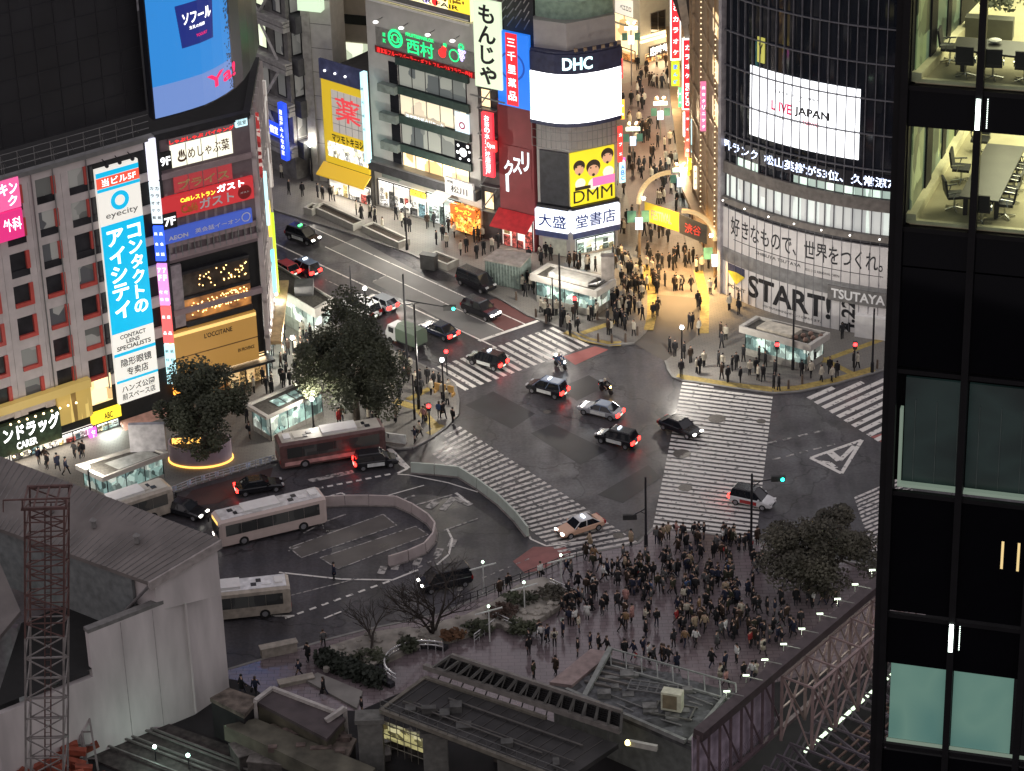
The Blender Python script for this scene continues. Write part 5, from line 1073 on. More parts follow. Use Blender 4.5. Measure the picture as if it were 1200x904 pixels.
r, q, c = kiosk('small_police_building', 'low grey flat-roofed kiosk building behind the big street tree', 'kiosk building', [(300, 322), (322, 308), (392, 350), (369, 363)], 4.2, WHITEG, 1.4, rimh=1.0, wallm=mat('grey_green_wall', (.3, .31, .27)))
mb = MB(); a = q[0].lerp(q[2], .62); mb.box(a.x-1, a.x+1, a.y-1, a.y+1, 3.9, 5.0); mb.build('roof_unit', mat('roof_unit_dark', (.12, .12, .12)), r)
r, q, c = kiosk('bus_shelter_entrance', 'glass-roofed subway entrance with a teal sign beside the planter wall', 'subway entrance', [(88, 545), (170, 520), (198, 530), (120, 560)], 3.2, TEALG, .9, rimh=.5)
mb = MB(); t = lambda u, v: q[0].lerp(q[1], u).lerp(q[3].lerp(q[2], u), v)-Vector((0, 0, .15)); mb.poly([t(.3, .3), t(.3, .85), t(.9, .85), t(.9, .3)]); mb.build('skylight', mat('pale_roof_glass', (.35, .36, .33), .2), r)
f_ = Fac([xy(q[3]), xy(q[2])]); mb = MB(); f_.box(mb, f_.L*.45, f_.L*.8, 1.7, 2.5, -.55, -.5); mb.build('lit_sign', emis('teal_sign', (.1, .7, .6), 1), r)
mb = MB(); a = q[2]+Vector((-1.2, .8, 0)); mb.box(a.x-2.6, a.x+.9, a.y-.25, a.y+.25, 3.0, 6.0); mb.build('notice_board', mat('grey_board', (.42, .41, .42)), r)
# green grey utility box
q = quadz([(568, 304), (583, 293), (622, 298), (609, 312)], 3.0); c = sum(q, Vector())/4; r = thing('utility_cabin', 'grey green slatted utility cabin on the kerb beside the van', 'utility cabin', (c.x, c.y, .12))
mb = MB(); mb.prism([xy(q[3]), xy(q[2]), xy(q[1]), xy(q[0])], .12, 2.85); mb.build('wall', mat('green_grey_slats', (.13, .17, .15), .5, var=.4, scale=3), r)
mb = MB(); mb.prism([xy(c.xy+(Vector(xy(p))-c.xy)*1.06) for p in (q[3], q[2], q[1], q[0])], 2.85, 3.05); mb.build('roof', mat('pale_brown_roof', (.33, .3, .27)), r)
mb = MB()
for i in range(12):
    for a, b in ((q[0], q[3]), (q[3], q[2])): p = a.lerp(b, (i+.5)/12); p = c+(p-c)*1.01; mb.bar((p.x, p.y, .2), (p.x, p.y, 2.8), .09)
mb.build('slat', mat('pale_green_slat', (.22, .27, .25), .5), r)
# planters along the avenue
SOIL = mat('planter_soil', (.04, .03, .022), .9, var=.6, scale=5)
PLW = mat('pale_planter', (.36, .35, .31), .6, var=.1)
for i, (a, b, wd, lab) in enumerate((((373, 248), (421, 270), 1.7, 'long pale planter box nearest the yellow drugstore'), ((431, 271), (474, 291), 1.7, 'long pale planter box in front of the banded building'), ((505, 306), (531, 316), 1.8, 'short pale planter box before the glowing corner shop'), ((361, 249), (371, 252), 1.6, 'small end planter at the left of the kerb row'))):
    A_, B_ = G(*a), G(*b); t = (B_-A_).normalized(); n = Vector((-t.y, t.x, 0))*wd/2; P = [A_-n, B_-n, B_+n, A_+n]; r = thing('planter', lab, 'planter', (A_+B_)/2, 'planters along the avenue kerb'); cc_ = (A_+B_)/2
    mb = MB(); S = [cc_+(p-cc_)*1 for p in P]; I = [p-t*.25*(-1 if k in (0, 3) else 1)+n/wd*2*.25*(1 if k < 2 else -1) for k, p in enumerate(S)]
    for k in range(4): k2 = (k+1) % 4; mb.hexa([(*xy(S[k]), .12), (*xy(S[k2]), .12), (*xy(I[k2]), .12), (*xy(I[k]), .12), (*xy(S[k]), .95), (*xy(S[k2]), .95), (*xy(I[k2]), .95), (*xy(I[k]), .95)])
    mb.build('trough', PLW, r); mb = MB(); mb.prism([xy(p) for p in I], .2, .75); mb.build('soil', SOIL, r)
# lamps
LAMPN = 0
def lamp(x, y, yt, label, cols='white', arms=1, power=260, post=DSTEEL, group='street lamps', col=(1, .93, .82), head=.22):
    g = G(x, y, .1); h = ZAT(g, yt); r = thing('street_lamp', label, 'street lamp', g, group)
    mb = MB(); mb.tube(g, g+Vector((0, 0, h)), .11, .07, 8); mb.tube(g, g+Vector((0, 0, .8)), .17, .15, 8); mb.build('post', post, r)
    hs = [Vector((0, 0, 0))] if arms == 1 else [Vector((-.45, 0, 0)), Vector((.45, 0, 0))]
    e = emis('lamp_glow_warm', col, 14) if col[2] < .7 else emis('lamp_glow', (.93, 1, .9), 14)
    for o_ in hs:
        mb = MB(); p = g+Vector((0, 0, h))+o_
        if arms > 1: mb.bar(g+Vector((0, 0, h-.4)), p-Vector((0, 0, .1)), .06)
        mb.ball(p+Vector((0, 0, .26)), head*1.1, head*1.1, .08, nu=8, nv=4); hd = mb.build('lamp_head', post, r)
        mb = MB(); mb.ball(p+Vector((0, 0, .1)), head, nu=8, nv=6); mb.build('bulb', e, hd)
    ld = bpy.data.lights.new('lamp_or_added_light', 'POINT'); ld.energy = power*1.25; ld.shadow_soft_size = .3; ld.color = col
    lo = bpy.data.objects.new('lamp_or_added_light', ld); C.objects.link(lo); lo.parent = r; lo.location = (0, -.05, h+.75)
    return r
lamp(477, 293, 243, 'street lamp on the avenue kerb before the banded building', arms=2, power=1500)
lamp(430, 385, 340, 'street lamp standing behind the big street tree', power=900)
lamp(520, 470, 424, 'street lamp at the zebra crossing corner by the signal poles', power=900)
lamp(799, 432, 386, 'street lamp at the mouth of the shopping street', power=1300)
lamp(648, 370, 324, 'street lamp in front of the bookshop subway entrance', power=1100)
lamp(368, 508, 470, 'street lamp in front of the glass subway entrance', power=700)
lamp(107, 585, 549, 'street lamp beside the bus shelter roof', power=700)
lamp(300, 445, 410, 'lamp at the corner shop entrance', power=900)
lamp(345, 430, 398, 'lamp in the paved lane beside the signed corner', power=1000)
lamp(330, 395, 362, 'lamp by the globe lights of the signed corner', power=900)
lamp(366, 212, 172, 'lamp at the foot of the pale tower', power=350)
for x, y, yt, lab in ((658, 690, 652, 'white cross-arm lamp post at the tip of the garden bed'), (615, 718, 684, 'white cross-arm lamp post standing in the garden bed'), (567, 694, 660, 'white cross-arm lamp post by the bus terminal fence'), (574, 752, 712, 'greenish garden lamp at the lower edge of the garden bed')):
    g = G(x, y, .12); h = ZAT(g, yt); r = thing('garden_lamp', lab, 'lamp post', g, 'garden lamp posts'); mb = MB(); mb.tube(g, g+Vector((0, 0, h)), .07, .06); mb.build('post', mat('pale_post', (.55, .56, .54), .5), r)
    mb = MB(); p = g+Vector((0, 0, h-.5)); mb.bar(p-Vector((1.2, .3, .15)), p+Vector((1.2, .3, .15)), .1); mb.build('arm', mat('pale_post', (.55, .56, .54)), r)
    mb = MB(); mb.ball(g+Vector((0, 0, h)), .13, nu=6, nv=4); mb.build('bulb', emis('garden_glow', (.7, 1, .75), 4), r)
# warm street lights of the shopping street with green lettered boards
GB = mat('green_street_board', (.07, .2, .17), .5); PB = emis('paleblue_board', (.55, .72, .95), .9)
for i, (x, y, yt, lab) in enumerate(((774, 164, 122, 'street sign post farthest up the shopping street'), (742, 192, 152, 'street sign post on the left side of the shopping street'), (797, 236, 200, 'street sign post in mid shopping street'), (740, 100, 34, 'street sign post near the far corner shop'))):
    g = G(x, y, .1); h = ZAT(g, yt); r = thing('street_sign_post', lab, 'sign post', g, 'shopping street sign posts')
    mb = MB(); mb.tube(g, g+Vector((0, 0, h)), .09); mb.build('post', STEEL, r)
    f_ = Fac([(g.x-.95, g.y-.12), (g.x+.95, g.y-.12)]); mb = MB(); f_.box(mb, .1, 1.8, h-.1, h+.35, -.1, .1); b_ = mb.build('lit_board', emis('palegreen_board', (.6, .85, .7), .8), r)
    mb = MB(); f_.text(mb, 'センター街', .25, 1.65, h-.02, h+.28, .13); mb.build('lettering', mat('green_lettering', (.02, .2, .12)), b_)
    mb = MB()
    for s_ in (-.5, .5): mb.ball(g+Vector((s_, -.1, h+.65)), .28, .15, .3, nu=7, nv=5)
    mb.build('ornament', mat('warm_ornament', (.45, .3, .2)), r)
    mb = MB(); f_.box(mb, .6, 1.3, h-2.0, h-.9, -.1, .05); mb.build('lit_box', PB, r)
    mb = MB(); f_.box(mb, -.2, .5, h-1.5, h-.5, -.02, .02); f_.box(mb, 1.4, 2.1, h-1.5, h-.5, -.02, .02); mb.build('flag', GB, r)
    ld = bpy.data.lights.new('lamp_or_added_light', 'POINT'); ld.energy = 1300; ld.shadow_soft_size = .4; ld.color = (1, .76, .47); lo = bpy.data.objects.new('lamp_or_added_light', ld); C.objects.link(lo); lo.parent = r; lo.location = (0, -.2, h+1.2)
# lit gate of the shopping street
WARMARC = emis('warm_arc', (1, .68, .3), .3, (.42, .3, .16))
for x, y, yt, sx, lab, tl in ((749, 303, 240, 1, 'left lit curved gate post of the shopping street', 'センター街'), (838, 325, 283, -1, 'right lit curved gate post of the shopping street', 'バスケ通り')):
    g = G(x, y, .1); h = ZAT(g, yt); r = thing('gate_post', lab, 'gate post', g, 'shopping street gate')
    mb = MB(); mb.tube(g, g+Vector((0, 0, h)), .2, .16, 10); mb.build('post', mat('bronze_post', (.2, .15, .1), .4, .4), r)
    mb = MB(); p = g+Vector((0, 0, h)); ring_ = []
    n = 9
    for k in range(n+1):
        a = math.pi*.5*k/n; ring_.append(p+Vector((sx*3.6*(1-math.cos(a)), 1.2*math.sin(a)*.5, 3.4*math.sin(a))))
    for a, b in zip(ring_, ring_[1:]): mb.tube(a, b, .27, .27, 8)
    mb.build('arch', WARMARC, r)
    f_ = Fac([(g.x-.9, g.y-.3), (g.x+.9, g.y-.3)]); mb = MB(); f_.box(mb, -.4, .6, h-2, h-.6, -.03, .03); f_.box(mb, 1.2, 2.2, h-2, h-.6, -.03, .03); mb.build('flag', GB, r)
    mb = MB(); f_.box(mb, .5, 1.3, h-2.8, h-1.4, .05, .25); lb = mb.build('lit_box', PB, r)
    mb = MB(); mb.ball(p+Vector((sx*.5, -.6, .9)), .22, nu=7, nv=5); mb.build('bulb', emis('lamp_glow', (.93, 1, .9), 14), r)
    for dx, zz_ in ((sx*3.8, 2.6), (sx*1.5, 1.5)):
        ld = bpy.data.lights.new('lamp_or_added_light', 'SPOT'); ld.spot_size = R(125); ld.spot_blend = .6; ld.energy = 3000; ld.shadow_soft_size = .5; ld.color = (1, .62, .25); lo = bpy.data.objects.new('lamp_or_added_light', ld); C.objects.link(lo); lo.parent = r; lo.location = (dx, -3.4, h+zz_)  # added spots hung clear of the arch to warm the street, no lamp there
gl_ = G(749, 303); gr_ = G(838, 325); fB = Fac([(gl_.x+.4, gl_.y), (gr_.x-.4, gr_.y)])
zl0, zl1 = ZAT(G(757, 303), 258), ZAT(G(757, 303), 236)
def banner(lab, u0, u1, za0, za1, zb0, zb1, m, t_, tm):
    P = [fB.pt(u0, za0), fB.pt(u1, zb0), fB.pt(u1, zb1), fB.pt(u0, za1)]; mb = MB(); n = Vector((.02, .06, 0)); mb.hexa([P[0], P[1], P[1]+n, P[0]+n, P[3], P[2], P[2]+n, P[3]+n]); o = mb.build('street_banner', m, None, P[0]); tag(o, lab, 'banner', 'banners across the street mouth')
    mb = MB(); fB.text(mb, t_, u0+(u1-u0)*.2, u0+(u1-u0)*.8, (za0+zb0)/2+.55, (za1+zb1)/2-.55, .08, 0, .02); mb.build('lettering', tm, o)
Lb = fB.L; dz_ = zl1-zl0
banner('yellow cloth banner with grey lettering across the street mouth', .3, Lb*.53, zl0, zl1, zl0-.3, zl1-.3, emis('yellow_cloth', (.75, .55, .05), .1, (.45, .32, .02)), 'FESTIVAL', mat('grey_lettering', (.2, .2, .2)))
banner('black banner with red panel across the street mouth', Lb*.54, Lb*.93, zl0-.4, zl1-.4, zl0-.9, zl1-.9, mat('black_cloth', (.03, .03, .03)), '渋谷', mat('red_letter', (.5, .05, .04)))
# signal and pole furniture
E_SIGR = emis('signal_red', (1, .02, .02), 7); E_SIGG = emis('signal_green', (.02, .9, .6), 5)
def pole(x, y, yt, label, arm=None, light=None, group='signal poles', r0=.12):
    g = G(x, y, .05); h = ZAT(g, yt); r = thing('signal_pole', label, 'signal pole', g, group)
    mb = MB(); mb.tube(g, g+Vector((0, 0, h)), r0, r0*.8, 8); mb.tube(g, g+Vector((0, 0, 1.2)), r0*1.5, r0*1.5, 8); mb.build('pole', DSTEEL, r)
    if arm:
        (ax, ay), hh = arm; z = h*hh; p = g+Vector((0, 0, z)); d = ray(ax, ay); k = (g.y-CP.y)/d.y; e = CP+d*k
        mb = MB(); mb.tube(p, e, .07, .06); mb.tube(p-Vector((0, 0, .6)), p.lerp(e, .35), .05); mb.build('arm', DSTEEL, r)
        mb = MB(); mb.box(e.x-.65, e.x+.65, e.y-.15, e.y+.15, e.z-.25, e.z+.25); hd = mb.build('signal_head', mat('dark_signal', (.03, .03, .03)), r)
        mb = MB(); mb.tube(e+Vector((.38, -.17, -.02)), e+Vector((.38, -.22, -.02)), .17, n=10); mb.build('signal_lens', light or E_SIGG, hd)
    return r
pole(478, 440, 322, 'tall dark arm signal pole left of the big crossing', ((527, 361), .75), E_SIGG)
pole(491, 480, 357, 'dark pole beside the green truck at the crossing corner')
pole(657, 384, 298, 'tall dark lamp pole before the bookshop subway entrance')
pole(757, 640, 560, 'dark signal pole on the plaza edge left of the wide crossing', ((738, 606), .55), mat('dark_signal', (.03, .03, .03)))
pole(880, 652, 556, 'dark signal pole on the plaza edge right of the wide crossing', ((912, 561), .9), E_SIGG)
pole(929, 434, 356, 'tall dark pole before the glass entrance of the curved building')
pole(1022, 437, 362, 'tall dark pole at the right end of the far kerb')
pole(413, 366, 312, 'short dark pole beside the street behind the tree', r0=.09)
pole(486, 492, 440, 'dark pole on the paved corner near the white barrier', r0=.09)
for i, (x, y, yt, lab) in enumerate(((910, 436, 404, 'red pedestrian light before the glass entrance'), (1001, 436, 404, 'red pedestrian light at the right far kerb'), (504, 510, 476, 'red pedestrian light on the tree corner'), (674, 384, 350, 'red pedestrian light on the bookshop corner'), (524, 440, 412, 'red pedestrian light beside the zebra crossing by the truck'), (1030, 690, 648, 'red pedestrian light right of the round plaza tree'))):
    g = G(x, y, .1); h = ZAT(g, yt); r = thing('pedestrian_light', lab, 'pedestrian light', g, 'pedestrian lights'); mb = MB(); mb.tube(g, g+Vector((0, 0, h)), .07); mb.build('post', DSTEEL, r)
    mb = MB(); mb.box(g.x-.2, g.x+.2, g.y-.14, g.y+.14, h-.5, h+.35); hd = mb.build('signal_head', mat('dark_signal', (.03, .03, .03)), r)
    mb = MB(); mb.tube((g.x, g.y-.15, h+.08), (g.x, g.y-.21, h+.08), .21, n=12); mb.build('signal_lens', E_SIGR, hd)
# bollards
BOL = mat('bollard_brown', (.12, .09, .07), .5)
pb = None
BLAB = ['dark brown bollard nearest the red patch on the bookshop corner', 'second brown bollard from the red patch on the bookshop corner', 'third brown bollard from the red patch, before the street mouth', 'brown bollard beside the yellow strip at the street mouth', 'brown bollard between the glass entrance and the red patch', 'brown bollard left of the glass entrance by the kerb', 'brown bollard at the far end of the zebra crossing', 'brown bollard beside the slatted cabin', 'brown bollard at the kerb before the tall dark pole', 'brown bollard at the right end of the far kerb', 'brown bollard on the far kerb by the wide crossing']
for i, (x, y) in enumerate(((701, 401), (717, 402), (733, 401), (747, 393), (700, 375), (628, 372), (640, 379), (605, 352), (924, 456), (1028, 432), (940, 450))):
    g = G(x, y, .12)
    if pb is None:
        pb = thing('bollard', BLAB[0], 'bollard', g, 'kerb bollards'); mb = MB(); mb.tube(g, g+Vector((0, 0, .95)), .13, .11, 8); mb.ball(g+Vector((0, 0, .95)), .12, nu=8, nv=4); mb.build('post', BOL, pb)
    else: c_ = copy_tree(pb); c_.location = g; c_['label'] = BLAB[i]
# terminal barriers: white plank barriers standing along two curves
def barrier(label, lst, h, m, seg=2.2, group=None, z0=0):
    p = [Vector(q_) for q_ in pix(lst)]; r = thing('plank_barrier', label, 'barrier', (*p[len(p)//2], z0), group); mb = MB(); ft = MB()
    for a, b in zip(p, p[1:]):
        n = max(1, round((b-a).length/seg))
        for k in range(n):
            s_, e = a.lerp(b, k/n), a.lerp(b, (k+.97)/n); t = (e-s_).normalized(); q_ = Vector((-t.y, t.x))*.14
            mb.hexa([(*(s_-q_), .1+z0), (*(e-q_), .1+z0), (*(e+q_), .1+z0), (*(s_+q_), .1+z0), (*(s_-q_*.6), h+z0), (*(e-q_*.6), h+z0), (*(e+q_*.6), h+z0), (*(s_+q_*.6), h+z0)])
            q_ = q_*2.2; ft.hexa([(*(s_-q_), z0), (*(e-q_), z0), (*(e+q_), z0), (*(s_+q_), z0), (*(s_-q_), .1+z0), (*(e-q_), .1+z0), (*(e+q_), .1+z0), (*(s_+q_), .1+z0)])
    mb.build('plank', m, r); ft.build('foot', mat('barrier_foot', (.2, .18, .17)), r); return r
PINKW = mat('pinkish_white_plastic', (.42, .36, .35), .5, var=.15, scale=.7)
GREENW = mat('greenish_white_plastic', (.42, .47, .42), .5, var=.12, scale=.7)
barrier('greenish white plank barrier curving along the diagonal crossing', [(482, 554), (510, 556), (538, 559), (560, 573), (585, 592), (605, 612), (619, 630)], 1.15, GREENW)
barrier('pinkish white plank barrier looping around the empty bus bays', [(377, 594), (405, 592), (433, 592), (464, 593), (484, 602), (502, 614), (510, 624), (508, 636), (498, 648), (478, 657), (455, 664)], 1.1, PINKW)
barrier('short white barrier beside the maroon bus nose', [(447, 518), (477, 522)], 1.0, mat('white_plastic', (.6, .62, .6)), z0=.12)
r = thing('guardrail', 'pale street guardrail along the pavement left of the maroon bus', 'guardrail', (*pix([(260, 562)])[0], .12)); mb = MB(); p = [Vector(q_) for q_ in pix([(196, 583), (230, 569), (262, 560), (300, 549), (322, 543)])]
for a, b in zip(p, p[1:]):
    for z in (.35, .62, .9): mb.tube((*a, z), (*b, z), .045)
    for k in range(4): s_ = a.lerp(b, k/4); mb.tube((*s_, .1), (*s_, .95), .05)
mb.build('rail', mat('pale_rail', (.45, .48, .52), .4), r)
mb = MB()
for a, b in zip(p, p[1:]):
    for k in (0.2, .7): s_ = a.lerp(b, k); e = a.lerp(b, k+.14); mb.hexa([(*s_, .4), (*e, .4), (*(e+Vector((0, .06))), .4), (*(s_+Vector((0, .06))), .4), (*s_, .85), (*e, .85), (*(e+Vector((0, .06))), .85), (*(s_+Vector((0, .06))), .85)])
mb.build('rail_plate', mat('paleblue_plate', (.5, .6, .75)), r)
r = thing('guardrail', 'low dark fence between bus terminal and garden', 'fence', (*pix([(590, 690)])[0], .12)); mb = MB(); p = [Vector(q_) for q_ in pix([(526, 715), (560, 704), (600, 688), (640, 672), (668, 660), (700, 652)])]
for a, b in zip(p, p[1:]):
    for z in (.5, 1.05): mb.tube((*a, z), (*b, z), .04)
    for k in range(4): s_ = a.lerp(b, k/4); mb.tube((*s_, .1), (*s_, 1.1), .04)
mb.build('rail', DSTEEL, r)
# planter wall round the left tree
c_ = G(232, 540); a0_, a1_ = G(201, 548), G(270, 530); rad = (a1_-a0_).length/2; cen = (a0_+a1_)/2
r = thing('round_planter', 'round purple-lit planter wall with a glowing amber foot around the left tree', 'planter', (cen.x, cen.y, .12)); n = 40
mb = MB(); ring1 = [(cen.x+rad*math.cos(2*math.pi*k/n), cen.y+rad*.62*math.sin(2*math.pi*k/n)) for k in range(n)]; mb.prism(ring1, .12, 2.2); mb.build('wall', mat('lilac_wall', (.36, .29, .34), .5, var=.2, scale=.5), r)
mb = MB(); mb.prism([(cen.x+(x-cen.x)*.94, cen.y+(y-cen.y)*.94) for x, y in ring1], 2.2, 2.24); mb.build('soil', SOIL, r)
mb = MB()
for k in range(n):
    a, b = Vector(ring1[k]), Vector(ring1[(k+1) % n])
    if a.y > cen.y+rad*.35: continue
    n_ = (a-cen.xy).normalized()*.12; mb.hexa([(*a, .14), (*b, .14), (*(b+n_), .14), (*(a+n_), .14), (*a, .3), (*b, .3), (*(b+n_), .3), (*(a+n_), .3)])
mb.build('light_strip', emis('amber_strip', (1, .5, .1), 1.2), r)
mb = MB(); mb.box(cen.x-2.6, cen.x+.2, cen.y-.8, cen.y-.5, 2.3, 2.8); mb.build('amber_light', emis('amber_strip', (1, .5, .1), 1.2), r)
# trees
LEAF = mat('dark_leaf', (.05, .057, .032), .6, var=.55, scale=.35, detail=3)
LEAF2 = mat('olive_leaf', (.055, .05, .036), .6, var=.55, scale=.35, detail=3)
BARK = mat('bark', (.06, .05, .04), .85, var=.3, scale=2)
def leafcloud(mb, c, rx, ry, rz, n, rnd, size=.3):
    lumps = [(Vector((rnd.gauss(0, 1), rnd.gauss(0, 1), rnd.gauss(0, .9))).normalized(), rnd.uniform(.45, 1.12), rnd.uniform(.17, .36)) for _ in range(48)]
    for i in range(n):
        d, rr, sp = lumps[rnd.randrange(len(lumps))]
        q_ = Vector((rnd.gauss(0, 1), rnd.gauss(0, 1), rnd.gauss(0, 1))).normalized()*sp*rnd.random()**.33
        p = d*rr*.85+q_
        p = c+Vector((p.x*rx, p.y*ry, p.z*rz))
        a = Vector((rnd.gauss(0, 1), rnd.gauss(0, 1), rnd.gauss(0, .6))).normalized(); b = a.orthogonal().normalized(); s_ = size*rnd.uniform(.6, 1.3)
        mb.poly([p-a*s_, p+b*s_*.55, p+a*s_, p-b*s_*.55])
def tree(label, x, y, h, cz, rx, ry, rz, n, seed, m, z0=.12, size=.3):
    rnd = random.Random(seed); g = G(x, y, z0); r = thing('street_tree', label, 'tree', g)
    mb = MB(); mb.tube(g, g+Vector((.1, 0, cz*.7)), .38, .25, 8)
    for k in range(9):
        a = k*.7+rnd.random(); st = g+Vector((.1, 0, cz*(.4+.05*k))); e = g+Vector((math.cos(a)*rx*.7, math.sin(a)*ry*.7, cz+rnd.uniform(-.3, .6)*rz)); mid = st.lerp(e, .5)+Vector((0, 0, .4)); mb.tube(st, mid, .16, .1); mb.tube(mid, e, .1, .03)
    mb.build('trunk', BARK, r)
    mb = MB(); leafcloud(mb, g+Vector((0, 0, cz)), rx, ry, rz, n, rnd, size); mb.build('crown', m, r); return r
tree('dark round tree growing in the purple-lit planter', 240, 535, 9, 5.2, 4.3, 3.9, 4.6, 16000, 1, LEAF, 2.0, .17)
tree('tall dark evergreen tree on the corner beside the maroon bus', 418, 494, 12, 6.9, 5.5, 5.0, 6.5, 24000, 2, LEAF, .12, .17)
tree('broad olive tree at the right edge of the crowded plaza', 966, 700, 9, 5.0, 5.3, 4.8, 4.1, 20000, 3, LEAF2, .12, .17)
def bare(label, x, y, h, seed, spread):
    rnd = random.Random(seed); g = G(x, y, .2); r = thing('bare_tree', label, 'tree', g); mb = MB()
    def grow(p, d, L, rad, lv):
        e = p+d*L; mb.tube(p, e, rad, rad*.7, 5 if lv > 2 else 3, caps=False)
        if lv <= 0: return
        for k in range(3 if lv > 1 else 2):
            nd = (d+Vector((rnd.gauss(0, .5), rnd.gauss(0, .5), rnd.uniform(-.1, .35)))*spread).normalized(); grow(e if k == 0 else p.lerp(e, rnd.uniform(.5, 1)), nd, L*rnd.uniform(.6, .85), rad*.62, lv-1)
    for k in range(4 if spread > .8 else 1): grow(g, Vector((rnd.gauss(0, .35), rnd.gauss(0, .35), 1)).normalized(), h*.3, .15, 5)
    mb.build('branches', mat('dark_bark', (.035, .028, .024), .9), r)
bare('bare many-stemmed winter tree between garden and bus terminal', 508, 745, 10, 5, 1.0); bare('small pruned bare tree beside the dark hedge', 435, 768, 6.5, 8, .75)
# plaza garden
r = thing('garden_bed', 'irregular stony garden bed with shrubs at the plaza edge', 'garden bed', G(600, 720, .12)); STONE = mat('pale_rock', (.26, .24, .21), .8, var=.45, scale=.7, bump=.1, detail=7)
mb = MB(); mb.prism(list(reversed(pix([(578, 712), (610, 690), (636, 683), (656, 690), (668, 704), (655, 718), (632, 733), (600, 742), (572, 735), (552, 748), (520, 758), (490, 762), (470, 752), (505, 738), (545, 728)]))), .1, .65); mb.build('rock_edge', STONE, r)
mb = MB(); mb.prism(list(reversed(pix([(440, 748), (480, 742), (500, 750), (470, 772), (430, 790), (375, 772), (388, 764)]))), .1, .7); mb.build('rock_edge', STONE, r)
for (x, y, rx, ry, rz, m) in ((640, 697, 2.2, 1.4, .9, LEAF2), (610, 702, 2, 1.2, .8, LEAF), (590, 718, 1.6, 1.2, .7, mat('reddish_shrub', (.07, .045, .035), .8, var=.4)), (612, 735, 1.5, 1, .7, LEAF), (560, 735, 1.4, 1, .7, LEAF), (430, 772, 2, 1.2, 1, LEAF), (478, 756, .9, .7, .9, LEAF), (530, 745, 1.3, .8, .6, mat('ochre_shrub', (.12, .06, .03), .8, var=.4))):
    mb = MB(); leafcloud(mb, G(x, y, .9), rx, ry, rz, 500, random.Random(int(x)), .2); mb.build('shrub', m, r)
mb = MB(); rnd = random.Random(4)
for k in range(90):
    x, y = rnd.choice(((600, 725), (640, 712), (575, 730), (490, 752), (395, 768), (450, 750))); g = G(x+rnd.gauss(0, 14), y+rnd.gauss(0, 5), .65); mb.ball(g, rnd.uniform(.2, .45), nu=5, nv=3)
o = mb.build('rocks', STONE, r); o['kind'] = 'stuff'
r = thing('curved_bench', 'curved metal rail bench circling the small dark court', 'bench', G(480, 775, .12)); mb = MB(); P = []
c0_ = G(487, 790); 
for k in range(15):
    a = math.pi*(.32+.95*k/14); P.append(c0_.xy+Vector((3.3*math.cos(a)+.6, 3.0*math.sin(a)+.5)))
for a, b in zip(P, P[1:]): mb.tube((*a, 1.15), (*b, 1.15), .09); mb.tube((*a, .75), (*b, .75), .07); mb.tube((*a, .1), (*a, 1.15), .05)
mb.build('rail', mat('bright_steel', (.6, .6, .6), .25, .8), r)
mb = MB()
for a, b in zip(P, P[1:]):
    n_ = (a-c0_.xy).normalized()*.5; n2 = (b-c0_.xy).normalized()*.5; mb.hexa([(*(a+n_*.4), .12), (*(b+n2*.4), .12), (*(b+n2*1.6), .12), (*(a+n_*1.6), .12), (*(a+n_*.4), .55), (*(b+n2*.4), .55), (*(b+n2*1.6), .55), (*(a+n_*1.6), .55)])
mb.build('seat', DSTEEL, r)
for a, b, lab in (((580, 738), (556, 756), 'reddish lit railing at the lower garden edge'), ((576, 728), (606, 742), 'white lit railing at the lower garden edge'), ((644, 690), (672, 702), 'pale railing around the garden tip')):
    A_, B_ = G(*a), G(*b); r = thing('garden_rail', lab, 'railing', (A_+B_)/2); mb = MB()
    for z in (.45, .8, 1.1): mb.tube(A_+Vector((0, 0, z)), B_+Vector((0, 0, z)), .05)
    for k in range(5): p = A_.lerp(B_, k/4); mb.tube(p, p+Vector((0, 0, 1.1)), .04)
    mb.build('rail', mat('bright_steel', (.6, .6, .6)), r)
r = thing('dark_hedge', 'long dark clipped hedge in front of the small bare tree', 'hedge', G(415, 785, .12)); mb = MB(); A_, B_ = G(375, 778), G(445, 806); rnd = random.Random(6)
for i in range(1800):
    p = A_.lerp(B_, rnd.random())+Vector((rnd.uniform(-.6, .6), rnd.uniform(-.8, .8), rnd.uniform(.1, 1.5))); a = Vector((rnd.gauss(0, 1), rnd.gauss(0, 1), rnd.gauss(0, 1))).normalized(); b = a.orthogonal(); mb.poly([p-a*.2, p+b*.12, p+a*.2, p-b*.12])
mb.build('foliage', mat('black_green_leaf', (.02, .026, .018), .7), r)
for x, y, w_, h_, lab in ((327, 766, 3.2, .9, 'low concrete block wall beside the terminal road'), (347, 800, 3.0, .3, 'pale slanted ramp slab on the lower pavement')):
    g = G(x, y, .12); mb = MB(); T = Matrix.Translation(g) @ Matrix.Rotation(R(18), 4, 'Z'); mb.box(-w_/2, w_/2, -.35, .35, 0, h_, T=T); mb.box(-w_/2-.1, w_/2+.1, -.42, .42, h_, h_+.12, T=T); o = mb.build('block_wall', mat('warm_concrete', (.3, .27, .23)), None, g); tag(o, lab, 'low wall')
g = G(503, 315, .12); mb = MB(); T = Matrix.Translation(g) @ Matrix.Rotation(R(-25), 4, 'Z'); mb.box(-.9, .9, -.4, .4, 0, 1.7, T=T); mb.box(-.95, .95, -.45, .45, 1.7, 1.8, T=T); mb.box(-.8, .8, -.43, -.4, .3, 1.5, T=T); o = mb.build('utility_cabinet', mat('dark_cabinet', (.06, .06, .06), .5), None, g); tag(o, 'dark street cabinet between two planters on the avenue kerb', 'cabinet')
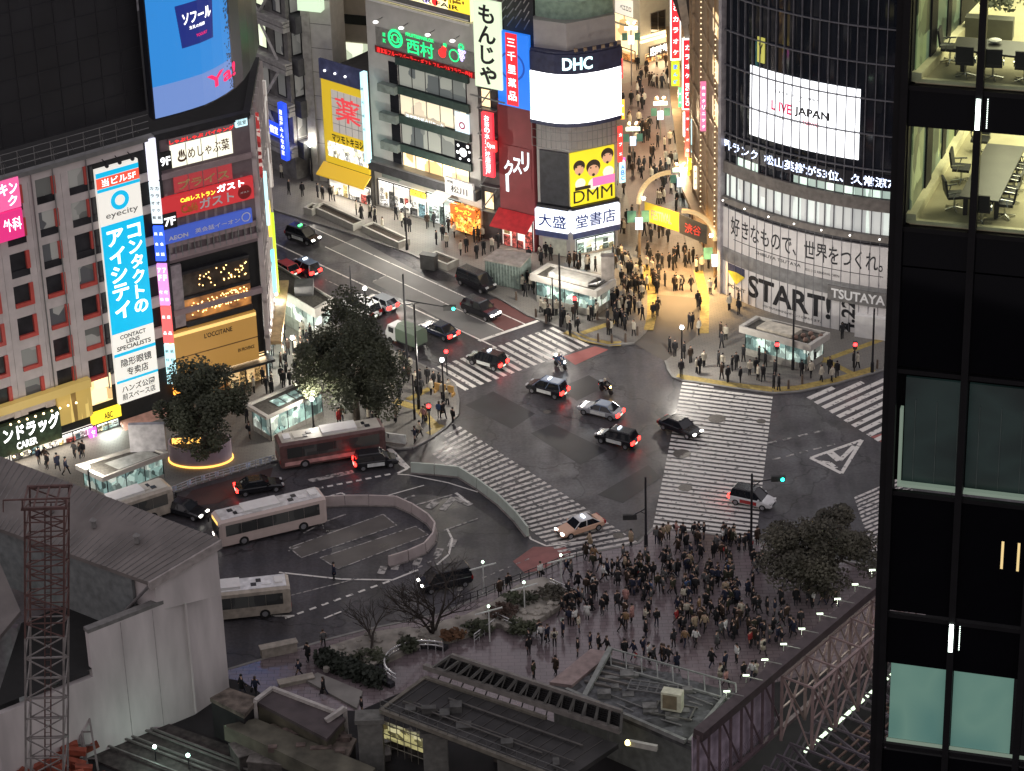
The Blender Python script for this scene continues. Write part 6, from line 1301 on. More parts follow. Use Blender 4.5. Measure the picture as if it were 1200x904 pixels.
# yellow bench and boards on the tree corner
g = G(521, 462, .12); mb = MB(); T = Matrix.Translation(g) @ Matrix.Rotation(R(-28), 4, 'Z'); mb.box(-1.1, 1.1, -.08, .08, .35, 1.1, T=T); mb.box(-1.1, -.95, -.3, .3, 0, .35, T=T); mb.box(.95, 1.1, -.3, .3, 0, .35, T=T); o = mb.build('road_board', mat('ochre_board', (.5, .3, .1)), None, g); tag(o, 'ochre board on feet at the tree corner by the crossing', 'road board')
# ================= VEHICLES
TYRE = mat('tyre_rubber', (.018, .018, .018), .8); RIMM = mat('alloy_rim', (.4, .4, .42), .3, .7)
CGL = glass('car_glass', (.012, .014, .018), .03)
E_TAIL = emis('tail_light_lit', (1, .02, .015), 6.5); E_HEAD = emis('head_light_lit', (1, .95, .85), 5); E_OFF = mat('lamp_off', (.5, .5, .5), .2); E_TAILO = mat('tail_off', (.3, .01, .01), .3)
def carpaint(n, c, r=.22): return mat(n, c, r, .0, var=.04, spec=.6)
BLK = carpaint('black_car_paint', (.012, .012, .015)); WHT = carpaint('white_car_paint', (.62, .62, .62)); SIL = carpaint('silver_car_paint', (.28, .29, .31)); NVY = carpaint('navy_car_paint', (.02, .025, .05)); ORG = carpaint('orange_car_paint', (.64, .4, .28)); TEALP = carpaint('blue_grey_paint', (.08, .11, .15)); REDP = carpaint('red_car_paint', (.35, .03, .03)); GRN = carpaint('dull_green_tarp', (.1, .14, .1), .6)
def rrect(x0, x1, y, z, r=.18, k=3):
    return None
def car_mesh(kind, paint, lit='both', stripe=None, roof=None, doorlabel=None, toplamp=None, label='', loc=None, rot=0):
    L, W, H, belt, hood, c0, c1, r0, r1, cl = {'sedan': (4.7, 1.75, 1.45, .92, .86, -1.75, 1.0, -1.05, .3, .25), 'taxi': (4.4, 1.7, 1.75, 1.02, 1.0, -2.0, 1.25, -1.75, .45, .22), 'suv': (4.7, 1.85, 1.75, 1.08, 1.05, -2.15, 1.1, -1.85, .35, .25), 'van': (4.9, 1.85, 1.95, 1.1, 1.1, -2.35, 1.75, -2.2, .95, .2), 'hatch': (4.1, 1.7, 1.55, .98, .95, -1.9, 1.05, -1.5, .3, .22)}[kind]
    r = thing({'taxi': 'taxi', 'van': 'van'}.get(kind, 'car'), label, {'taxi': 'taxi', 'van': 'van'}.get(kind, 'car'), (0, 0, 0))
    h = L/2; w_ = W/2
    def ring(x, zb, zt, ww): 
        c = .12; return [(x, -ww, zb+c), (x, -ww+c, zb), (x, ww-c, zb), (x, ww, zb+c), (x, ww, zt-c), (x, ww-c, zt), (x, -ww+c, zt), (x, -ww, zt-c)]
    mb = MB(); mb.loft([ring(-h, .42, belt-.12, w_*.86), ring(-h+.18, .28, belt-.02, w_*.96), ring(-h*.5, .24, belt, w_), ring(h*.35, .24, belt-.02, w_), ring(h-.7, .25, hood-.06, w_*.97), ring(h-.15, .28, hood-.2, w_*.9), ring(h, .38, hood-.35, w_*.8)])
    mb.build('body', paint, r)
    mb = MB(); a = w_*.94; b = w_*.74
    def R4(x0, x1, yy, z): return [(x0, -yy, z), (x1, -yy, z), (x1, yy, z), (x0, yy, z)]
    mb.loft([R4(c0, c1, a, belt-.05), R4(r0, r1, b, H-.05)], caps=False); mb.build('window', CGL, r)
    mb = MB(); mb.loft([R4(r0-.03, r1+.05, b+.03, H-.07), R4(r0+.08, r1-.1, b-.08, H)], caps=True)
    for sx in (-1, 1):
        for (xb, xt) in ((c0, r0), (c1, r1), ((c0+c1)/2+.1, (r0+r1)/2)): mb.bar((xb, sx*a, belt-.03), (xt, sx*b, H-.05), .07)
    mb.build('roof', roof or paint, r)
    wr = .32
    for x in (-h+.82, h-.85):
        for s in (-1, 1):
            mb = MB(); mb.tube((x, s*(w_-.2), wr), (x, s*(w_+.015), wr), wr, n=14); wo_ = mb.build('wheel', TYRE, r); mb = MB(); mb.tube((x, s*(w_), wr), (x, s*(w_+.03), wr), wr*.62, n=10); mb.build('rim', RIMM, wo_)
    for s in (-1, 1):
        mb = MB(); mb.box(h-.22, h-.02, s*w_*.62-.2, s*w_*.62+.2, hood-.32, hood-.17); mb.build('headlight', E_HEAD if lit in ('both', 'head') else E_OFF, r)
        mb = MB(); mb.box(-h-.02, -h+.2, s*w_*.68-.24, s*w_*.68+.24, belt-.38, belt-.06); mb.build('tail_light', E_TAIL if lit in ('both', 'tail') else E_TAILO, r)
        mb = MB(); mb.box(c1-.35, c1-.2, s*(w_+.02), s*(w_+.18), belt, belt+.14); mb.build('mirror', paint, r)
    mb = MB(); mb.box(-h-.04, -h, -.22, .22, .5, .68); mb.build('number_plate', emis('plate_glow', (.75, .85, .7), .6), r)
    mb = MB(); mb.box(h-.06, h+.02, -.4, .4, .42, .62); mb.build('grille', DSTEEL, r)
    if stripe:
        for s in (-1, 1):
            mb = MB(); mb.box(-.95, .75, s*w_*1.0-.012, s*w_*1.0+.012, .4, .78); mb.build('door_panel', stripe, r)
    if toplamp:
        mb = MB(); mb.box(-.35-.1, -.35+.12, -.28, .28, H, H+.16); mb.build('roof_lamp', toplamp, r)
    return r
def place(o, rear, front, z=0.0):
    a, b = G(*rear), G(*front); c = (a+b)/2; o.location = (c.x, c.y, z); o.rotation_euler = (0, 0, math.atan2(b.y-a.y, b.x-a.x)); return o
LAMPG = emis('roof_lamp_green', (.1, .9, .25), 1.5); LAMPW = emis('roof_lamp_white', (.8, .9, 1), 1.2); PANW = mat('white_door_panel', (.6, .62, .6), .4); BLUER = carpaint('blue_roof_sheen', (.12, .16, .24))
V = [
 ('taxi', BLK, 'head', PANW, None, LAMPG, 'black taxi with white door lettering and green roof light up the avenue', (338, 276), (373, 288)),
 ('van', BLK, None, None, None, None, 'black minivan parked at the kerb beside the slatted cabin', (539, 328), (578, 345)),
 ('suv', BLK, 'head', None, None, None, 'black car waiting at the stop line in the red lane', (547, 362), (581, 376)),
 ('taxi', BLK, 'tail', PANW, None, LAMPW, 'dark taxi with red tail lights driving over the zebra crossing', (588, 433), (554, 423)),
 ('taxi', BLK, 'tail', PANW, BLUER, LAMPW, 'dark taxi with bluish roof, first of three in the junction', (660, 466), (623, 456)),
 ('sedan', SIL, 'tail', PANW, BLUER, None, 'silver blue sedan, middle of three in the junction', (725, 491), (683, 481)),
 ('taxi', BLK, 'tail', PANW, None, LAMPW, 'black taxi nearest the wide crossing with bright red tail lights', (744, 525), (702, 514)),
 ('sedan', BLK, 'head', None, None, None, 'glossy black car turning onto the wide zebra crossing', (777, 498), (818, 514)),
 ('sedan', ORG, 'head', None, WHT, LAMPW, 'orange and white taxi crossing the diagonal zebra stripes', (706, 614), (653, 631)),
 ('taxi', WHT, 'tail', REDP, BLK, None, 'white and red car stopped on the wide crossing by the plaza', (863, 587), (900, 595)),
 ('sedan', NVY, 'tail', None, None, None, 'navy car beside the green truck near the crossing', (529, 398), (500, 386)),
 ('hatch', SIL, 'tail', None, None, None, 'silver hatchback behind the big street tree', (462, 367), (431, 354)),
 ('van', WHT, None, None, None, None, 'white van half hidden behind the big street tree', (438, 374), (410, 361)),
 ('taxi', NVY, 'tail', None, BLUER, LAMPW, 'dark blue taxi behind the low kiosk roof', (370, 326), (343, 313)),
 ('hatch', REDP, 'tail', None, None, None, 'red hatchback at the left of the avenue behind the kiosk', (345, 326), (322, 314)),
 ('taxi', BLK, 'tail', PANW, None, None, 'black taxi with white side panel under the maroon bus', (417, 549), (464, 543)),
 ('sedan', BLK, 'tail', None, None, None, 'black sedan with red tail lights alone on the terminal road', (279, 579), (329, 571)),
 ('sedan', BLK, 'head', None, None, None, 'dark sedan half hidden by the station roof edge', (200, 598), (234, 607)),
 ('van', BLK, 'head', None, None, None, 'black van parked behind the bare tree at the terminal', (545, 682), (498, 692)),
]
for k, p, lit, st, rf, tl, lab, a, b in V: place(car_mesh(k, p, lit, st, rf, None, tl, lab), a, b)
# small truck with green covered bed
r = thing('small_truck', 'small white truck with a green covered bed beside the street tree', 'truck', (0, 0, 0))
mb = MB(); mb.box(.7, 2.2, -.85, .85, .45, 1.15); mb.loft([[(.7, -.85, 1.15), (2.2, -.85, 1.15), (2.2, .85, 1.15), (.7, .85, 1.15)], [(.75, -.75, 2.0), (1.9, -.75, 2.0), (1.9, .75, 2.0), (.75, .75, 2.0)]]); mb.build('cab', WHT, r)
mb = MB(); mb.box(1.0, 1.75, -.84, -.8, 1.25, 1.85); mb.box(1.0, 1.75, .8, .84, 1.25, 1.85); mb.hexa([(2.16, -.7, 1.2), (2.2, -.7, 1.2), (2.2, .7, 1.2), (2.16, .7, 1.2), (1.95, -.65, 1.9), (2.0, -.65, 1.9), (2.0, .65, 1.9), (1.95, .65, 1.9)]); mb.build('window', CGL, r)
mb = MB(); mb.loft([[(-2.3, -.95, .7), (.6, -.95, .7), (.6, .95, .7), (-2.3, .95, .7)], [(-2.3, -.95, 2.1), (.6, -.95, 2.1), (.6, .95, 2.1), (-2.3, .95, 2.1)], [(-2.3, -.5, 2.5), (.6, -.5, 2.5), (.6, .5, 2.5), (-2.3, .5, 2.5)]]); mb.build('covered_bed', GRN, r)
mb = MB(); mb.box(-2.3, 2.2, -.7, .7, .35, .7); mb.build('chassis', DSTEEL, r)
for x in (-1.5, 1.5):
    for s in (-1, 1): mb = MB(); mb.tube((x, s*.6, .35), (x, s*.88, .35), .35, n=12); mb.build('wheel', TYRE, r)
place(r, (496, 412), (456, 395))
def bus(label, roofm, sidem, winm, rear, front, z=0, lowm=None, lit=None, L=10.6):
    r = thing('bus', label, 'bus', (0, 0, 0)); h = L/2; w_ = 1.24; H = 3.05
    def ring(x, zb, zt, ww): 
        c = .22; return [(x, -ww, zb), (x, ww, zb), (x, ww, zt-c), (x, ww-c, zt), (x, -ww+c, zt), (x, -ww, zt-c)]
    mb = MB(); mb.loft([ring(-h, .45, H-.1, w_*.95), ring(-h+.25, .35, H, w_), ring(h-.3, .35, H, w_), ring(h, .45, H-.15, w_*.94)]); mb.build('body', sidem, r)
    mb = MB(); mb.box(-h+.3, h-.35, -w_+.24, w_-.24, H+.002, H+.05)
    for k in range(3): mb.box(-h+1.6+3*k, -h+2.5+3*k, -.55, .55, H+.05, H+.14)
    mb.build('roof', roofm, r)
    mb = MB(); mb.box(-.9, 2.6, -.8, .8, H+.05, H+.32); mb.build('roof_unit', WHITE, r); mb = MB(); mb.box(-h+.6, -h+1.3, -.5, .5, H+.05, H+.2); mb.build('roof_unit', WHITE, r)
    mb = MB()
    for x, y in ((-2.1, .3), (-2.6, -.3), (3.3, .3), (3.7, -.35)): mb.box(x-.25, x+.25, y-.25, y+.25, H+.05, H+.11)
    mb.build('hatch', DSTEEL, r)
    for s in (-1, 1):
        for k in range(6):
            x0 = -h+.7+k*1.55; mb = MB(); mb.box(x0, x0+1.53, s*w_-.012, s*w_+.012, 1.35, 2.5); mb.build('window', winm, r)
        mb = MB(); mb.box(-h+.4, h-.4, s*w_-.01, s*w_+.01, .55, .95); mb.build('side_stripe', lowm or sidem, r)
        for x in (-h+2.4, h-2.3): mb = MB(); mb.tube((x, s*(w_-.28), .48), (x, s*(w_+.02), .48), .48, n=16); wo_ = mb.build('wheel', TYRE, r); mb = MB(); mb.tube((x, s*(w_), .48), (x, s*(w_+.03), .48), .27, n=10); mb.build('rim', RIMM, wo_)
        mb = MB(); mb.box(h-.05, h+.03, s*.85-.2, s*.85+.2, .65, .85); mb.build('headlight', E_HEAD if lit == 'head' else E_OFF, r)
        mb = MB(); mb.box(-h-.03, -h+.05, s*1.0-.12, s*1.0+.12, .8, 1.2); mb.build('tail_light', E_TAIL if lit == 'tail' else E_TAILO, r)
        mb = MB(); mb.bar((h-.1, s*(w_-.1), 2.5), (h+.3, s*(w_+.1), 2.3), .05); mb.box(h+.2, h+.3, s*(w_+.05)-.1, s*(w_+.05)+.12, 1.9, 2.35); mb.build('mirror', DSTEEL, r)
    mb = MB(); mb.box(h-.1, h+.025, -w_*.86, w_*.86, 1.15, 2.45); mb.build('windscreen', winm, r); mb = MB(); mb.box(-h-.025, -h+.1, -w_*.8, w_*.8, 1.6, 2.5); mb.build('rear_window', winm, r)
    mb = MB(); mb.box(h-.08, h+.03, -.8, .8, 2.5, 2.8); mb.build('destination_sign', emis('amber_dest', (1, .6, .15), .8), r)
    place(r, rear, front, z); return r
MAROON = mat('maroon_bus_side', (.13, .07, .065), .35); PINKB = mat('pink_white_bus_side', (.56, .46, .42), .35, var=.05); CREAMB = mat('cream_bus_roof', (.52, .49, .42), .5, var=.08)
BWIN = litvar('bus_window', [(.03, .03, .03), (.05, .05, .048), (.02, .02, .02), (.06, .055, .05)], .1, (.6, .6, .6))
bus('maroon bus with cream roof along the pavement by the tall tree', CREAMB, MAROON, BWIN, (325, 547), (451, 526), lowm=mat('pink_stripe', (.55, .3, .28)))
bus('pinkish white bus standing at the empty bus bays', mat('pale_bus_roof', (.6, .59, .58), .4), PINKB, BWIN, (377, 609), (256, 638), lit='head', lowm=PINKB)
bus('cream bus half hidden behind the white station wall', mat('bright_bus_roof', (.68, .68, .68), .35), mat('cream_bus_side', (.42, .37, .31), .35), BWIN, (332, 714), (212, 727), lowm=mat('cream_bus_side', (.42, .37, .31)))
bus('cream-roofed bus emerging behind the grey station roof', CREAMB, mat('cream_bus_side', (.42, .37, .31)), BWIN, (85, 634), (194, 598))
# motorcycles and riders are built with the people below
def motorbike(label, a, b, paint, hl, tl):
    r = thing('motorcycle', label, 'motorcycle', (0, 0, 0)); 
    for x in (-.65, .65): mb = MB(); mb.tube((x, -.06, .31), (x, .06, .31), .31, n=14); mb.build('wheel', TYRE, r)
    mb = MB(); mb.loft([[(-.75, -.12, .6), (-.75, .12, .6), (-.75, .12, .8), (-.75, -.12, .8)], [(-.1, -.17, .45), (-.1, .17, .45), (-.1, .17, .8), (-.1, -.17, .8)], [(.35, -.15, .5), (.35, .15, .5), (.35, .15, 1.0), (.35, -.15, 1.0)], [(.6, -.06, .6), (.6, .06, .6), (.6, .06, 1.0), (.6, -.06, 1.0)]]); mb.build('body', paint, r)
    mb = MB(); mb.tube((.65, 0, .31), (.42, 0, 1.05), .05); mb.tube((.42, -.35, 1.08), (.42, .35, 1.08), .03); mb.build('handlebar', DSTEEL, r)
    mb = MB(); mb.ball((.62, 0, .88), .11); mb.build('headlight', hl, r); mb = MB(); mb.box(-.95, -.5, -.22, .22, .8, 1.15); mb.build('top_box', paint, r); mb = MB(); mb.box(-.98, -.95, -.15, .15, .72, .8); mb.build('tail_light', tl, r)
    place(r, a, b); return r
mo1 = motorbike('motorcycle with a bright orange lamp between the taxis', (705, 458), (716, 463), BLK, emis('orange_lamp', (1, .6, .15), 18), E_TAIL)
mo2 = motorbike('scooter with a dazzling white headlamp beside the red patch', (651, 428), (663, 434), TEALP, emis('dazzling_lamp', (.85, .95, 1), 25), E_TAIL)
# ================= PEOPLE
SKIN = mat('skin', (.42, .27, .2), .6, var=.05); SHOE = mat('shoe', (.03, .028, .028), .6)
def skinned(nodes, edges, rad):
    me = bpy.data.meshes.new('person'); me.from_pydata(nodes, edges, []); o = bpy.data.objects.new('person', me); C.objects.link(o)
    m = o.modifiers.new('s', 'SKIN'); lay = me.skin_vertices[0].data
    for i, r_ in enumerate(rad): lay[i].radius = (r_, r_)
    lay[0].use_root = True
    s_ = o.modifiers.new('u', 'SUBSURF'); s_.levels = 1; s_.render_levels = 1
    dg = bpy.context.evaluated_depsgraph_get(); out = bpy.data.meshes.new_from_object(o.evaluated_get(dg)); bpy.data.objects.remove(o); return out
def pose(kind):
    """joints: pelvis, chest, neck, head, crown, hips, knees, ankles, toes, shoulders, elbows, wrists, fingertips"""
    st = {'stand': (0, 0), 'walk': (.28, -.28), 'phone': (.04, -.02), 'wait': (.02, .05), 'lean': (0, .1), 'sit': (.42, .42)}[kind]
    pz = .92 if kind != 'sit' else .80; ly = .0 if kind != 'lean' else .22
    N = [(0, 0, pz), (0, ly*.8, pz+.4), (0, ly, pz+.57), (0, ly+.03, pz+.70), (0, ly+.02, pz+.78)]; E = [(0, 1), (1, 2), (2, 3), (3, 4)]; Rr = [.125, .14, .055, .095, .07]
    for i, s in enumerate((-1, 1)):
        f = st[i]; n = len(N)
        if kind == 'sit': leg = [(s*.1, .03, pz-.03), (s*.16, .42, pz-.12), (s*.2, .3, .36), (s*.2, .42, .33)]
        else: leg = [(s*.09, 0, pz-.04), (s*.1, f*.55+.03, .49), (s*.1, f-(.08 if f < 0 else 0), .09+(.05 if f < 0 else 0)), (s*.11, f+.12, .04)]
        N += leg; E += [(0, n), (n, n+1), (n+1, n+2), (n+2, n+3)]; Rr += [.09, .065, .045, .035]
    for i, s in enumerate((-1, 1)):
        f = -st[i]*.8; n = len(N); zc = pz+.48; y0 = ly*.85
        if kind == 'phone' and s > 0 or kind == 'lean': arm = [(s*.18, y0, zc), (s*.23, y0+.02, zc-.27), (s*.13, y0+.26, zc-.2), (s*.11, y0+.33, zc-.15)]
        elif kind == 'sit': arm = [(s*.18, .04, zc), (s*.3, .2, zc-.2), (s*.3, .45, zc-.25), (s*.28, .53, zc-.25)]
        else: arm = [(s*.18, y0, zc), (s*.24, f*.4+y0, zc-.28), (s*.25, f+.05+y0, zc-.52), (s*.25, f+.08+y0, zc-.62)]
        N += arm; E += [(1, n), (n, n+1), (n+1, n+2), (n+2, n+3)]; Rr += [.062, .046, .034, .03]
    return N, E, Rr, pz, ly
PROTO = {}
for k in ('stand', 'walk', 'phone', 'wait', 'lean', 'sit'):
    N, E, Rr, pz, ly = pose(k); bm_ = skinned(N, E, Rr)
    for m in (SKIN, SHOE, SHOE): bm_.materials.append(m)
    for p in bm_.polygons:
        c = p.center; p.material_index = 0 if c.z > pz+.5 or (abs(c.x) > .15 and c.z < pz+.05 and c.z > .55) else (2 if c.z < .12 else 1)
        p.use_smooth = True
    coats = []
    for hem, fl in ((pz-.02, 0), (pz-.32, .05)):
        mb = MB(); n = 10
        def rg(z, rx, ry, y): return [(rx*math.cos(2*math.pi*i/n), y+ry*math.sin(2*math.pi*i/n), z) for i in range(n)]
        mb.loft([rg(hem, .19+fl, .15+fl, 0), rg(pz+.08, .18, .14, ly*.1), rg(pz+.25, .19, .14, ly*.5), rg(pz+.42, .215, .145, ly*.8), rg(pz+.52, .14, .1, ly*.9), rg(pz+.56, .075, .07, ly)])
        for a in (len(N)-8, len(N)-4):
            s_, e_, w2 = [Vector(N[a+i]) for i in range(3)]; mb.tube(s_, e_, .085, .07, 7); mb.tube(e_, e_.lerp(w2, .95), .07, .055, 7)
        o = mb.build('coat', SHOE, None, (0, 0, 0), True); coats.append(o.data); bpy.data.objects.remove(o)
    hairs = []
    hd = Vector(N[3])
    for long_ in (0, 1, 2):
        mb = MB()
        if long_ < 2: mb.ball(hd+Vector((0, -.02, .05)), .113, .118, .1, nu=9, nv=6)
        if long_ == 1: mb.ball(hd+Vector((0, -.07, -.08)), .1, .06, .16, nu=8, nv=5)
        if long_ == 2: mb.ball(hd+Vector((0, 0, .045)), .12, .12, .105, nu=9, nv=6); mb.tube(hd+Vector((0, 0, .03)), hd+Vector((0, 0, .05)), .15, .14, 10)
        o = mb.build('hair', SHOE, None, (0, 0, 0), True); hairs.append(o.data); bpy.data.objects.remove(o)
    bags = []
    mb = MB(); mb.ball((0, ly*.6-.2, pz+.28), .15, .1, .2, nu=8, nv=5); o = mb.build('backpack', SHOE, None, (0, 0, 0), True); bags.append(o.data); bpy.data.objects.remove(o)
    mb = MB(); mb.box(-.37, -.25, -.14, .14, .32, .62); mb.tube((-.3, -.08, .62), (-.27, 0, .8), .015); mb.tube((-.3, .08, .62), (-.27, 0, .8), .015); o = mb.build('bag', SHOE, None, (0, 0, 0)); bags.append(o.data); bpy.data.objects.remove(o)
    PROTO[k] = (bm_, coats, hairs, bags)
CO = {'black': (.012, .012, .014), 'charcoal': (.024, .024, .027), 'navy': (.018, .022, .045), 'brown': (.04, .026, .018), 'grey': (.1, .1, .1), 'cream': (.5, .46, .37), 'white': (.62, .62, .6), 'beige': (.36, .28, .19), 'pink': (.42, .22, .2), 'olive': (.035, .036, .022), 'red': (.3, .03, .03), 'blue': (.05, .09, .2), 'tan': (.24, .15, .08)}
CM = {k: mat('cloth_'+k, c, .8, var=.12, scale=6) for k, c in CO.items()}
HM = {'black': mat('hair_black', (.01, .009, .009), .5), 'brown': mat('hair_brown', (.05, .03, .02), .5), 'fair': mat('hair_fair', (.28, .18, .09), .5)}
def pts(ox, oy, s, lst): return [(ox+p[0]/s, oy+p[1]/s, p[2] if len(p) > 2 else '') for p in lst]
PEO = {}
PEO['on the wet plaza'] = pts(660, 600, 8.529, [(230, 475), (310, 520), (375, 600), (405, 700, 'white'), (440, 650), (490, 645), (545, 640), (620, 620, 'beige'), (655, 640), (770, 580), (850, 580), (150, 770), (305, 870), (680, 350, 'beige'), (935, 330), (970, 340), (1000, 310), (1050, 290, 'beige'), (1130, 270), (600, 510), (690, 830), (760, 820), (830, 700), (900, 690), (945, 790), (1010, 740, 'grey'), (720, 700), (870, 850)]) + \
 pts(780, 600, 8.529, [(290, 280), (330, 275), (385, 280), (575, 290), (680, 295, 'beige'), (740, 395), (790, 390), (830, 360), (915, 330), (1005, 390), (205, 385), (350, 490), (510, 400), (560, 480), (605, 500), (880, 560), (930, 590), (965, 560), (120, 650), (190, 560), (240, 580, 'beige'), (60, 650), (80, 830), (190, 800), (270, 780), (310, 700), (390, 760), (470, 740), (520, 680), (600, 740), (650, 740), (610, 850, 'white'), (710, 840), (820, 850), (870, 780), (680, 880), (300, 830), (220, 840, 'blue'), (640, 640), (480, 470)]) + \
 pts(620, 690, 7.5, [(545, 205), (675, 190), (775, 180), (845, 260), (905, 300), (1020, 320, 'cream'), (1120, 340), (850, 350, 'tan'), (540, 540), (610, 560), (685, 580), (430, 600), (40, 800), (235, 760), (110, 470, 'white'), (165, 480), (225, 520, 'cream'), (300, 430), (405, 330, 'white'), (355, 330), (380, 260), (470, 160), (400, 160), (330, 180), (290, 240), (350, 90), (840, 610), (920, 615), (1005, 590), (1050, 640, 'white'), (1095, 670), (1165, 650), (850, 140, 'pink'), (1010, 120), (1075, 140), (1040, 90), (0, 590)]) + \
 pts(770, 690, 7.5, [(245, 510), (340, 510, 'white'), (60, 660), (100, 670), (175, 720), (480, 690), (700, 655, 'white'), (555, 830, 'cream'), (605, 870), (600, 720), (760, 810), (865, 790, 'cream'), (835, 800, 'white'), (930, 590, 'cream'), (180, 230), (240, 140, 'cream'), (265, 270, 'cream'), (220, 250), (370, 230), (380, 330), (330, 390), (420, 380), (470, 260), (520, 330), (550, 250), (600, 420, 'white'), (660, 410), (640, 150), (600, 150), (690, 140), (720, 330), (740, 270), (790, 290), (860, 220), (850, 410), (890, 390), (965, 240), (1035, 240), (1090, 330), (1140, 310), (930, 440), (985, 480), (1075, 490), (1170, 400), (690, 310), (1020, 400), (560, 440), (310, 300), (840, 150), (890, 220), (130, 50)])
_r = random.Random(77)
for cx_, cy_, sx_, sy_, n_ in ((800, 668, 34, 14, 26), (745, 690, 30, 16, 14), (850, 705, 26, 14, 16), (790, 740, 40, 10, 12), (690, 710, 12, 16, 10), (880, 755, 14, 8, 8), (850, 640, 24, 6, 8)):
    PEO['on the wet plaza'] += [(_r.gauss(cx_, sx_), max(632, _r.gauss(cy_, sy_)), '') for _ in range(n_)]
PEO['under the olive plaza tree'] = pts(900, 640, 6.457, [(210, 450), (310, 460), (340, 460, 'white'), (410, 450), (470, 430), (510, 470), (120, 300, 'white'), (165, 300), (240, 320), (310, 350), (190, 690), (245, 620), (100, 760)])
PEO['on the bookshop corner'] = pts(600, 250, 6.03, [(120, 345), (195, 340), (240, 315), (275, 335), (100, 475), (95, 590), (130, 545), (155, 570), (205, 700), (240, 720), (270, 750, 'grey'), (315, 720, 'grey'), (355, 790), (372, 780), (465, 840), (560, 760), (595, 750, 'white'), (555, 690), (680, 860), (405, 375), (440, 380), (525, 400), (545, 400), (590, 410), (715, 325), (750, 340), (780, 380), (800, 370), (745, 800), (800, 830), (775, 780), (830, 720), (722, 660), (745, 630), (790, 560), (820, 560), (770, 460), (840, 430), (455, 720)])
PEO['in the shopping street'] = pts(580, 190, 4.264, [(650, 640), (665, 650), (700, 655), (720, 660), (745, 660), (760, 640), (680, 570), (705, 580), (735, 590), (790, 610), (805, 640), (815, 630), (850, 620), (905, 630), (937, 640), (980, 645), (760, 540), (790, 545), (815, 520), (835, 530), (890, 540), (895, 500), (915, 480), (970, 510), (990, 500), (1010, 545), (1035, 545), (1075, 660), (1025, 740), (1170, 740), (715, 480), (820, 380), (865, 400), (775, 340), (800, 340), (815, 210), (835, 190), (880, 160), (910, 220), (940, 220), (980, 220), (1010, 210), (645, 360), (685, 290), (855, 110), (800, 85), (835, 85), (790, 780), (810, 770), (610, 810), (650, 830), (620, 760), (700, 750), (720, 760), (660, 760), (680, 700), (640, 740)]) + \
 pts(700, 70, 5.65, [(325, 80), (455, 50), (290, 150), (345, 175), (375, 180), (395, 190), (440, 160), (465, 140), (285, 215), (300, 270), (270, 310), (225, 300), (310, 300), (215, 435), (275, 430, 'white'), (345, 520), (305, 550), (285, 500), (400, 460), (400, 580), (480, 560), (515, 550), (555, 545), (355, 660), (455, 690), (240, 690), (235, 770), (275, 740), (310, 730), (375, 790), (425, 790), (455, 820), (515, 700, 'tan'), (545, 700, 'tan'), (490, 860), (175, 890), (320, 500)])
PEO['on the curved building corner'] = pts(780, 340, 4.11, [(75, 415), (45, 320), (20, 300), (90, 330), (120, 350), (150, 400), (165, 400), (185, 370), (130, 185), (160, 215), (115, 190), (265, 230), (290, 240, 'white'), (270, 280), (255, 370), (275, 380), (320, 390), (340, 380), (270, 430), (300, 445), (360, 445), (405, 410), (445, 435), (470, 440), (435, 400), (480, 370), (525, 415), (520, 475), (545, 485), (450, 345), (375, 345), (655, 415), (700, 420), (685, 385, 'white'), (715, 365), (750, 440), (800, 440, 'white'), (825, 420), (790, 405), (905, 375), (925, 375), (310, 90), (350, 75), (760, 160), (850, 235)])
PEO['in the lane by the signed corner'] = pts(280, 330, 4.757, [(270, 230), (320, 235), (350, 230), (400, 320), (380, 360), (250, 330), (275, 410), (315, 410), (350, 425), (345, 340, 'white'), (410, 450), (315, 480), (235, 480), (265, 540), (250, 590), (330, 560), (155, 620), (185, 610), (85, 620), (45, 790), (60, 880), (575, 790), (560, 800), (640, 720), (180, 480), (230, 860), (170, 865)])
PEO['on the tree corner'] = pts(430, 420, 7.53, [(330, 220), (285, 325), (190, 415), (80, 550), (105, 540), (260, 570, 'beige'), (425, 750), (465, 700), (500, 570, 'pink'), (520, 550), (640, 530), (675, 530), (760, 580), (440, 310), (480, 320), (590, 260), (535, 220), (710, 410, 'tan'), (300, 70), (350, 110), (380, 120), (640, 270), (20, 540)])
PEO['on the avenue pavement'] = pts(420, 200, 6.667, [(295, 385), (340, 440), (370, 470), (400, 480), (540, 450), (590, 440), (610, 580), (660, 545), (690, 600, 'white'), (705, 480), (750, 520), (820, 480), (840, 500), (800, 660, 'white'), (845, 640), (905, 560), (935, 555), (970, 545), (925, 690), (980, 660), (1045, 630), (1095, 605), (135, 405), (95, 370), (190, 475), (25, 380), (85, 290)]) + pts(300, 200, 6.957, [(210, 60), (380, 210), (545, 235), (610, 245), (640, 245, 'white'), (505, 220), (820, 360, 'grey'), (860, 400), (930, 385), (970, 420), (270, 200)])
PEO['near the terminal garden'] = pts(240, 720, 4.9125, [(685, 195), (595, 275), (543, 365), (685, 465), (215, 460), (295, 470), (905, 580)])+pts(560, 640, 7.5, [(195, 450), (270, 400), (550, 290, 'white'), (780, 260), (820, 280), (450, 890), (540, 820)])
PEO['outside the drugstore'] = pts(0, 480, 5, [(440, 285), (470, 290), (230, 320), (270, 320), (280, 350), (340, 360), (390, 385), (490, 280)])
PEO['on the terminal road'] = [(392, 680, 'navy')]
def ground_z(p):
    for n, (poly, h) in SW.items():
        if inpoly(p, poly): return h
    return .01
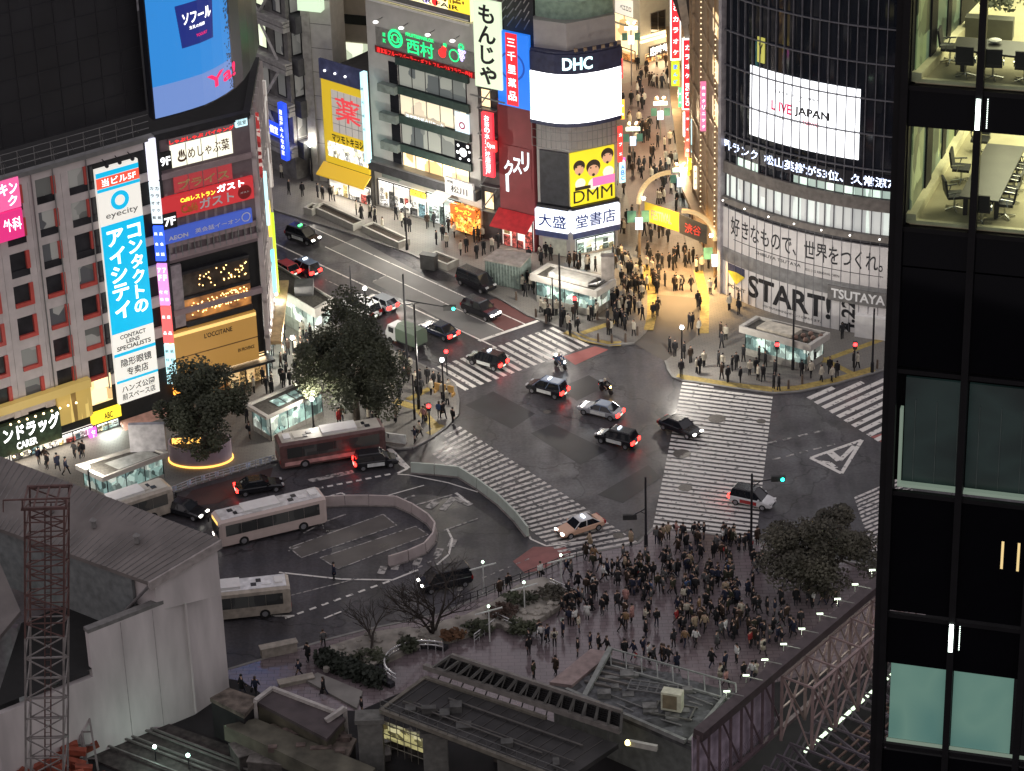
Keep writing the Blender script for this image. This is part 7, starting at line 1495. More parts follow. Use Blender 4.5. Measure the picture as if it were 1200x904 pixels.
LM = [('the wide zebra crossing', 830, 625), ('the garden tip', 665, 700), ('the flat roof corner', 700, 765), ('the truss bridge', 900, 770), ('the plaza centre', 800, 690), ('the diagonal crossing', 720, 640), ('the olive tree', 930, 690), ('the left signal pole', 757, 640), ('the right signal pole', 880, 652), ('the teal glass entrance', 670, 350), ('the bookshop window', 690, 305), ('the kerb bollards', 720, 402), ('the gate post', 838, 325), ('the street lamp', 799, 432), ('the flat-roofed entrance', 915, 395), ('the far kerb', 860, 450), ('the glowing corner shop', 550, 275), ('the planters', 450, 285), ('the yellow drugstore', 405, 235), ('the glass roof entrance', 335, 490), ('the low kiosk', 360, 365), ('the barrier', 465, 525), ('the dark hedge', 410, 790), ('the round planter', 240, 545), ('the banner gate', 790, 300), ('the film poster', 735, 210), ('the karaoke signs', 790, 170), ('the far corner shop', 760, 85), ('the right far kerb', 1000, 430), ('the rail lights', 960, 745)]
allp = []
for zone, L_ in PEO.items():
    for x, y, c in L_: allp.append((G(x, y, .1), x, y, c, zone))
allp.sort(key=lambda a: (a[0]-CP).length)
rnd = random.Random(21); used = set(); far = MB(); NIND = 300
dark = ['black', 'charcoal', 'navy', 'black', 'brown', 'grey', 'charcoal', 'black', 'olive', 'navy']; light = ['cream', 'white', 'beige', 'pink', 'tan', 'blue', 'red']
def mk_person(g, kind, coat, leg, hair, hl, bag, rot, lab, sc_=1.0, long_=False, bagc='black'):
    bm_, coats, hairs, bags = PROTO[kind]
    o = bpy.data.objects.new('person', bm_); C.objects.link(o); o.location = g; o.rotation_euler = (0, 0, rot); o.scale = (sc_,)*3
    o.material_slots[1].link = 'OBJECT'; o.material_slots[1].material = CM[leg]
    def kid(n, me, m):
        k = bpy.data.objects.new(n, me); C.objects.link(k); k.parent = o; k.material_slots[0].link = 'OBJECT'; k.material_slots[0].material = m
    kid('coat', coats[1 if long_ else 0], CM[coat]); kid('hat' if hl == 2 else 'hair', hairs[hl], CM['black' if hair == 'black' else 'grey' if hair == 'brown' else 'cream'] if hl == 2 else HM[hair])
    if bag is not None: kid('backpack' if bag == 0 else 'bag', bags[bag], CM[bagc])
    return tag(o, lab, 'person', None)
BC = ['black', 'red', 'cream', 'blue', 'grey', 'tan', 'white']
for i, (g, x, y, c, zone) in enumerate(allp):
    z = ground_z(g); g = G(x, y, z)
    if i < NIND:
        lm = sorted(LM, key=lambda l: (G(l[1], l[2])-g).length)[0][0]
        zone_ = '' if zone.split()[-1] in lm else zone
        for t in range(400):
            coat = c or (rnd.choice(dark) if rnd.random() < .93 else rnd.choice(light)); leg = rnd.choice(['black', 'black', 'charcoal', 'navy', 'grey', 'brown', 'cream'] if t > 30 else ['black', 'black', 'charcoal', 'navy']); kind = rnd.choice(['stand', 'walk', 'phone', 'wait', 'stand', 'walk'] if t < 200 else ['stand', 'walk', 'phone', 'lean']); hl = rnd.choice([0, 0, 1, 1, 2] if t > 12 else [0, 0, 1]); hair = rnd.choice(['black', 'black', 'brown', 'fair'] if t > 2 else ['black', 'black', 'brown']); long_ = rnd.random() < .4; bag = rnd.choice([None, 0, 1] if t > 1 else [None, None, 0, 1]); bc = rnd.choice(BC[:1+min(6, t)])
            lab = 'person in '+('long ' if long_ else '')+coat+' coat, '+leg+' trousers, '+({2: {'black': 'black', 'brown': 'grey', 'fair': 'cream'}[hair]+' hat', 1: 'long '+hair+' hair', 0: 'short '+hair+' hair'}[hl])+('' if bag is None else ', '+bc+(' backpack' if bag == 0 else ' bag'))
            head_ = lab; lab = lab+', by '+lm
            if lab not in used and len(lab.replace(',', '').split()) <= 16: break
        used.add(lab)
        mk_person(g, kind, coat, leg, hair, hl, bag, rnd.uniform(0, 6.283), lab, rnd.uniform(1.08, 1.2), long_, bc)['group'] = 'people '+zone
    else:
      for rep in range(2 if any(k in zone for k in ('street', 'lane', 'tree corner', 'bookshop')) else 1):
        if rep: g = g+Vector((rnd.uniform(-1.2, 1.2), rnd.uniform(-1.8, 1.8), 0)); g.z = ground_z(g)
        a = rnd.uniform(0, 6.28); T = Matrix.Translation(g) @ Matrix.Rotation(a, 4, 'Z') @ Matrix.Scale(rnd.uniform(1.03, 1.15), 4); w2 = rnd.uniform(0, .2); ci = [0, 0, 0, 1, 2, 3][rnd.randrange(6)] if not c else 3
        if rnd.random() < .12: ci = 3
        for s in (-1, 1): far.tube(T @ Vector((s*.09, s*w2, 0)), T @ Vector((s*.08, 0, .9)), .06, .09, 6, 0); far.tube(T @ Vector((s*.2, 0, 1.42)), T @ Vector((s*.25, -s*w2, .85)), .07, .05, 6, ci)
        n = 8; rgs = [[T @ Vector((rx*math.cos(k*.785), ry*math.sin(k*.785), zz_)) for k in range(n)] for zz_, rx, ry in ((.75, .2, .16), (1.1, .18, .14), (1.38, .22, .14), (1.5, .08, .07))]; far.loft(rgs, ci)
        far.ball(T @ Vector((0, .02, 1.63)), .1, .11, .13, 4, 7, 5); far.ball(T @ Vector((0, -.02, 1.68)), .115, .12, .1, 0, 7, 5)
o = far.build('crowd', [CM['black'], CM['charcoal'], CM['brown'], CM['cream'], SKIN]); o['kind'] = 'stuff'; tag(o, 'distant dark-coated crowd walking up the shopping street and avenue', 'crowd')
# riders
for m_, lab, coat in ((mo1, 'rider in dark jacket and white helmet on the orange-lamp motorcycle', 'black'), (mo2, 'rider in blue jacket on the white-lamp scooter', 'blue')):
    p = m_.location+Vector((math.cos(m_.rotation_euler.z), math.sin(m_.rotation_euler.z), 0))*-.2
    o = mk_person(p, 'sit', coat, 'black', 'fair', 2, None, m_.rotation_euler.z-math.pi/2, lab)
# ================= FOREGROUND: station roofs, crane mast, truss bridge, dark tower
WWALL = mat('stained_white_wall', (.5, .46, .455), .75, var=.2, scale=.5, detail=9, stretch=(1, 1, .22))
ROOFG = mat('grey_standing_seam', (.14, .125, .118), .55, var=.3, scale=.3, detail=6)
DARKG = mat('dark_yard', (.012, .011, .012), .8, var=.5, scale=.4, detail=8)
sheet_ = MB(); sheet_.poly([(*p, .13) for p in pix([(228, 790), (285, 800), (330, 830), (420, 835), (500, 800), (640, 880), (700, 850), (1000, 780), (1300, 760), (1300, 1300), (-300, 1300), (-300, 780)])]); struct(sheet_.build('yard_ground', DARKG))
def pz(x, y, z): return G(x, y, z)
# --- station building with white walls
ZB = 12.0
A_ = pz(103, 743, ZB); B_ = pz(215, 699, ZB); D_ = pz(257, 672, ZB)
cen = G(190, 760); r = thing('station_building', 'white-walled elevated station building with an open dark roof pit and grey roof', 'building', (B_.x, B_.y, 0))
S_ = [pz(76, 755, ZB), A_, B_, D_]
tA = (A_-B_).normalized(); nback = Vector((-(-tA).y, (-tA).x, 0))          # away from camera
def wall(mb, p, q, z0, z1, th=.5):
    p = Vector(xy(p)); q = Vector(xy(q)); t = (q-p).normalized(); n = Vector((-t.y, t.x))*th
    mb.hexa([(*p, z0), (*q, z0), (*(q+n), z0), (*(p+n), z0), (*p, z1), (*q, z1), (*(q+n), z1), (*(p+n), z1)])
mb = MB(); wall(mb, A_, B_, 0, ZB); wall(mb, B_, D_, 0, ZB, .6); mb.build('wall', WWALL, r)
pk = pz(70, 690, ZB); Dn = D_+(D_-B_)*.02
mb = MB(); 
low = 6.8; a2 = A_+tA*9
wall(mb, a2, A_, 0, ZB-4.2); mb.build('low_wall', WWALL, r)
mb = MB(); far1 = pz(63, 700, ZB); far2 = pz(128, 655, ZB)
pit = [xy(a2), xy(A_), xy(B_), xy(pz(222, 690, ZB)), xy(pz(112, 652, ZB)), xy(pz(20, 690, ZB))]
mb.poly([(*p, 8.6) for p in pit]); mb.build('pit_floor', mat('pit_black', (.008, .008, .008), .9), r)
mb = MB(); 
for p, q in ((A_, B_), (B_, D_)):
    wall(mb, p, q, ZB, ZB+.35, .7)
mb.build('coping', mat('grey_coping', (.15, .145, .14), .7), r)
# upper block with roof: gable wall from (173,681) to (257,632), wall below to the pit
ZR0, ZR1 = 14.6, 16.8
g0 = pz(173, 682, ZR0); g1 = pz(258, 632, ZR1); 
r0_ = pz(-60, 598, ZR0); r1_ = pz(-60, 520, ZR1); k0 = pz(97, 651, ZR0); k1_ = pz(0, 620, ZR0)
mb = MB(); th = Vector((0, 0, .35)); P = [k1_+(k1_-g0)*.6, g0, g1, pz(0, 535, ZR1)+(pz(0, 535, ZR1)-g1)*.3]; mb.hexa([p-th for p in P]+P); mb.build('roof', ROOFG, r)
mb = MB(); n = 46
for i in range(n+1):
    f = i/n; p = P[0].lerp(P[1], f); q = P[3].lerp(P[2], f); mb.bar(p+Vector((0, 0, .03)), q+Vector((0, 0, .03)), .07)
mb.build('roof_seam', mat('seam_grey', (.15, .145, .14), .5), r)
mb = MB(); g0b = g0+(g1-g0)*.06; e0 = pz(186, 674, 0)
w0, w1 = Vector(xy(g0))+Vector((.5, .4)), Vector(xy(g1))-Vector((.3, .2))
mb.hexa([(*w0, 11.5), (*w1, 11.5), (*(w1+Vector((-3, 2))), 11.5), (*(w0+Vector((-3, 2))), 11.5), (*w0, ZR0-.4), (*w1, ZR1-.4), (*(w1+Vector((-3, 2))), ZR1-.4), (*(w0+Vector((-3, 2))), ZR0-.4)]); mb.build('gable_wall', WWALL, r)
mb = MB(); f0, f1 = g0, g1; mb.hexa([f0-Vector((0, 0, .75)), f1-Vector((0, 0, .75)), f1-Vector((-.15, .2, .75)), f0-Vector((-.15, .2, .75)), f0+Vector((0, 0, .02)), f1+Vector((0, 0, .02)), f1-Vector((-.15, .2, -.02)), f0-Vector((-.15, .2, -.02))]); mb.build('fascia', mat('warm_fascia', (.3, .27, .26)), r)
mb = MB(); q0 = P[0]; t_ = (P[1]-P[0]).normalized(); wall(mb, P[0]+Vector((0, 1, 0)), P[1]+Vector((-1.5, 1.2, 0)), 8.4, ZR0-.4, .3); mb.build('inner_wall', mat('dim_inner_wall', (.14, .15, .15)), r)
mb = MB()
for i in range(8): p = P[0].lerp(P[1], .45+.07*i); mb.bar((p.x, p.y+1, 8.5), (p.x, p.y+1, ZR0-.4), .12)
mb.build('pilaster', mat('dim_inner_wall', (.14, .15, .15)), r)
mb = MB(); mb.prism([xy(D_+Vector((-.5, .3, 0))), xy(D_+Vector((-6, 9, 0))), xy(B_+Vector((-7, 5, 0))), xy(B_+Vector((-.6, .4, 0)))], 0, ZB-.05); mb.build('inner_block', mat('grey_coping', (.15, .145, .14)), r)
mb = MB()
for x, y0, y1 in ((217, 700, 833),): p = Vector(xy(pz(217, 700, ZB))); mb.tube((p.x, p.y-.1, .5), (p.x, p.y-.1, ZB), .12)
mb.build('drain_pipe', WWALL, r)
mb = MB(); lr = [pz(0, 660, 12.5), pz(24, 716, 11), pz(0, 745, 11), pz(-90, 720, 12.5)]; mb.hexa([p-Vector((0, 0, .4)) for p in reversed(lr)]+list(reversed(lr))); o = mb.build('lower_station_roof', ROOFG, None, lr[1]); tag(o, 'lower grey station roof slab at the left picture edge behind the crane mast', 'roof')
mb = MB(); p, q = pz(18, 770, 6), pz(0, 800, 6); wall(mb, pz(-40, 775, 5), pz(22, 760, 5), 0, 9); mb.box(pz(20, 800, 3).x, pz(20, 800, 3).x+.6, pz(20, 800, 3).y, pz(20, 800, 3).y+.6, 0, 8.5); o = mb.build('station_pier', mat('lilac_grey_wall', (.2, .17, .19)), None, pz(18, 770, 0)); tag(o, 'lilac grey station wall stub at the left edge below the lower roof', 'wall')
# --- crane mast
b = G(55, 1010); h = ZAT(b, 572); r = thing('crane_mast', 'reddish brown lattice crane mast rising before the white station building', 'crane', b)
RUST = mat('rust_steel', (.1, .055, .05), .6, .2, var=.3); PALE = mat('pale_steel', (.2, .185, .178), .55, .2)
wd = 1.45
_d = ray(55, 572); AXT = CP+_d*((b.y-CP.y)/_d.y); SH = (AXT-b)/h; b0 = b.copy()
class _S:
    pass
def sh(v): return b0+Vector((v.x-b0.x, v.y-b0.y, 0))+SH*v.z
def MBS():
    m_ = MB(); m_.lean = True; return m_
def lattice(mb, z0, z1, n, rr):
    for sx in (-1, 1):
        for sy in (-1, 1): mb.bar(b+Vector((sx*wd, sy*wd, z0)), b+Vector((sx*wd, sy*wd, z1)), rr*1.7)
    for i in range(n):
        a, c = z0+(z1-z0)*i/n, z0+(z1-z0)*(i+1)/n; s = 1 if i % 2 else -1
        for sy in (-1, 1): mb.bar(b+Vector((-wd*s, sy*wd, a)), b+Vector((wd*s, sy*wd, c)), rr); mb.bar(b+Vector((-wd, sy*wd, c)), b+Vector((wd, sy*wd, c)), rr); mb.bar(b+Vector((sy*wd, -wd*s, a)), b+Vector((sy*wd, wd*s, c)), rr)
def lean(m_): m_.v = [sh(v_) for v_ in m_.v]
zs_ = ZAT(b, 735)
mb = MB(); lattice(mb, zs_, h-.8, 9, .085); lean(mb); mb.build('upper_mast', RUST, r); mb = MB(); lattice(mb, 0, zs_, 12, .09); lean(mb); mb.build('lower_mast', PALE, r)
mb = MB(); [mb.bar(b+Vector((x_, -1.7, h-.8)), b+Vector((x_, 1.7, h-.8)), .14) for x_ in (-1.6, -.8, 0, .8, 1.6)]; mb.bar(b+Vector((-1.7, -1.6, h-.8)), b+Vector((1.7, -1.6, h-.8)), .22); mb.bar(b+Vector((-1.7, 1.6, h-.8)), b+Vector((1.7, 1.6, h-.8)), .22); mb.bar(b+Vector((-1.7, -1.6, h)), b+Vector((1.9, -1.6, h)), .12); mb.bar(b+Vector((-3, -1.6, h)), b+Vector((-1.7, -1.6, h)), .1); mb.bar(b+Vector((-3, -1.6, h)), b+Vector((-3, -1.6, h-1)), .08)
for sx in (-1, 1): mb.bar(b+Vector((sx*1.6, -1.6, h-.7)), b+Vector((sx*1.6, -1.6, h)), .1)
lean(mb); mb.build('top_platform', RUST, r)
mb = MB(); mb.tube(b+Vector((0, -1.2, 0)), b+Vector((0, -1.2, h-.6)), .06); mb.tube(b+Vector((.45, -1.2, 0)), b+Vector((.45, -1.2, h-.6)), .06)
for i in range(60): mb.bar(b+Vector((0, -1.2, i*.55)), b+Vector((.45, -1.2, i*.55)), .03)
lean(mb); mb.build('ladder', RUST, r)
g = G(80, 905, 0); r = thing('site_machine', 'rusty red machinery with pale angled frames at the foot of the crane mast', 'machine', g)
REDR = mat('rusty_red', (.2, .045, .025), .7, var=.5, scale=1.2)
rn = random.Random(12); mb = MB()
for i in range(26): p = G(rn.uniform(28, 112), rn.uniform(870, 915), rn.uniform(0, 4)); T = Matrix.Translation(p) @ Matrix.Rotation(rn.uniform(-.6, .6), 4, 'Z') @ Matrix.Rotation(rn.uniform(-.5, .5), 4, 'Y'); mb.box(-rn.uniform(.4, 1.6), rn.uniform(.4, 1.4), -.3, .3, -.2, .3, T=T)
mb.build('red_body', REDR, r); mb = MB()
for x in (90, 104): a, c = G(x, 905, 0), G(x-6, 850, 1.5); d = Vector((.8, 0, 0)); mb.bar(a, a+Vector((-.6, 2, 4)), .16); mb.bar(a+d, a+d+Vector((-.6, 2, 4)), .16); [mb.bar(a+Vector((-.6, 2, 4))*k/4, a+d+Vector((-.6, 2, 4))*k/4, .1) for k in range(5)]
mb.build('pale_frame', PALE, r)
# tracks and lights at the lower left
r = thing('track_bed', 'dark rail tracks with pale rails running under the white building', 'rail track', G(200, 900, .13)); mb = MB()
for dy in (0, 5, 18, 24, 40): mb.bar(G(95, 822+dy, .6), G(330, 912+dy, .6), .16)
mb.build('rail', mat('pale_rail_steel', (.2, .19, .18), .4, .5), r)
mb = MB(); P = [G(60, 800, .3), G(60, 870, .3), G(330, 980, .3), G(330, 895, .3)]; mb.hexa([p-Vector((0, 0, .2)) for p in P]+P); mb.build('ballast', mat('ballast', (.045, .038, .036), .9, var=.5, scale=2), r)
for x, y, lab in ((118, 866, 'greenish work lamp nearest the crane foot'), (183, 894, 'greenish work lamp in the middle of the tracks'), (222, 904, 'greenish work lamp farthest right on the tracks'), (85, 845, 'greenish work lamp beside the crane mast'), (12, 870, 'greenish work lamp at the left edge behind the mast')):
    g = G(x, y, .1); r = thing('work_lamp', lab, 'work lamp', g, 'work lamps on the tracks'); mb = MB(); mb.tube(g, g+Vector((0, 0, 1.5)), .05); mb.build('post', DSTEEL, r); mb = MB(); mb.ball(g+Vector((0, 0, 1.6)), .17, nu=7, nv=5); mb.build('bulb', emis('work_glow', (.6, 1, .85), 8), r)
    ld = bpy.data.lights.new('lamp_or_added_light', 'POINT'); ld.energy = 60; ld.color = (.7, 1, .85); ld.shadow_soft_size = .2; lo = bpy.data.objects.new('lamp_or_added_light', ld); C.objects.link(lo); lo.parent = r; lo.location = (0, -.1, 2.0)
# --- low dark buildings at the lower middle
def slab(name, label, cat, px4, z, th, m, z0=None, wallm=None):
    q = [G(x, y, z) for x, y in px4]; a = sum(q[i].x*q[(i+1) % 4].y-q[(i+1) % 4].x*q[i].y for i in range(len(q)-0 if False else 4))
    if a < 0: q.reverse()
    c = sum(q, Vector())/len(q); r = thing(name, label, cat, (c.x, c.y, 0)); mb = MB(); mb.prism([xy(p) for p in q], z-th, z, bottom=True); mb.build('roof', m, r)
    if z0 is not None: mb = MB(); mb.prism([xy(c.xy+(Vector(xy(p))-c.xy)*.96) for p in q], z0, z-th, top=False); mb.build('wall', wallm or DARKG, r)
    return r, q
BRN = mat('brown_metal_roof', (.06, .048, .05), .7, var=.4, scale=.5, detail=8)
r, q = slab('framed_shed', 'low shed roof framed by pale beams below the paved corner', 'shed', [(300, 822), (319, 808), (405, 842), (383, 866)], 4, .3, BRN, 0, mat('olive_wall', (.07, .065, .045), .8, var=.6, scale=.5))
mb = MB(); fr = [pz(299, 822, 4.1), pz(319, 807, 4.1), pz(395, 836, 4.1)]
for a, c in zip(fr, fr[1:]): mb.bar(a, c, .35)
mb.bar(fr[0], fr[0]-Vector((0, 0, 3)), .3); k_ = pz(404, 830, 4.6); mb.bar(k_, pz(382, 845, 4.1), .4); mb.bar(k_, k_-Vector((0, 0, 3)), .35); mb.build('beam', mat('pale_beam', (.36, .34, .32)), r)
r, q = slab('rubble_roof', 'ragged brown roof next to the white station wall', 'shed', [(246, 818), (268, 806), (303, 818), (286, 838)], 4, .4, mat('ragged_roof', (.11, .09, .075), .9, var=.6, scale=1.2, detail=8), 0)
r, q = slab('hoarding_wall', 'long olive grey retaining wall at the bottom edge', 'wall', [(262, 850), (300, 842), (440, 900), (420, 925)], 3, 1.5, mat('olive_grey', (.085, .08, .06), .85, var=.5, scale=.5, detail=8), 0)
r, q = slab('paved_platform', 'light grey paved slab between hedge and shed', 'platform', [(358, 797), (372, 788), (425, 810), (418, 830)], .35, .3, mat('grey_platform', (.2, .19, .175), .7, var=.2, scale=.6))
r, q = slab('brown_lean_to', 'brown cluttered lean-to roof under the framed shed', 'shed', [(308, 850), (360, 842), (418, 866), (405, 892)], 2.6, .3, mat('ragged_roof', (.11, .09, .075)), 0)
mb = MB(); rn = random.Random(3)
for i in range(40): p = G(rn.uniform(315, 410), rn.uniform(850, 885), 2.65); mb.box(p.x-rn.uniform(.2, .6), p.x+.4, p.y-.2, p.y+.3, 2.62, 2.62+rn.uniform(.1, .5))
o = mb.build('clutter', mat('clutter_brown', (.1, .075, .065), .8, var=.5), r); o['kind'] = 'stuff'
for i, (x, lab) in enumerate(((437, 'broad grey concrete pillar left of the yellow-lit bay'), (512, 'grey concrete pillar right of the yellow-lit bay'), (598, 'grey concrete pillar under the dark canopy'))):
    g = G(x, 905+i*6, 0); mb = MB(); mb.box(g.x-1.0, g.x+1.0, g.y-.6, g.y+.8, 0, 5.2-i*.8); mb.box(g.x-1.2, g.x+1.2, g.y-.7, g.y+.9, 5.2-i*.8, 5.6-i*.8); o = mb.build('concrete_pillar', mat('pillar_grey', (.12, .12, .11), .8, var=.3), None, g); tag(o, lab, 'pillar', 'pillars under the canopy')
g = G(478, 880, 2); mb = MB(); f_ = Fac([xy(G(444, 862, 2)), xy(G(508, 886, 2))]); f_.box(mb, 0, f_.L, 2.0, 3.6, -.1, .1); o = mb.build('lit_bay', litvar('yellow_bay', [(.28, .24, .08), (.6, .55, .25), (.16, .13, .05), (.75, .7, .4)], .3, (.5, .5, .9), gaps=True), None, f_.base()); tag(o, 'yellow-lit bay with scaffold seen under the dark canopy', 'lit bay')
mb = MB()
for i in range(9): u = f_.L*i/8; mb.bar(f_.pt(u, .8, .25), f_.pt(u, 4.4, .25), .06)
for z in (1.5, 2.6, 3.6): mb.bar(f_.pt(0, z, .25), f_.pt(f_.L, z, .25), .06)
mb.build('scaffold', mat('scaffold_tube', (.2, .19, .16), .4, .4), o)
# --- big dark canopy roof with louvred truss fence
DKROOF = mat('dark_sheet_roof', (.021, .02, .02), .6, var=.6, scale=.5, detail=8)
ZC = 6.0
r, q = slab('dark_canopy', 'large dark sheet-metal canopy roof with rails beside the plaza', 'canopy roof', [(446, 832), (498, 795), (725, 872), (661, 915)], ZC, .45, DKROOF)
mb = MB(); E0 = [pz(446, 833, ZC), pz(498, 795, ZC), pz(724, 872, ZC)]
mb.bar(E0[1], pz(640, 843, ZC)+Vector((0, 0, .05)), .35); mb.bar(E0[0], E0[1], .3); mb.bar(E0[0], pz(665, 917, ZC), .35); mb.build('edge_beam', mat('olive_beam', (.12, .11, .09), .6), r)
mb = MB()
for i in range(20):
    p = E0[0].lerp(pz(665, 917, ZC), i/19); mb.bar(p, p+Vector((0, 0, 1.1)), .05)
for z in (.5, 1.1): mb.bar(E0[0]+Vector((0, 0, z)), pz(665, 917, ZC)+Vector((0, 0, z)), .05)
mb.build('railing', mat('dim_rail', (.1, .1, .1), .5), r)
r = thing('louvre_truss', 'long dark louvred truss fence between canopy and plaza', 'truss fence', (*xy(pz(610, 820, ZC)), ZC-1)); zt_ = ZC+1.2
t0, t1 = pz(529, 768, zt_+1), pz(729, 834, zt_+1); l0, l1 = pz(497, 781, ZC+.6), pz(727, 857, ZC+.6)
mb = MB(); mb.bar(t0, t1, .3); mb.bar(l0, l1, .42); mb.build('chord', mat('grey_chord', (.14, .13, .12), .5), r)
mb = MB(); n = 15
for i in range(n+1):
    a = t0.lerp(t1, i/n); c = l0.lerp(l1, (i+.6)/(n+.6)); mb.bar(a, c, .2); mb.bar(a, c-Vector((0, 0, 2)), .1)
mb.build('strut', mat('dim_strut', (.1, .1, .095), .5), r)
mb = MB(); n = 9
for k in range(n):
    a, c = t0.lerp(l0+(l1-l0)*.02, (k+.5)/n), t1.lerp(l1, (k+.5)/n); mb.bar(a+Vector((0, .5, -.4)), c+Vector((0, .5, -.4)), .12)
mb.poly([t0+Vector((0, .8, -.6)), t1+Vector((0, .8, -.6)), l1+Vector((0, .9, -.9)), l0+Vector((0, .9, -.9))]); mb.build('louvre', mat('black_louvre', (.012, .012, .013), .6), r)
# --- flat roof with air conditioner
ZF = 5.0; ROOFD = mat('stained_flat_roof', (.055, .057, .058), .8, var=.85, scale=.75, detail=4)
r, q = slab('flat_roof_building', 'flat-roofed building with stained dark roof and parapet at the plaza edge', 'building', [(644, 803), (692, 764), (862, 812), (812, 876)], ZF, .4, ROOFD, 0, mat('grey_green_wall2', (.12, .13, .12)))
mb = MB(); e = [pz(644, 803, ZF), pz(692, 764, ZF), pz(862, 812, ZF), pz(812, 876, ZF), pz(728, 852, ZF)]
def strip(a, c, d, w_, h0, h1, mb):
    d = d.normalized()*w_; mb.hexa([a+Vector((0, 0, h0)), c+Vector((0, 0, h0)), c+d+Vector((0, 0, h0)), a+d+Vector((0, 0, h0)), a+Vector((0, 0, h1)), c+Vector((0, 0, h1)), c+d+Vector((0, 0, h1)), a+d+Vector((0, 0, h1))])
strip(e[0], e[1], Vector((1, -.3, 0)), 1.9, .0, .3, mb); mb.build('pinkish_coping', mat('pinkish_stone', (.25, .19, .18), .7, var=.25, scale=1.5), r)
mb = MB(); u1 = e[1]+(e[2]-e[1])*.14
mb.bar(u1+Vector((0, 0, .9)), e[2]+Vector((0, 0, .9)), .13); mb.bar(u1+Vector((0, -1.6, .2)), e[2]+Vector((0, -1.6, .2)), .18); mb.bar(u1+Vector((0, 0, .9)), pz(684, 818, ZF), .4)
for i in range(9): p = u1.lerp(e[2], i/8); mb.bar(p+Vector((0, 0, .9)), p+Vector((0, -1.6, .2)), .1); mb.bar(p, p+Vector((0, 0, .9)), .08)
mb.build('parapet_rail', mat('pale_grey_rail', (.2, .21, .2), .5), r)
mb = MB()
for i in range(5): a = e[0].lerp(e[1], .2+.15*i)+Vector((2.2, -.8, .15)); mb.bar(a, a+Vector((3, -1.4, 0)), .2)
mb.build('roof_beam', mat('dim_beam', (.13, .12, .11)), r)
g = pz(788, 835, ZF); r2 = thing('air_conditioner', 'cream rooftop air conditioner on a steel frame', 'air conditioner', g); T = Matrix.Translation(g) @ Matrix.Rotation(R(-20), 4, 'Z')
mb = MB(); mb.box(-.85, .85, -.45, .45, .4, 2.1, T=T); mb.build('casing', mat('cream_casing', (.46, .46, .36), .5), r2)
mb = MB(); mb.box(-.7, .5, -.47, -.45, .6, 1.9, T=T); mb.build('grille', mat('brown_grille', (.17, .14, .09)), r2)
mb = MB()
for y in (-.9, .9): mb.bar(T @ Vector((-1.6, y, .2)), T @ Vector((1.9, y, .2)), .14)
for x in (-1.4, 0, 1.7): mb.bar(T @ Vector((x, -.9, .25)), T @ Vector((x, .9, .25)), .12)
mb.build('frame', mat('dim_frame', (.1, .1, .09)), r2)
g = pz(765, 812, ZF); r2 = thing('roof_grating', 'dark steel grating frame lying on the flat roof', 'grating', g); mb = MB(); T = Matrix.Translation(g) @ Matrix.Rotation(R(-17), 4, 'Z')
for y in (-.7, 0, .7): mb.bar(T @ Vector((-2, y, .5)), T @ Vector((2, y, .5)), .12)
for k in range(6): mb.bar(T @ Vector((-2+.8*k, -.7, .5)), T @ Vector((-2+.8*k, .7, .5)), .1)
mb.build('bars', mat('dim_grating', (.12, .12, .12)), r2)
g = pz(740, 874, 4.2); r2 = thing('roof_floodlight', 'pale yellow flood lamp bar under the flat roof edge', 'flood lamp', g); mb = MB(); mb.box(-.2, 2.2, -.15, .15, 0, .5, T=Matrix.Translation(g) @ Matrix.Rotation(R(-22), 4, 'Z')); mb.build('bar', mat('pale_bar', (.4, .4, .36)), r2); mb = MB(); mb.ball(g+Vector((-.3, 0, .3)), .25, nu=7, nv=5); mb.build('bulb', emis('yellow_flood', (1, .8, .3), 4), r2)
# --- truss bridge
ZT = 10.0; PUR = mat('purple_brown_steel', (.13, .095, .105), .5, .2, var=.2); LIL = mat('lilac_panel', (.36, .3, .36), .6, var=.45, scale=.7, detail=6)
a = pz(818, 862, ZT); c = pz(1034, 680, ZT); d = (c-a); r = thing('truss_bridge', 'purple brown steel truss footbridge running up beside the plaza', 'bridge', (a.x, a.y, 0)); L_ = d.length; t = d.normalized()
ext = a-t*6; mb = MB(); mb.bar(a, c+t*6, .9); mb.build('top_chord', mat('dark_chord', (.06, .045, .048), .5), r)
low = 6.2; mb = MB(); n = int(L_/1.5)
for i in range(n+1):
    p = a.lerp(c, i/n)
    if i < n*.42: mb.bar(p, p-Vector((0, 0, low)), .22)
    if i < n*.42 and i % 2 == 0: mb.bar(p, a.lerp(c, (i+2)/n)-Vector((0, 0, low)), .16)
mb.bar(a-Vector((0, 0, low)), c-Vector((0, 0, low)), .35); mb.build('post', PUR, r)
mb = MB(); off = Vector((t.y, -t.x, 0))*-.5; p, q_ = a+off, a.lerp(c, .42)+off; mb.hexa([p-Vector((0, 0, low)), q_-Vector((0, 0, low)), q_+off*.2-Vector((0, 0, low)), p+off*.2-Vector((0, 0, low)), p-Vector((0, 0, .4)), q_-Vector((0, 0, .4)), q_+off*.2-Vector((0, 0, .4)), p+off*.2-Vector((0, 0, .4))]); mb.build('side_panel', LIL, r)
mb = MB(); n2 = 18
for k in range(60):
    if k > 24: pass
for k in range(26): pp = p.lerp(q_, k/26)-off*.3; mb.bar(pp-Vector((0, 0, low)), pp+t*1.4-Vector((0, 0, low-1.2)), .07)
mb.build('panel_ribs', mat('lilac_rib', (.22, .18, .22), .5), r)
side = Vector((t.y, -t.x, 0)); mb = MB(); LPK = mat('pinkish_truss', (.27, .2, .19), .5, .2, var=.15)
def tp(f, z, o_=0): return a.lerp(c, f)+Vector((0, 0, z))+side*o_
fs = [.42, .55, .68, .8, .92, 1.04]
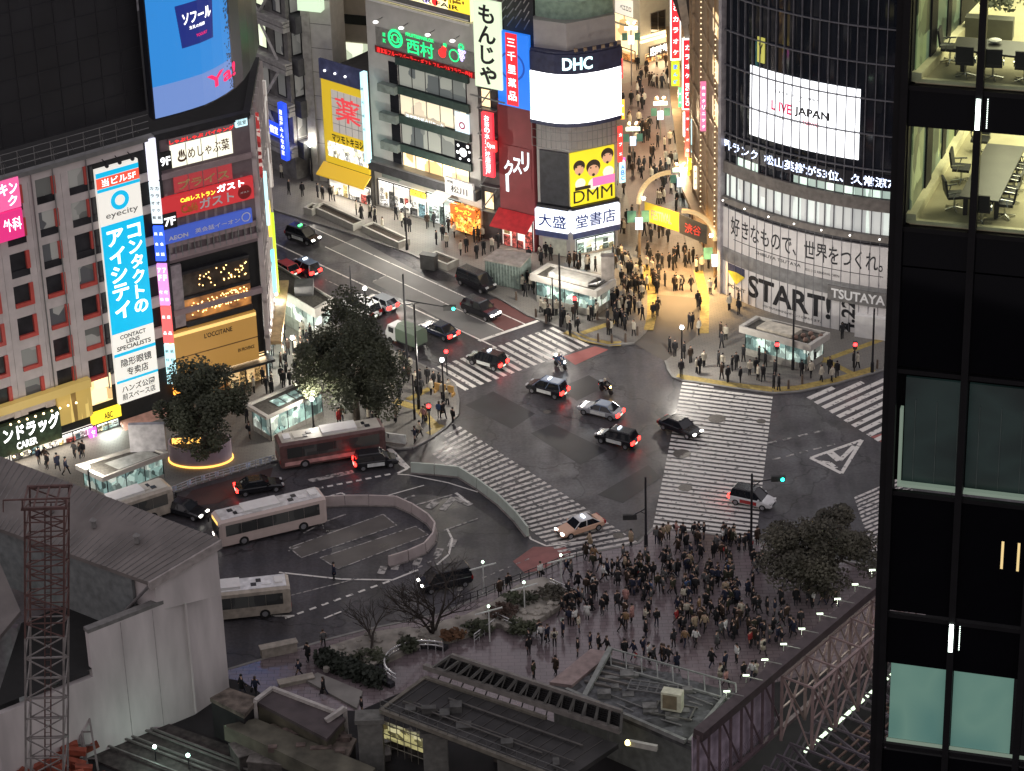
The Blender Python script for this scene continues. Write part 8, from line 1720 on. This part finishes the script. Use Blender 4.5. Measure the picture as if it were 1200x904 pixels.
for o_ in (.3, 3.2):
    for f0_, f1_ in zip(fs, fs[1:]):
        mb.bar(tp(f0_, -.8, o_), tp(f0_, -7, o_), .24); mb.bar(tp(f0_, -.8, o_), tp(f1_, -7, o_), .17); mb.bar(tp(f0_, -7, o_), tp(f1_, -.8, o_), .17); mb.bar(tp(f0_, -3.9, o_), tp(f1_, -3.9, o_), .14); fm = (f0_+f1_)/2; mb.bar(tp(fm, -.8, o_), tp(f0_, -3.9, o_), .12); mb.bar(tp(fm, -.8, o_), tp(f1_, -3.9, o_), .12)
    mb.bar(tp(.42, -.9, o_), tp(1.04, -.9, o_), .22)
for f in fs: mb.bar(tp(f, -.8, .3), tp(f, -.8, 3.2), .15); mb.bar(tp(f, -.8, .3), tp(f, -7, 3.2), .13)
mb.build('truss', LPK, r)
mb = MB(); n = 24
for k in range(n): mb.bar(tp(.42+.62*k/n, -7.2, 2.6), tp(.42+.62*(k+.78)/n, -7.2, 2.6), .22)
mb.build('light_strip', emis('pale_green_strip_light', (.8, 1, .72), .9), r)
mb = MB()
for k in range(30): mb.bar(tp(.45, -8.5+.0*k, 3.5+k*.42), tp(.98, -8.5, 3.5+k*.42), .16) if k % 2 == 0 else None
for f in (.5, .66, .82, .97): mb.bar(tp(f, -8.7, 3.3), tp(f, -8.7, 15), .22)
mb.build('deck_slat', mat('brown_deck', (.14, .09, .075), .7, var=.4, scale=1), r)
mb = MB()
for k in range(14): x0 = tp(.05+.07*k, -6.5, 1.5); mb.bar(x0, x0+side*rn.uniform(3, 9)+Vector((0, 0, -3.2)), .2); mb.bar(x0-Vector((0, 0, 3)), x0+t*4, .16); mb.bar(x0, x0+side*8, .16); mb.bar(x0+side*4-Vector((0, 0, 3)), x0+side*6, .14)
mb.build('under_frame', mat('dark_under_steel', (.1, .085, .1), .6), r)
for k in range(9):
    f = .2+.8*k/8; p = a.lerp(c, f)-side*1.0+Vector((0, 0, .55)); r2 = thing('rail_lamp', ['greenish white rail lamp, lowest of the row above the truss bridge', 'greenish white rail lamp, second from the bottom of the bridge row', 'greenish white rail lamp, third from the bottom of the bridge row', 'greenish white rail lamp, fourth from the bottom of the bridge row', 'greenish white rail lamp, middle of the bridge row', 'greenish white rail lamp, fourth from the top of the bridge row', 'greenish white rail lamp, third from the top of the bridge row', 'greenish white rail lamp, second from the top of the bridge row', 'greenish white rail lamp, highest of the row above the truss bridge'][k], 'lamp', p, 'lamps along the truss bridge')
    mb = MB(); mb.bar(p-Vector((0, 0, .6)), p, .07); mb.bar(p, p+side*1.6+Vector((0, 0, .25)), .06); mb.build('bracket', mat('dim_bracket', (.16, .16, .15), .5), r2); mb = MB(); mb.box(p.x-.26, p.x+.26, p.y-.08, p.y+.08, p.z+.05, p.z+.13); mb.build('lamp_head', emis('rail_lamp_glow', (.82, 1, .74), .95), r2)
    if k % 2 == 0:
        ld = bpy.data.lights.new('lamp_or_added_light', 'POINT'); ld.energy = 160; ld.color = (.9, 1, .8); ld.shadow_soft_size = .2; lo = bpy.data.objects.new('lamp_or_added_light', ld); C.objects.link(lo); lo.parent = r2; lo.location = -side*.6+Vector((0, 0, -.3))
# --- dark glass tower at the right
def at_dist(x, y, D): return CP+ray(x, y)*D
TA = at_dist(1048, 430, 84.0); zTA = TA.z
d2 = ray(1200, 446); k = (zTA-CP.z)/d2.z; TB = CP+d2*k
FT = Fac([xy(TA), xy(TB)]); FT = Fac([FT.p[0], FT.p[0]+(FT.p[1]-FT.p[0]).normalized()*14])
side_d = (Vector(xy(at_dist(1060, 250, 1)))-Vector((0, 0))); tn = (FT.p[1]-FT.p[0]).normalized(); nb_ = Vector((-tn.y, tn.x))
r = thing('dark_glass_tower', 'dark glass office tower with two lit meeting rooms at the right edge', 'office tower', FT.base())
def zf(y): return FT.px(1058, y)[1]
zsT = [zf(98), zf(264), zf(431), zf(575), zf(719), zf(872)]; print('tower floors', zsT, FT.px(1048, 430), FT.px(1135, 430), FT.px(1200, 430))
FH = (zsT[0]-zsT[5])/5
uM = FT.px(1128, 500)[0]; DEP = 11.0
BLG = glass('black_tower_glass', (.002, .002, .003), .04); BLG.node_tree.nodes['Principled BSDF'].inputs['Specular IOR Level'].default_value = .07; FRM = mat('black_frame', (.004, .004, .005), .5, 0, spec=.15)
def tbox(mb, u0, u1, z0, z1, d0, d1): FT.box(mb, u0, u1, z0, z1, d0, d1)
# floor slabs and dark glass floors
mb = MB(); tbox(mb, 0, 14, 0, zsT[1]-2.0 - 0*FH, -DEP, -.1) if False else None
mb = MB(); tbox(mb, 0, 14, 0, zsT[5]-1.2, -DEP, -.1); tbox(mb, 0, 14, zsT[3], zsT[1]-1.15, -DEP, -.6); mb.build('core', mat('tower_core', (.003, .003, .004), .7, spec=.1), r)
mb = MB()
tbox(mb, 0, 14, zsT[1]-1.25, zsT[1]-.02, -DEP, -.1); tbox(mb, 0, 14, zsT[0]-1.25, zsT[0]-.02, -DEP, -.1); tbox(mb, 0, 14, zsT[0]+FH-1.25, zsT[0]+FH+30, -DEP, -.1); tbox(mb, 13.7, 14, 0, 140, -DEP, -.1); mb.build('floor_slab', mat('slab_dark', (.004, .004, .005), .7, spec=.1), r)
mb = MB(); tbox(mb, .0, 14, zsT[2]+.05, zsT[1]-1.3, -.1, -.02); tbox(mb, 0, 14, zsT[4]+.05, zsT[3]-.1, -.1, -.02); tbox(mb, 0, 14, zsT[5]+2.9, zsT[4]-.05, -.1, -.02); tbox(mb, 0, 14, 0, zsT[5]-.3, -.1, -.02)
tbox(mb, 0, 14, zsT[1]-1.25, zsT[1]-.1, -.1, -.02); tbox(mb, 0, 14, zsT[0]-1.25, zsT[0]-.1, -.1, -.02); mb.build('dark_glazing', BLG, r)
mb = MB()
for z in zsT: tbox(mb, -.05, 14, z-.16, z-.02, -.1, .06)
for u in (0, uM, uM*2+.1, uM*3+.2, uM*4+.3, uM*5+.4, uM*6+.5): tbox(mb, u-.1, u+.1, 0, 140, -.12, .16)
tbox(mb, -.3, .0, 0, 140, -1.0, .0); mb.build('frame', FRM, r)
mb = MB(); tbox(mb, -.12, -.02, 0, 140, -DEP, -.1) if False else None
# lit meeting rooms (two upper floors)
SD = (Vector(rp(1117, 166, zsT[1]))-Vector(rp(1063, 257, zsT[1]))) if False else None
CARP = mat('beige_carpet', (.36, .33, .22), .9, var=.12, scale=1.5, detail=8); SILL = mat('cream_sill', (.62, .58, .4), .6)
DESK = mat('dark_table_top', (.035, .033, .029), .4); CHR = mat('black_chair', (.012, .012, .013), .6); CHROME = mat('chrome', (.6, .6, .58), .2, .9)
cg = glass('clear_glazing', (.02, .02, .02), .02, .1)
for i, zf_ in enumerate((zsT[0], zsT[1])):
    mb = MB(); tbox(mb, .25, 14, zf_-.02, zf_+.02, -DEP, -.15); mb.build('room_carpet', CARP, r)
    mb = MB(); tbox(mb, .2, 14, zf_+.02, zf_+.12, -.26, -.12); mb.build('window_sill', SILL, r)
    mb = MB(); tbox(mb, .2, 14, zf_+.02, zf_+FH-1.3, -DEP-.1, -DEP); mb.build('back_wall', mat('cream_wall', (.55, .52, .36), .8), r)
    mb = MB(); tbox(mb, 0, 14, zf_+.05, zf_+FH-1.3, -.1, -.06); mb.build('clear_glazing', cg, r)
    pa = FT.pt(.15, zf_, -.15); pb = G(1118, 166, zsT[1]) if i else G(1124, 38, zsT[0]); sdv = (pb-pa); sdv.z = 0; sdl = sdv.normalized(); sn = Vector((sdl.y, -sdl.x, 0)); hh_ = FH-1.3
    def sbox(mb, f0, f1, z0, z1, w0, w1):
        a_, b_ = pa+sdv*f0, pa+sdv*f1; mb.hexa([a_+sn*w1+Vector((0, 0, z0)), b_+sn*w1+Vector((0, 0, z0)), b_+sn*w0+Vector((0, 0, z0)), a_+sn*w0+Vector((0, 0, z0)), a_+sn*w1+Vector((0, 0, z1)), b_+sn*w1+Vector((0, 0, z1)), b_+sn*w0+Vector((0, 0, z1)), a_+sn*w0+Vector((0, 0, z1))])
    mb = MB(); sbox(mb, 0, 1.6, .02, .3, 0, .28); mb.build('window_sill', SILL, r)
    mb = MB()
    for f0, f1 in ((.04, .3), (.42, .66), (.74, .95)): sbox(mb, f0, f1, .3, hh_, .02, .06)
    mb.build('side_blind', litvar('green_side_glass', [(.16, .2, .1), (.3, .33, .18), (.1, .14, .1)], .35, (.6, .6, .4), gaps=True), r)
    mb = MB(); sbox(mb, -.02, 2.2, 0, hh_, -.35, .0); sbox(mb, .3, .42, .3, hh_, 0, .12); sbox(mb, .66, .74, .3, hh_, 0, .1); sbox(mb, .95, 1.05, .3, hh_, 0, .1); mb.build('side_mullion', FRM, r)
    ld = bpy.data.lights.new('room_light', 'AREA'); ld.shape = 'RECTANGLE'; ld.size = 9; ld.size_y = 7; ld.energy = 1150; ld.color = (1, .89, .6); lo = bpy.data.objects.new('room_light', ld); C.objects.link(lo); p = FT.pt(6, zf_+FH-1.4, -5.5); lo.location = p; lo.rotation_euler = (0, 0, math.atan2(tn.y, tn.x))
def rp(x, y, z):
    q__ = G(x, y, z); v = Vector(xy(q__))-FT.p[0]; return v.dot(tn), -v.dot(nb_)
def chair(u, z, d, rot, lab):
    g = FT.pt(u, z, d); r_ = thing('office_chair', lab, 'office chair', g, 'meeting room chairs'); a_ = math.atan2(tn.y, tn.x)+rot; T = Matrix.Translation(g) @ Matrix.Rotation(a_, 4, 'Z')
    mb = MB(); mb.box(-.25, .25, -.24, .24, .42, .5, T=T); mb.build('seat', CHR, r_); mb = MB(); mb.hexa([T @ Vector(q__) for q__ in ((-.24, -.28, .52), (.24, -.28, .52), (.24, -.22, .52), (-.24, -.22, .52), (-.24, -.36, 1.0), (.24, -.36, 1.0), (.24, -.3, 1.0), (-.24, -.3, 1.0))]); mb.build('backrest', CHR, r_)
    mb = MB(); mb.tube(T @ Vector((0, 0, .1)), T @ Vector((0, 0, .42)), .03)
    for k in range(5): a2 = k*1.2566; mb.bar(T @ Vector((0, 0, .1)), T @ Vector((.3*math.cos(a2), .3*math.sin(a2), .05)), .04)
    for s in (-1, 1): mb.bar(T @ Vector((s*.28, -.25, .62)), T @ Vector((s*.28, .12, .66)), .035); mb.bar(T @ Vector((s*.28, -.1, .45)), T @ Vector((s*.28, -.05, .64)), .03)
    mb.build('base', CHROME, r_)
def table(u0, u1, d0, d1, z, lab):
    g = FT.pt((u0+u1)/2, z, (d0+d1)/2); r_ = thing('meeting_table', lab, 'table', g); mb = MB(); tbox(mb, u0, u1, z+.68, z+.74, d0, d1); mb.build('tabletop', DESK, r_); mb = MB()
    for u in (u0+.3, u1-.3): tbox(mb, u-.05, u+.05, z, z+.68, d0+.2, d1-.2)
    mb.build('leg', CHR, r_)
# upper room: wide table with chairs on the near side
def slabtop(px4, z, th, name, lab, cat, legs):
    q = [G(x, y, z+.74) for x, y in px4]; c = sum(q, Vector())/4; r_ = thing(name, lab, cat, (c.x, c.y, z)); qq = q if sum(q[i].x*q[(i+1) % 4].y-q[(i+1) % 4].x*q[i].y for i in range(4)) > 0 else q[::-1]
    mb = MB(); mb.prism([xy(p) for p in qq], z+.74-th, z+.74, bottom=True); mb.build('tabletop', DESK, r_); mb = MB()
    for p in q:
        v = c+(p-c)*.8; mb.bar((v.x, v.y, z), (v.x, v.y, z+.74-th), .12)
    mb.build('leg', CHR, r_); return c
z = zsT[0]
c = slabtop([(1117, 57), (1122, 43), (1235, 52), (1240, 72)], z, .06, 'meeting_table', 'long dark meeting table in the upper lit room', 'table', 4)
for k, (x, y, ro) in enumerate(((1113, 74, -1.57), (1131, 90, 0), (1163, 93, .1), (1200, 96, 0))): u, d = rp(x, y, z); chair(u, z, d, ro, ['black chair at the head of the upper table', 'first black chair along the window side of the upper table', 'second black chair along the window side of the upper table', 'third black chair along the window side of the upper table'][k])
g = G(1166, 50, z+.76); mb = MB(); mb.ball(g+Vector((0, 0, .06)), .2, .16, .06); o = mb.build('conference_phone', WHITE, None, g); tag(o, 'white conference phone on the upper table', 'phone')
g = G(1165, 46, z); g = G(1162, 44, z); r2 = thing('potted_plant', 'leafy plant in a dark trough behind the upper table', 'plant', g); mb = MB(); T = Matrix.Translation(g) @ Matrix.Rotation(math.atan2(tn.y, tn.x), 4, 'Z'); mb.box(-.75, .6, -.18, .18, 0, .6, T=T); mb.build('trough', mat('grey_trough', (.1, .1, .08)), r2); mb = MB(); leafcloud(mb, g+Vector((.2, 0, 1.15)), .7, .4, .5, 260, random.Random(4), .09); mb.build('leaves', LEAF, r2)
z = zsT[1]
c = slabtop([(1124, 230), (1170, 236), (1202, 172), (1157, 168)], z, .06, 'meeting_table', 'large dark meeting table in the lower lit room', 'table', 4)
for k, (x, y, ro) in enumerate(((1118, 246, -1.2), (1126, 214, -1.57), (1177, 255, 1.57), (1182, 240, 1.5), (1187, 226, 1.6), (1193, 212, 1.57), (1150, 262, 0), (1148, 180, 3.1))): u, d = rp(x, y, z); chair(u, z, d, ro, ['black swivel chair at the near left of the lower table', 'black swivel chair at the far left of the lower table', 'nearest chair in the right row of the lower table', 'second chair in the right row of the lower table', 'third chair in the right row of the lower table', 'farthest chair in the right row of the lower table', 'black chair at the window end of the lower table', 'black chair at the far end of the lower table'][k])
# green lit blinds
mb = MB(); tbox(mb, .25, uM-.12, zsT[5]+.15, zsT[5]+2.9, -.09, -.04); tbox(mb, uM+.12, FT.px(1188, 800)[0], zsT[5]+.15, zsT[5]+2.9, -.09, -.04); mb.build('roller_blind', litvar('green_lit_blind', [(.035, .12, .11), (.11, .21, .17), (.06, .15, .135)], .34, (.35, .35, .25), 'NOISE'), r)
mb = MB(); tbox(mb, .3, uM-.1, zsT[3]+.1, zsT[2]-.5, -.5, -.4); tbox(mb, uM+.1, 14, zsT[3]+.1, zsT[2]-.5, -.5, -.4); mb.build('room_back', litvar('dim_green_room', [(.003, .006, .006), (.007, .014, .013), (.002, .004, .004)], .5, (.3, .3, .5), 'NOISE'), r)
for a_, b_, c_2, e_, f_2, g_2 in ((.2, uM-.1, zsT[3]+.06, zsT[3]+.16, -.3, -.1), (uM+.1, 14, zsT[3]+.06, zsT[3]+.16, -.3, -.1), (.2, 14, zsT[5]+.04, zsT[5]+.14, -.04, .02), (.2, .28, zsT[3]+.16, zsT[2]-1.4, -.3, -.1)): mb = MB(); tbox(mb, a_, b_, c_2, e_, f_2, g_2); mb.build('sill_light', emis('green_sill', (.3, .4, .31), .25, (.1, .12, .1)), r)
mb = MB()
for k in range(9): tbox(mb, .6+k*.62, .62+k*.62, zsT[3]+.15, zsT[2]-1.2, -.39, -.37)
mb.build('curtain_seam', mat('curtain_seam', (.06, .08, .075)), r)
mb = MB()
for ya, yb in ((112, 148), (730, 762)):
    z0, z1 = FT.px(1128, yb)[1], FT.px(1128, ya)[1]; uu = FT.px(1128 if ya > 400 else 1152, (ya+yb)/2)[0]; tbox(mb, uM-.06, uM+.06, z0, z1, .17, .2)
    mb.build('light_bar', emis('tower_bar', (.8, .95, .85), 4), r); mb = MB()
    for k in range(14): zz_ = z0+(z1-z0)*k/14; tbox(mb, uM+.22, uM+.25, zz_, zz_+.03, .02, .04)
    mb.build('light_dots', emis('tower_dots', (.8, .95, .85), 1.5), r); mb = MB()
mb = MB(); tbox(mb, FT.px(1173, 650)[0], FT.px(1176, 650)[0], FT.px(1174, 667)[1], FT.px(1174, 635)[1], -.02, 0); tbox(mb, FT.px(1192, 650)[0], FT.px(1195, 650)[0], FT.px(1194, 670)[1], FT.px(1194, 637)[1], -.02, 0); mb.build('light_slit', emis('amber_slit', (.6, .45, .2), .6), r)

# --- weathering and clutter on the near roofs and walls
rn = random.Random(31)
st = bpy.data.objects['station_building']
mb = MB(); jm = mat('wall_joint', (.36, .33, .33), .8)
def wl(p, q, f): return Vector(xy(p)).lerp(Vector(xy(q)), f)
for p, q, n in ((A_, B_, 3),):
    t_ = (Vector(xy(q))-Vector(xy(p))).normalized(); n_ = Vector((t_.y, -t_.x))
    for i in range(1, n):
        v = wl(p, q, i/n)+n_*.012; mb.bar((*v, 0), (*v, ZB-.1), .05)
mb.build('panel_joint', jm, st)
mb = MB()
for i, f in enumerate((.2, .55, .8)):
        a_, b_ = r0_.lerp(r1_, .5), g0.lerp(g1, .5); c = a_.lerp(b_, .45+.18*i)+Vector((0, 0, .1)); mb.tube(c, c+Vector((0, 0, .7)), .22, .22, 8); mb.tube(c+Vector((0, 0, .7)), c+Vector((0, 0, .9)), .34, .1, 8); mb.build('roof_vent', mat('vent_grey', (.16, .155, .15), .5), st); mb = MB()
mb = MB(); mb.tube(g0+Vector((0, 0, -.5)), P[0]+Vector((0, 0, -.5)), .14, n=7); mb.build('gutter', mat('gutter_grey', (.14, .13, .13), .5), st)
cn = bpy.data.objects['dark_canopy']
def cpt(u, v, dz=0): return pz(446, 832, ZC).lerp(pz(498, 795, ZC), v).lerp(pz(661, 915, ZC).lerp(pz(725, 872, ZC), v), u)+Vector((0, 0, dz))
mb = MB()
for i in range(16): mb.bar(cpt(.03+.06*i, .04, .03), cpt(.03+.06*i, .96, .03), .05)
mb.build('roof_seam', mat('canopy_seam', (.05, .047, .045), .6), cn)
mb = MB()
for v, u0_2, u1_2, rr_ in ((.3, .05, .8, .07), (.36, .1, .95, .05), (.7, .2, .9, .09)):
    mb.tube(cpt(u0_2, v, .22), cpt(u1_2, v, .22), rr_, n=6)
    for k in range(8): c = cpt(u0_2+(u1_2-u0_2)*k/7, v); mb.bar(c, c+Vector((0, 0, .25)), .06)
mb.build('cable_conduit', mat('conduit_grey', (.08, .075, .07), .5), cn)
mb = MB()
for k in range(7):
    c = cpt(rn.uniform(.1, .9), rn.uniform(.15, .85)); w_, d_, h_ = rn.uniform(.25, .7), rn.uniform(.25, .5), rn.uniform(.2, .7); mb.box(c.x-w_, c.x+w_, c.y-d_, c.y+d_, c.z, c.z+h_)
k_ = mb.build('junction_boxes', mat('box_grey', (.06, .06, .057), .6, var=.4), cn); k_['kind'] = 'stuff'
fr_ = bpy.data.objects['flat_roof_building']
def fpt(u, v, dz=0): return pz(644, 803, ZF).lerp(pz(692, 764, ZF), v).lerp(pz(812, 876, ZF).lerp(pz(862, 812, ZF), v), u)+Vector((0, 0, dz))
mb = MB()
for k in range(9):
    u, v = rn.uniform(.3, .92), rn.uniform(.12, .8); mb.tube(fpt(u, v, .15), fpt(min(.97, u+rn.uniform(.05, .25)), v+rn.uniform(-.04, .04), .15), .06, n=6); mb.build('pipe', mat('roof_pipe', (.17, .17, .165), .5), fr_); mb = MB()
mb = MB()
for k in range(16):
    c = fpt(rn.uniform(.25, .93), rn.uniform(.1, .9)); w_, d_, h_ = rn.uniform(.15, .7), rn.uniform(.15, .5), rn.uniform(.1, .5); mb.box(c.x-w_, c.x+w_, c.y-d_, c.y+d_, c.z, c.z+h_)
k_ = mb.build('roof_boxes', mat('roof_box', (.13, .13, .125), .7, var=.5), fr_); k_['kind'] = 'stuff'
mb = MB(); 
for k in range(46):
    c = fpt(rn.uniform(.18, .96), rn.uniform(.05, .95), .006); pts_ = []; r0 = rn.uniform(.3, 1.3)
    for j in range(9): a = j*.698; rr_ = r0*rn.uniform(.5, 1.1); pts_.append(c+Vector((rr_*math.cos(a)*1.5, rr_*math.sin(a), .0006*k)))
    mb.poly(pts_)
k_ = mb.build('tar_patches', mat('tar_patch', (.085, .088, .093), .7, var=.5, scale=2), fr_); k_['kind'] = 'stuff'
mb = MB(); mb.bar(fpt(.12, .0, .25), fpt(.95, 0, .25), .35); mb.bar(fpt(.97, .02, .25), fpt(.97, .98, .25), .3); mb.build('parapet', mat('grey_parapet', (.16, .165, .16), .7, var=.3), fr_)
# tangle of low steelwork and huts between the track and the canopy
ORD = ['first', 'second', 'third', 'fourth', 'fifth', 'sixth', 'seventh', 'eighth', 'ninth', 'tenth', 'eleventh', 'twelfth', 'thirteenth', 'fourteenth']
for i, (x, y) in enumerate(sorted((rn.uniform(272, 640), rn.uniform(872, 930)) for _ in range(14))):
    g = G(x, y, .13); r = thing('site_hut', ['low dark site box with a lighter lid, number unseen', ''][0], 'site box', g, 'site boxes below the canopy'); r['label'] = ORD[i]+' dark site box from the left among those below the canopy and shed'
    T = Matrix.Translation(g) @ Matrix.Rotation(rn.uniform(-.5, .5), 4, 'Z'); w_, d_, h_ = rn.uniform(.6, 2.2), rn.uniform(.5, 1.2), rn.uniform(.4, 1.6); mb = MB(); mb.box(-w_, w_, -d_, d_, 0, h_, T=T); mb.build('box', mat('site_box', (.06, .055, .05), .8, var=.6), r); mb = MB(); mb.box(-w_-.06, w_+.06, -d_-.06, d_+.06, h_, h_+.08, T=T); mb.build('lid', mat('site_lid', (.13, .12, .11), .7, var=.5), r)
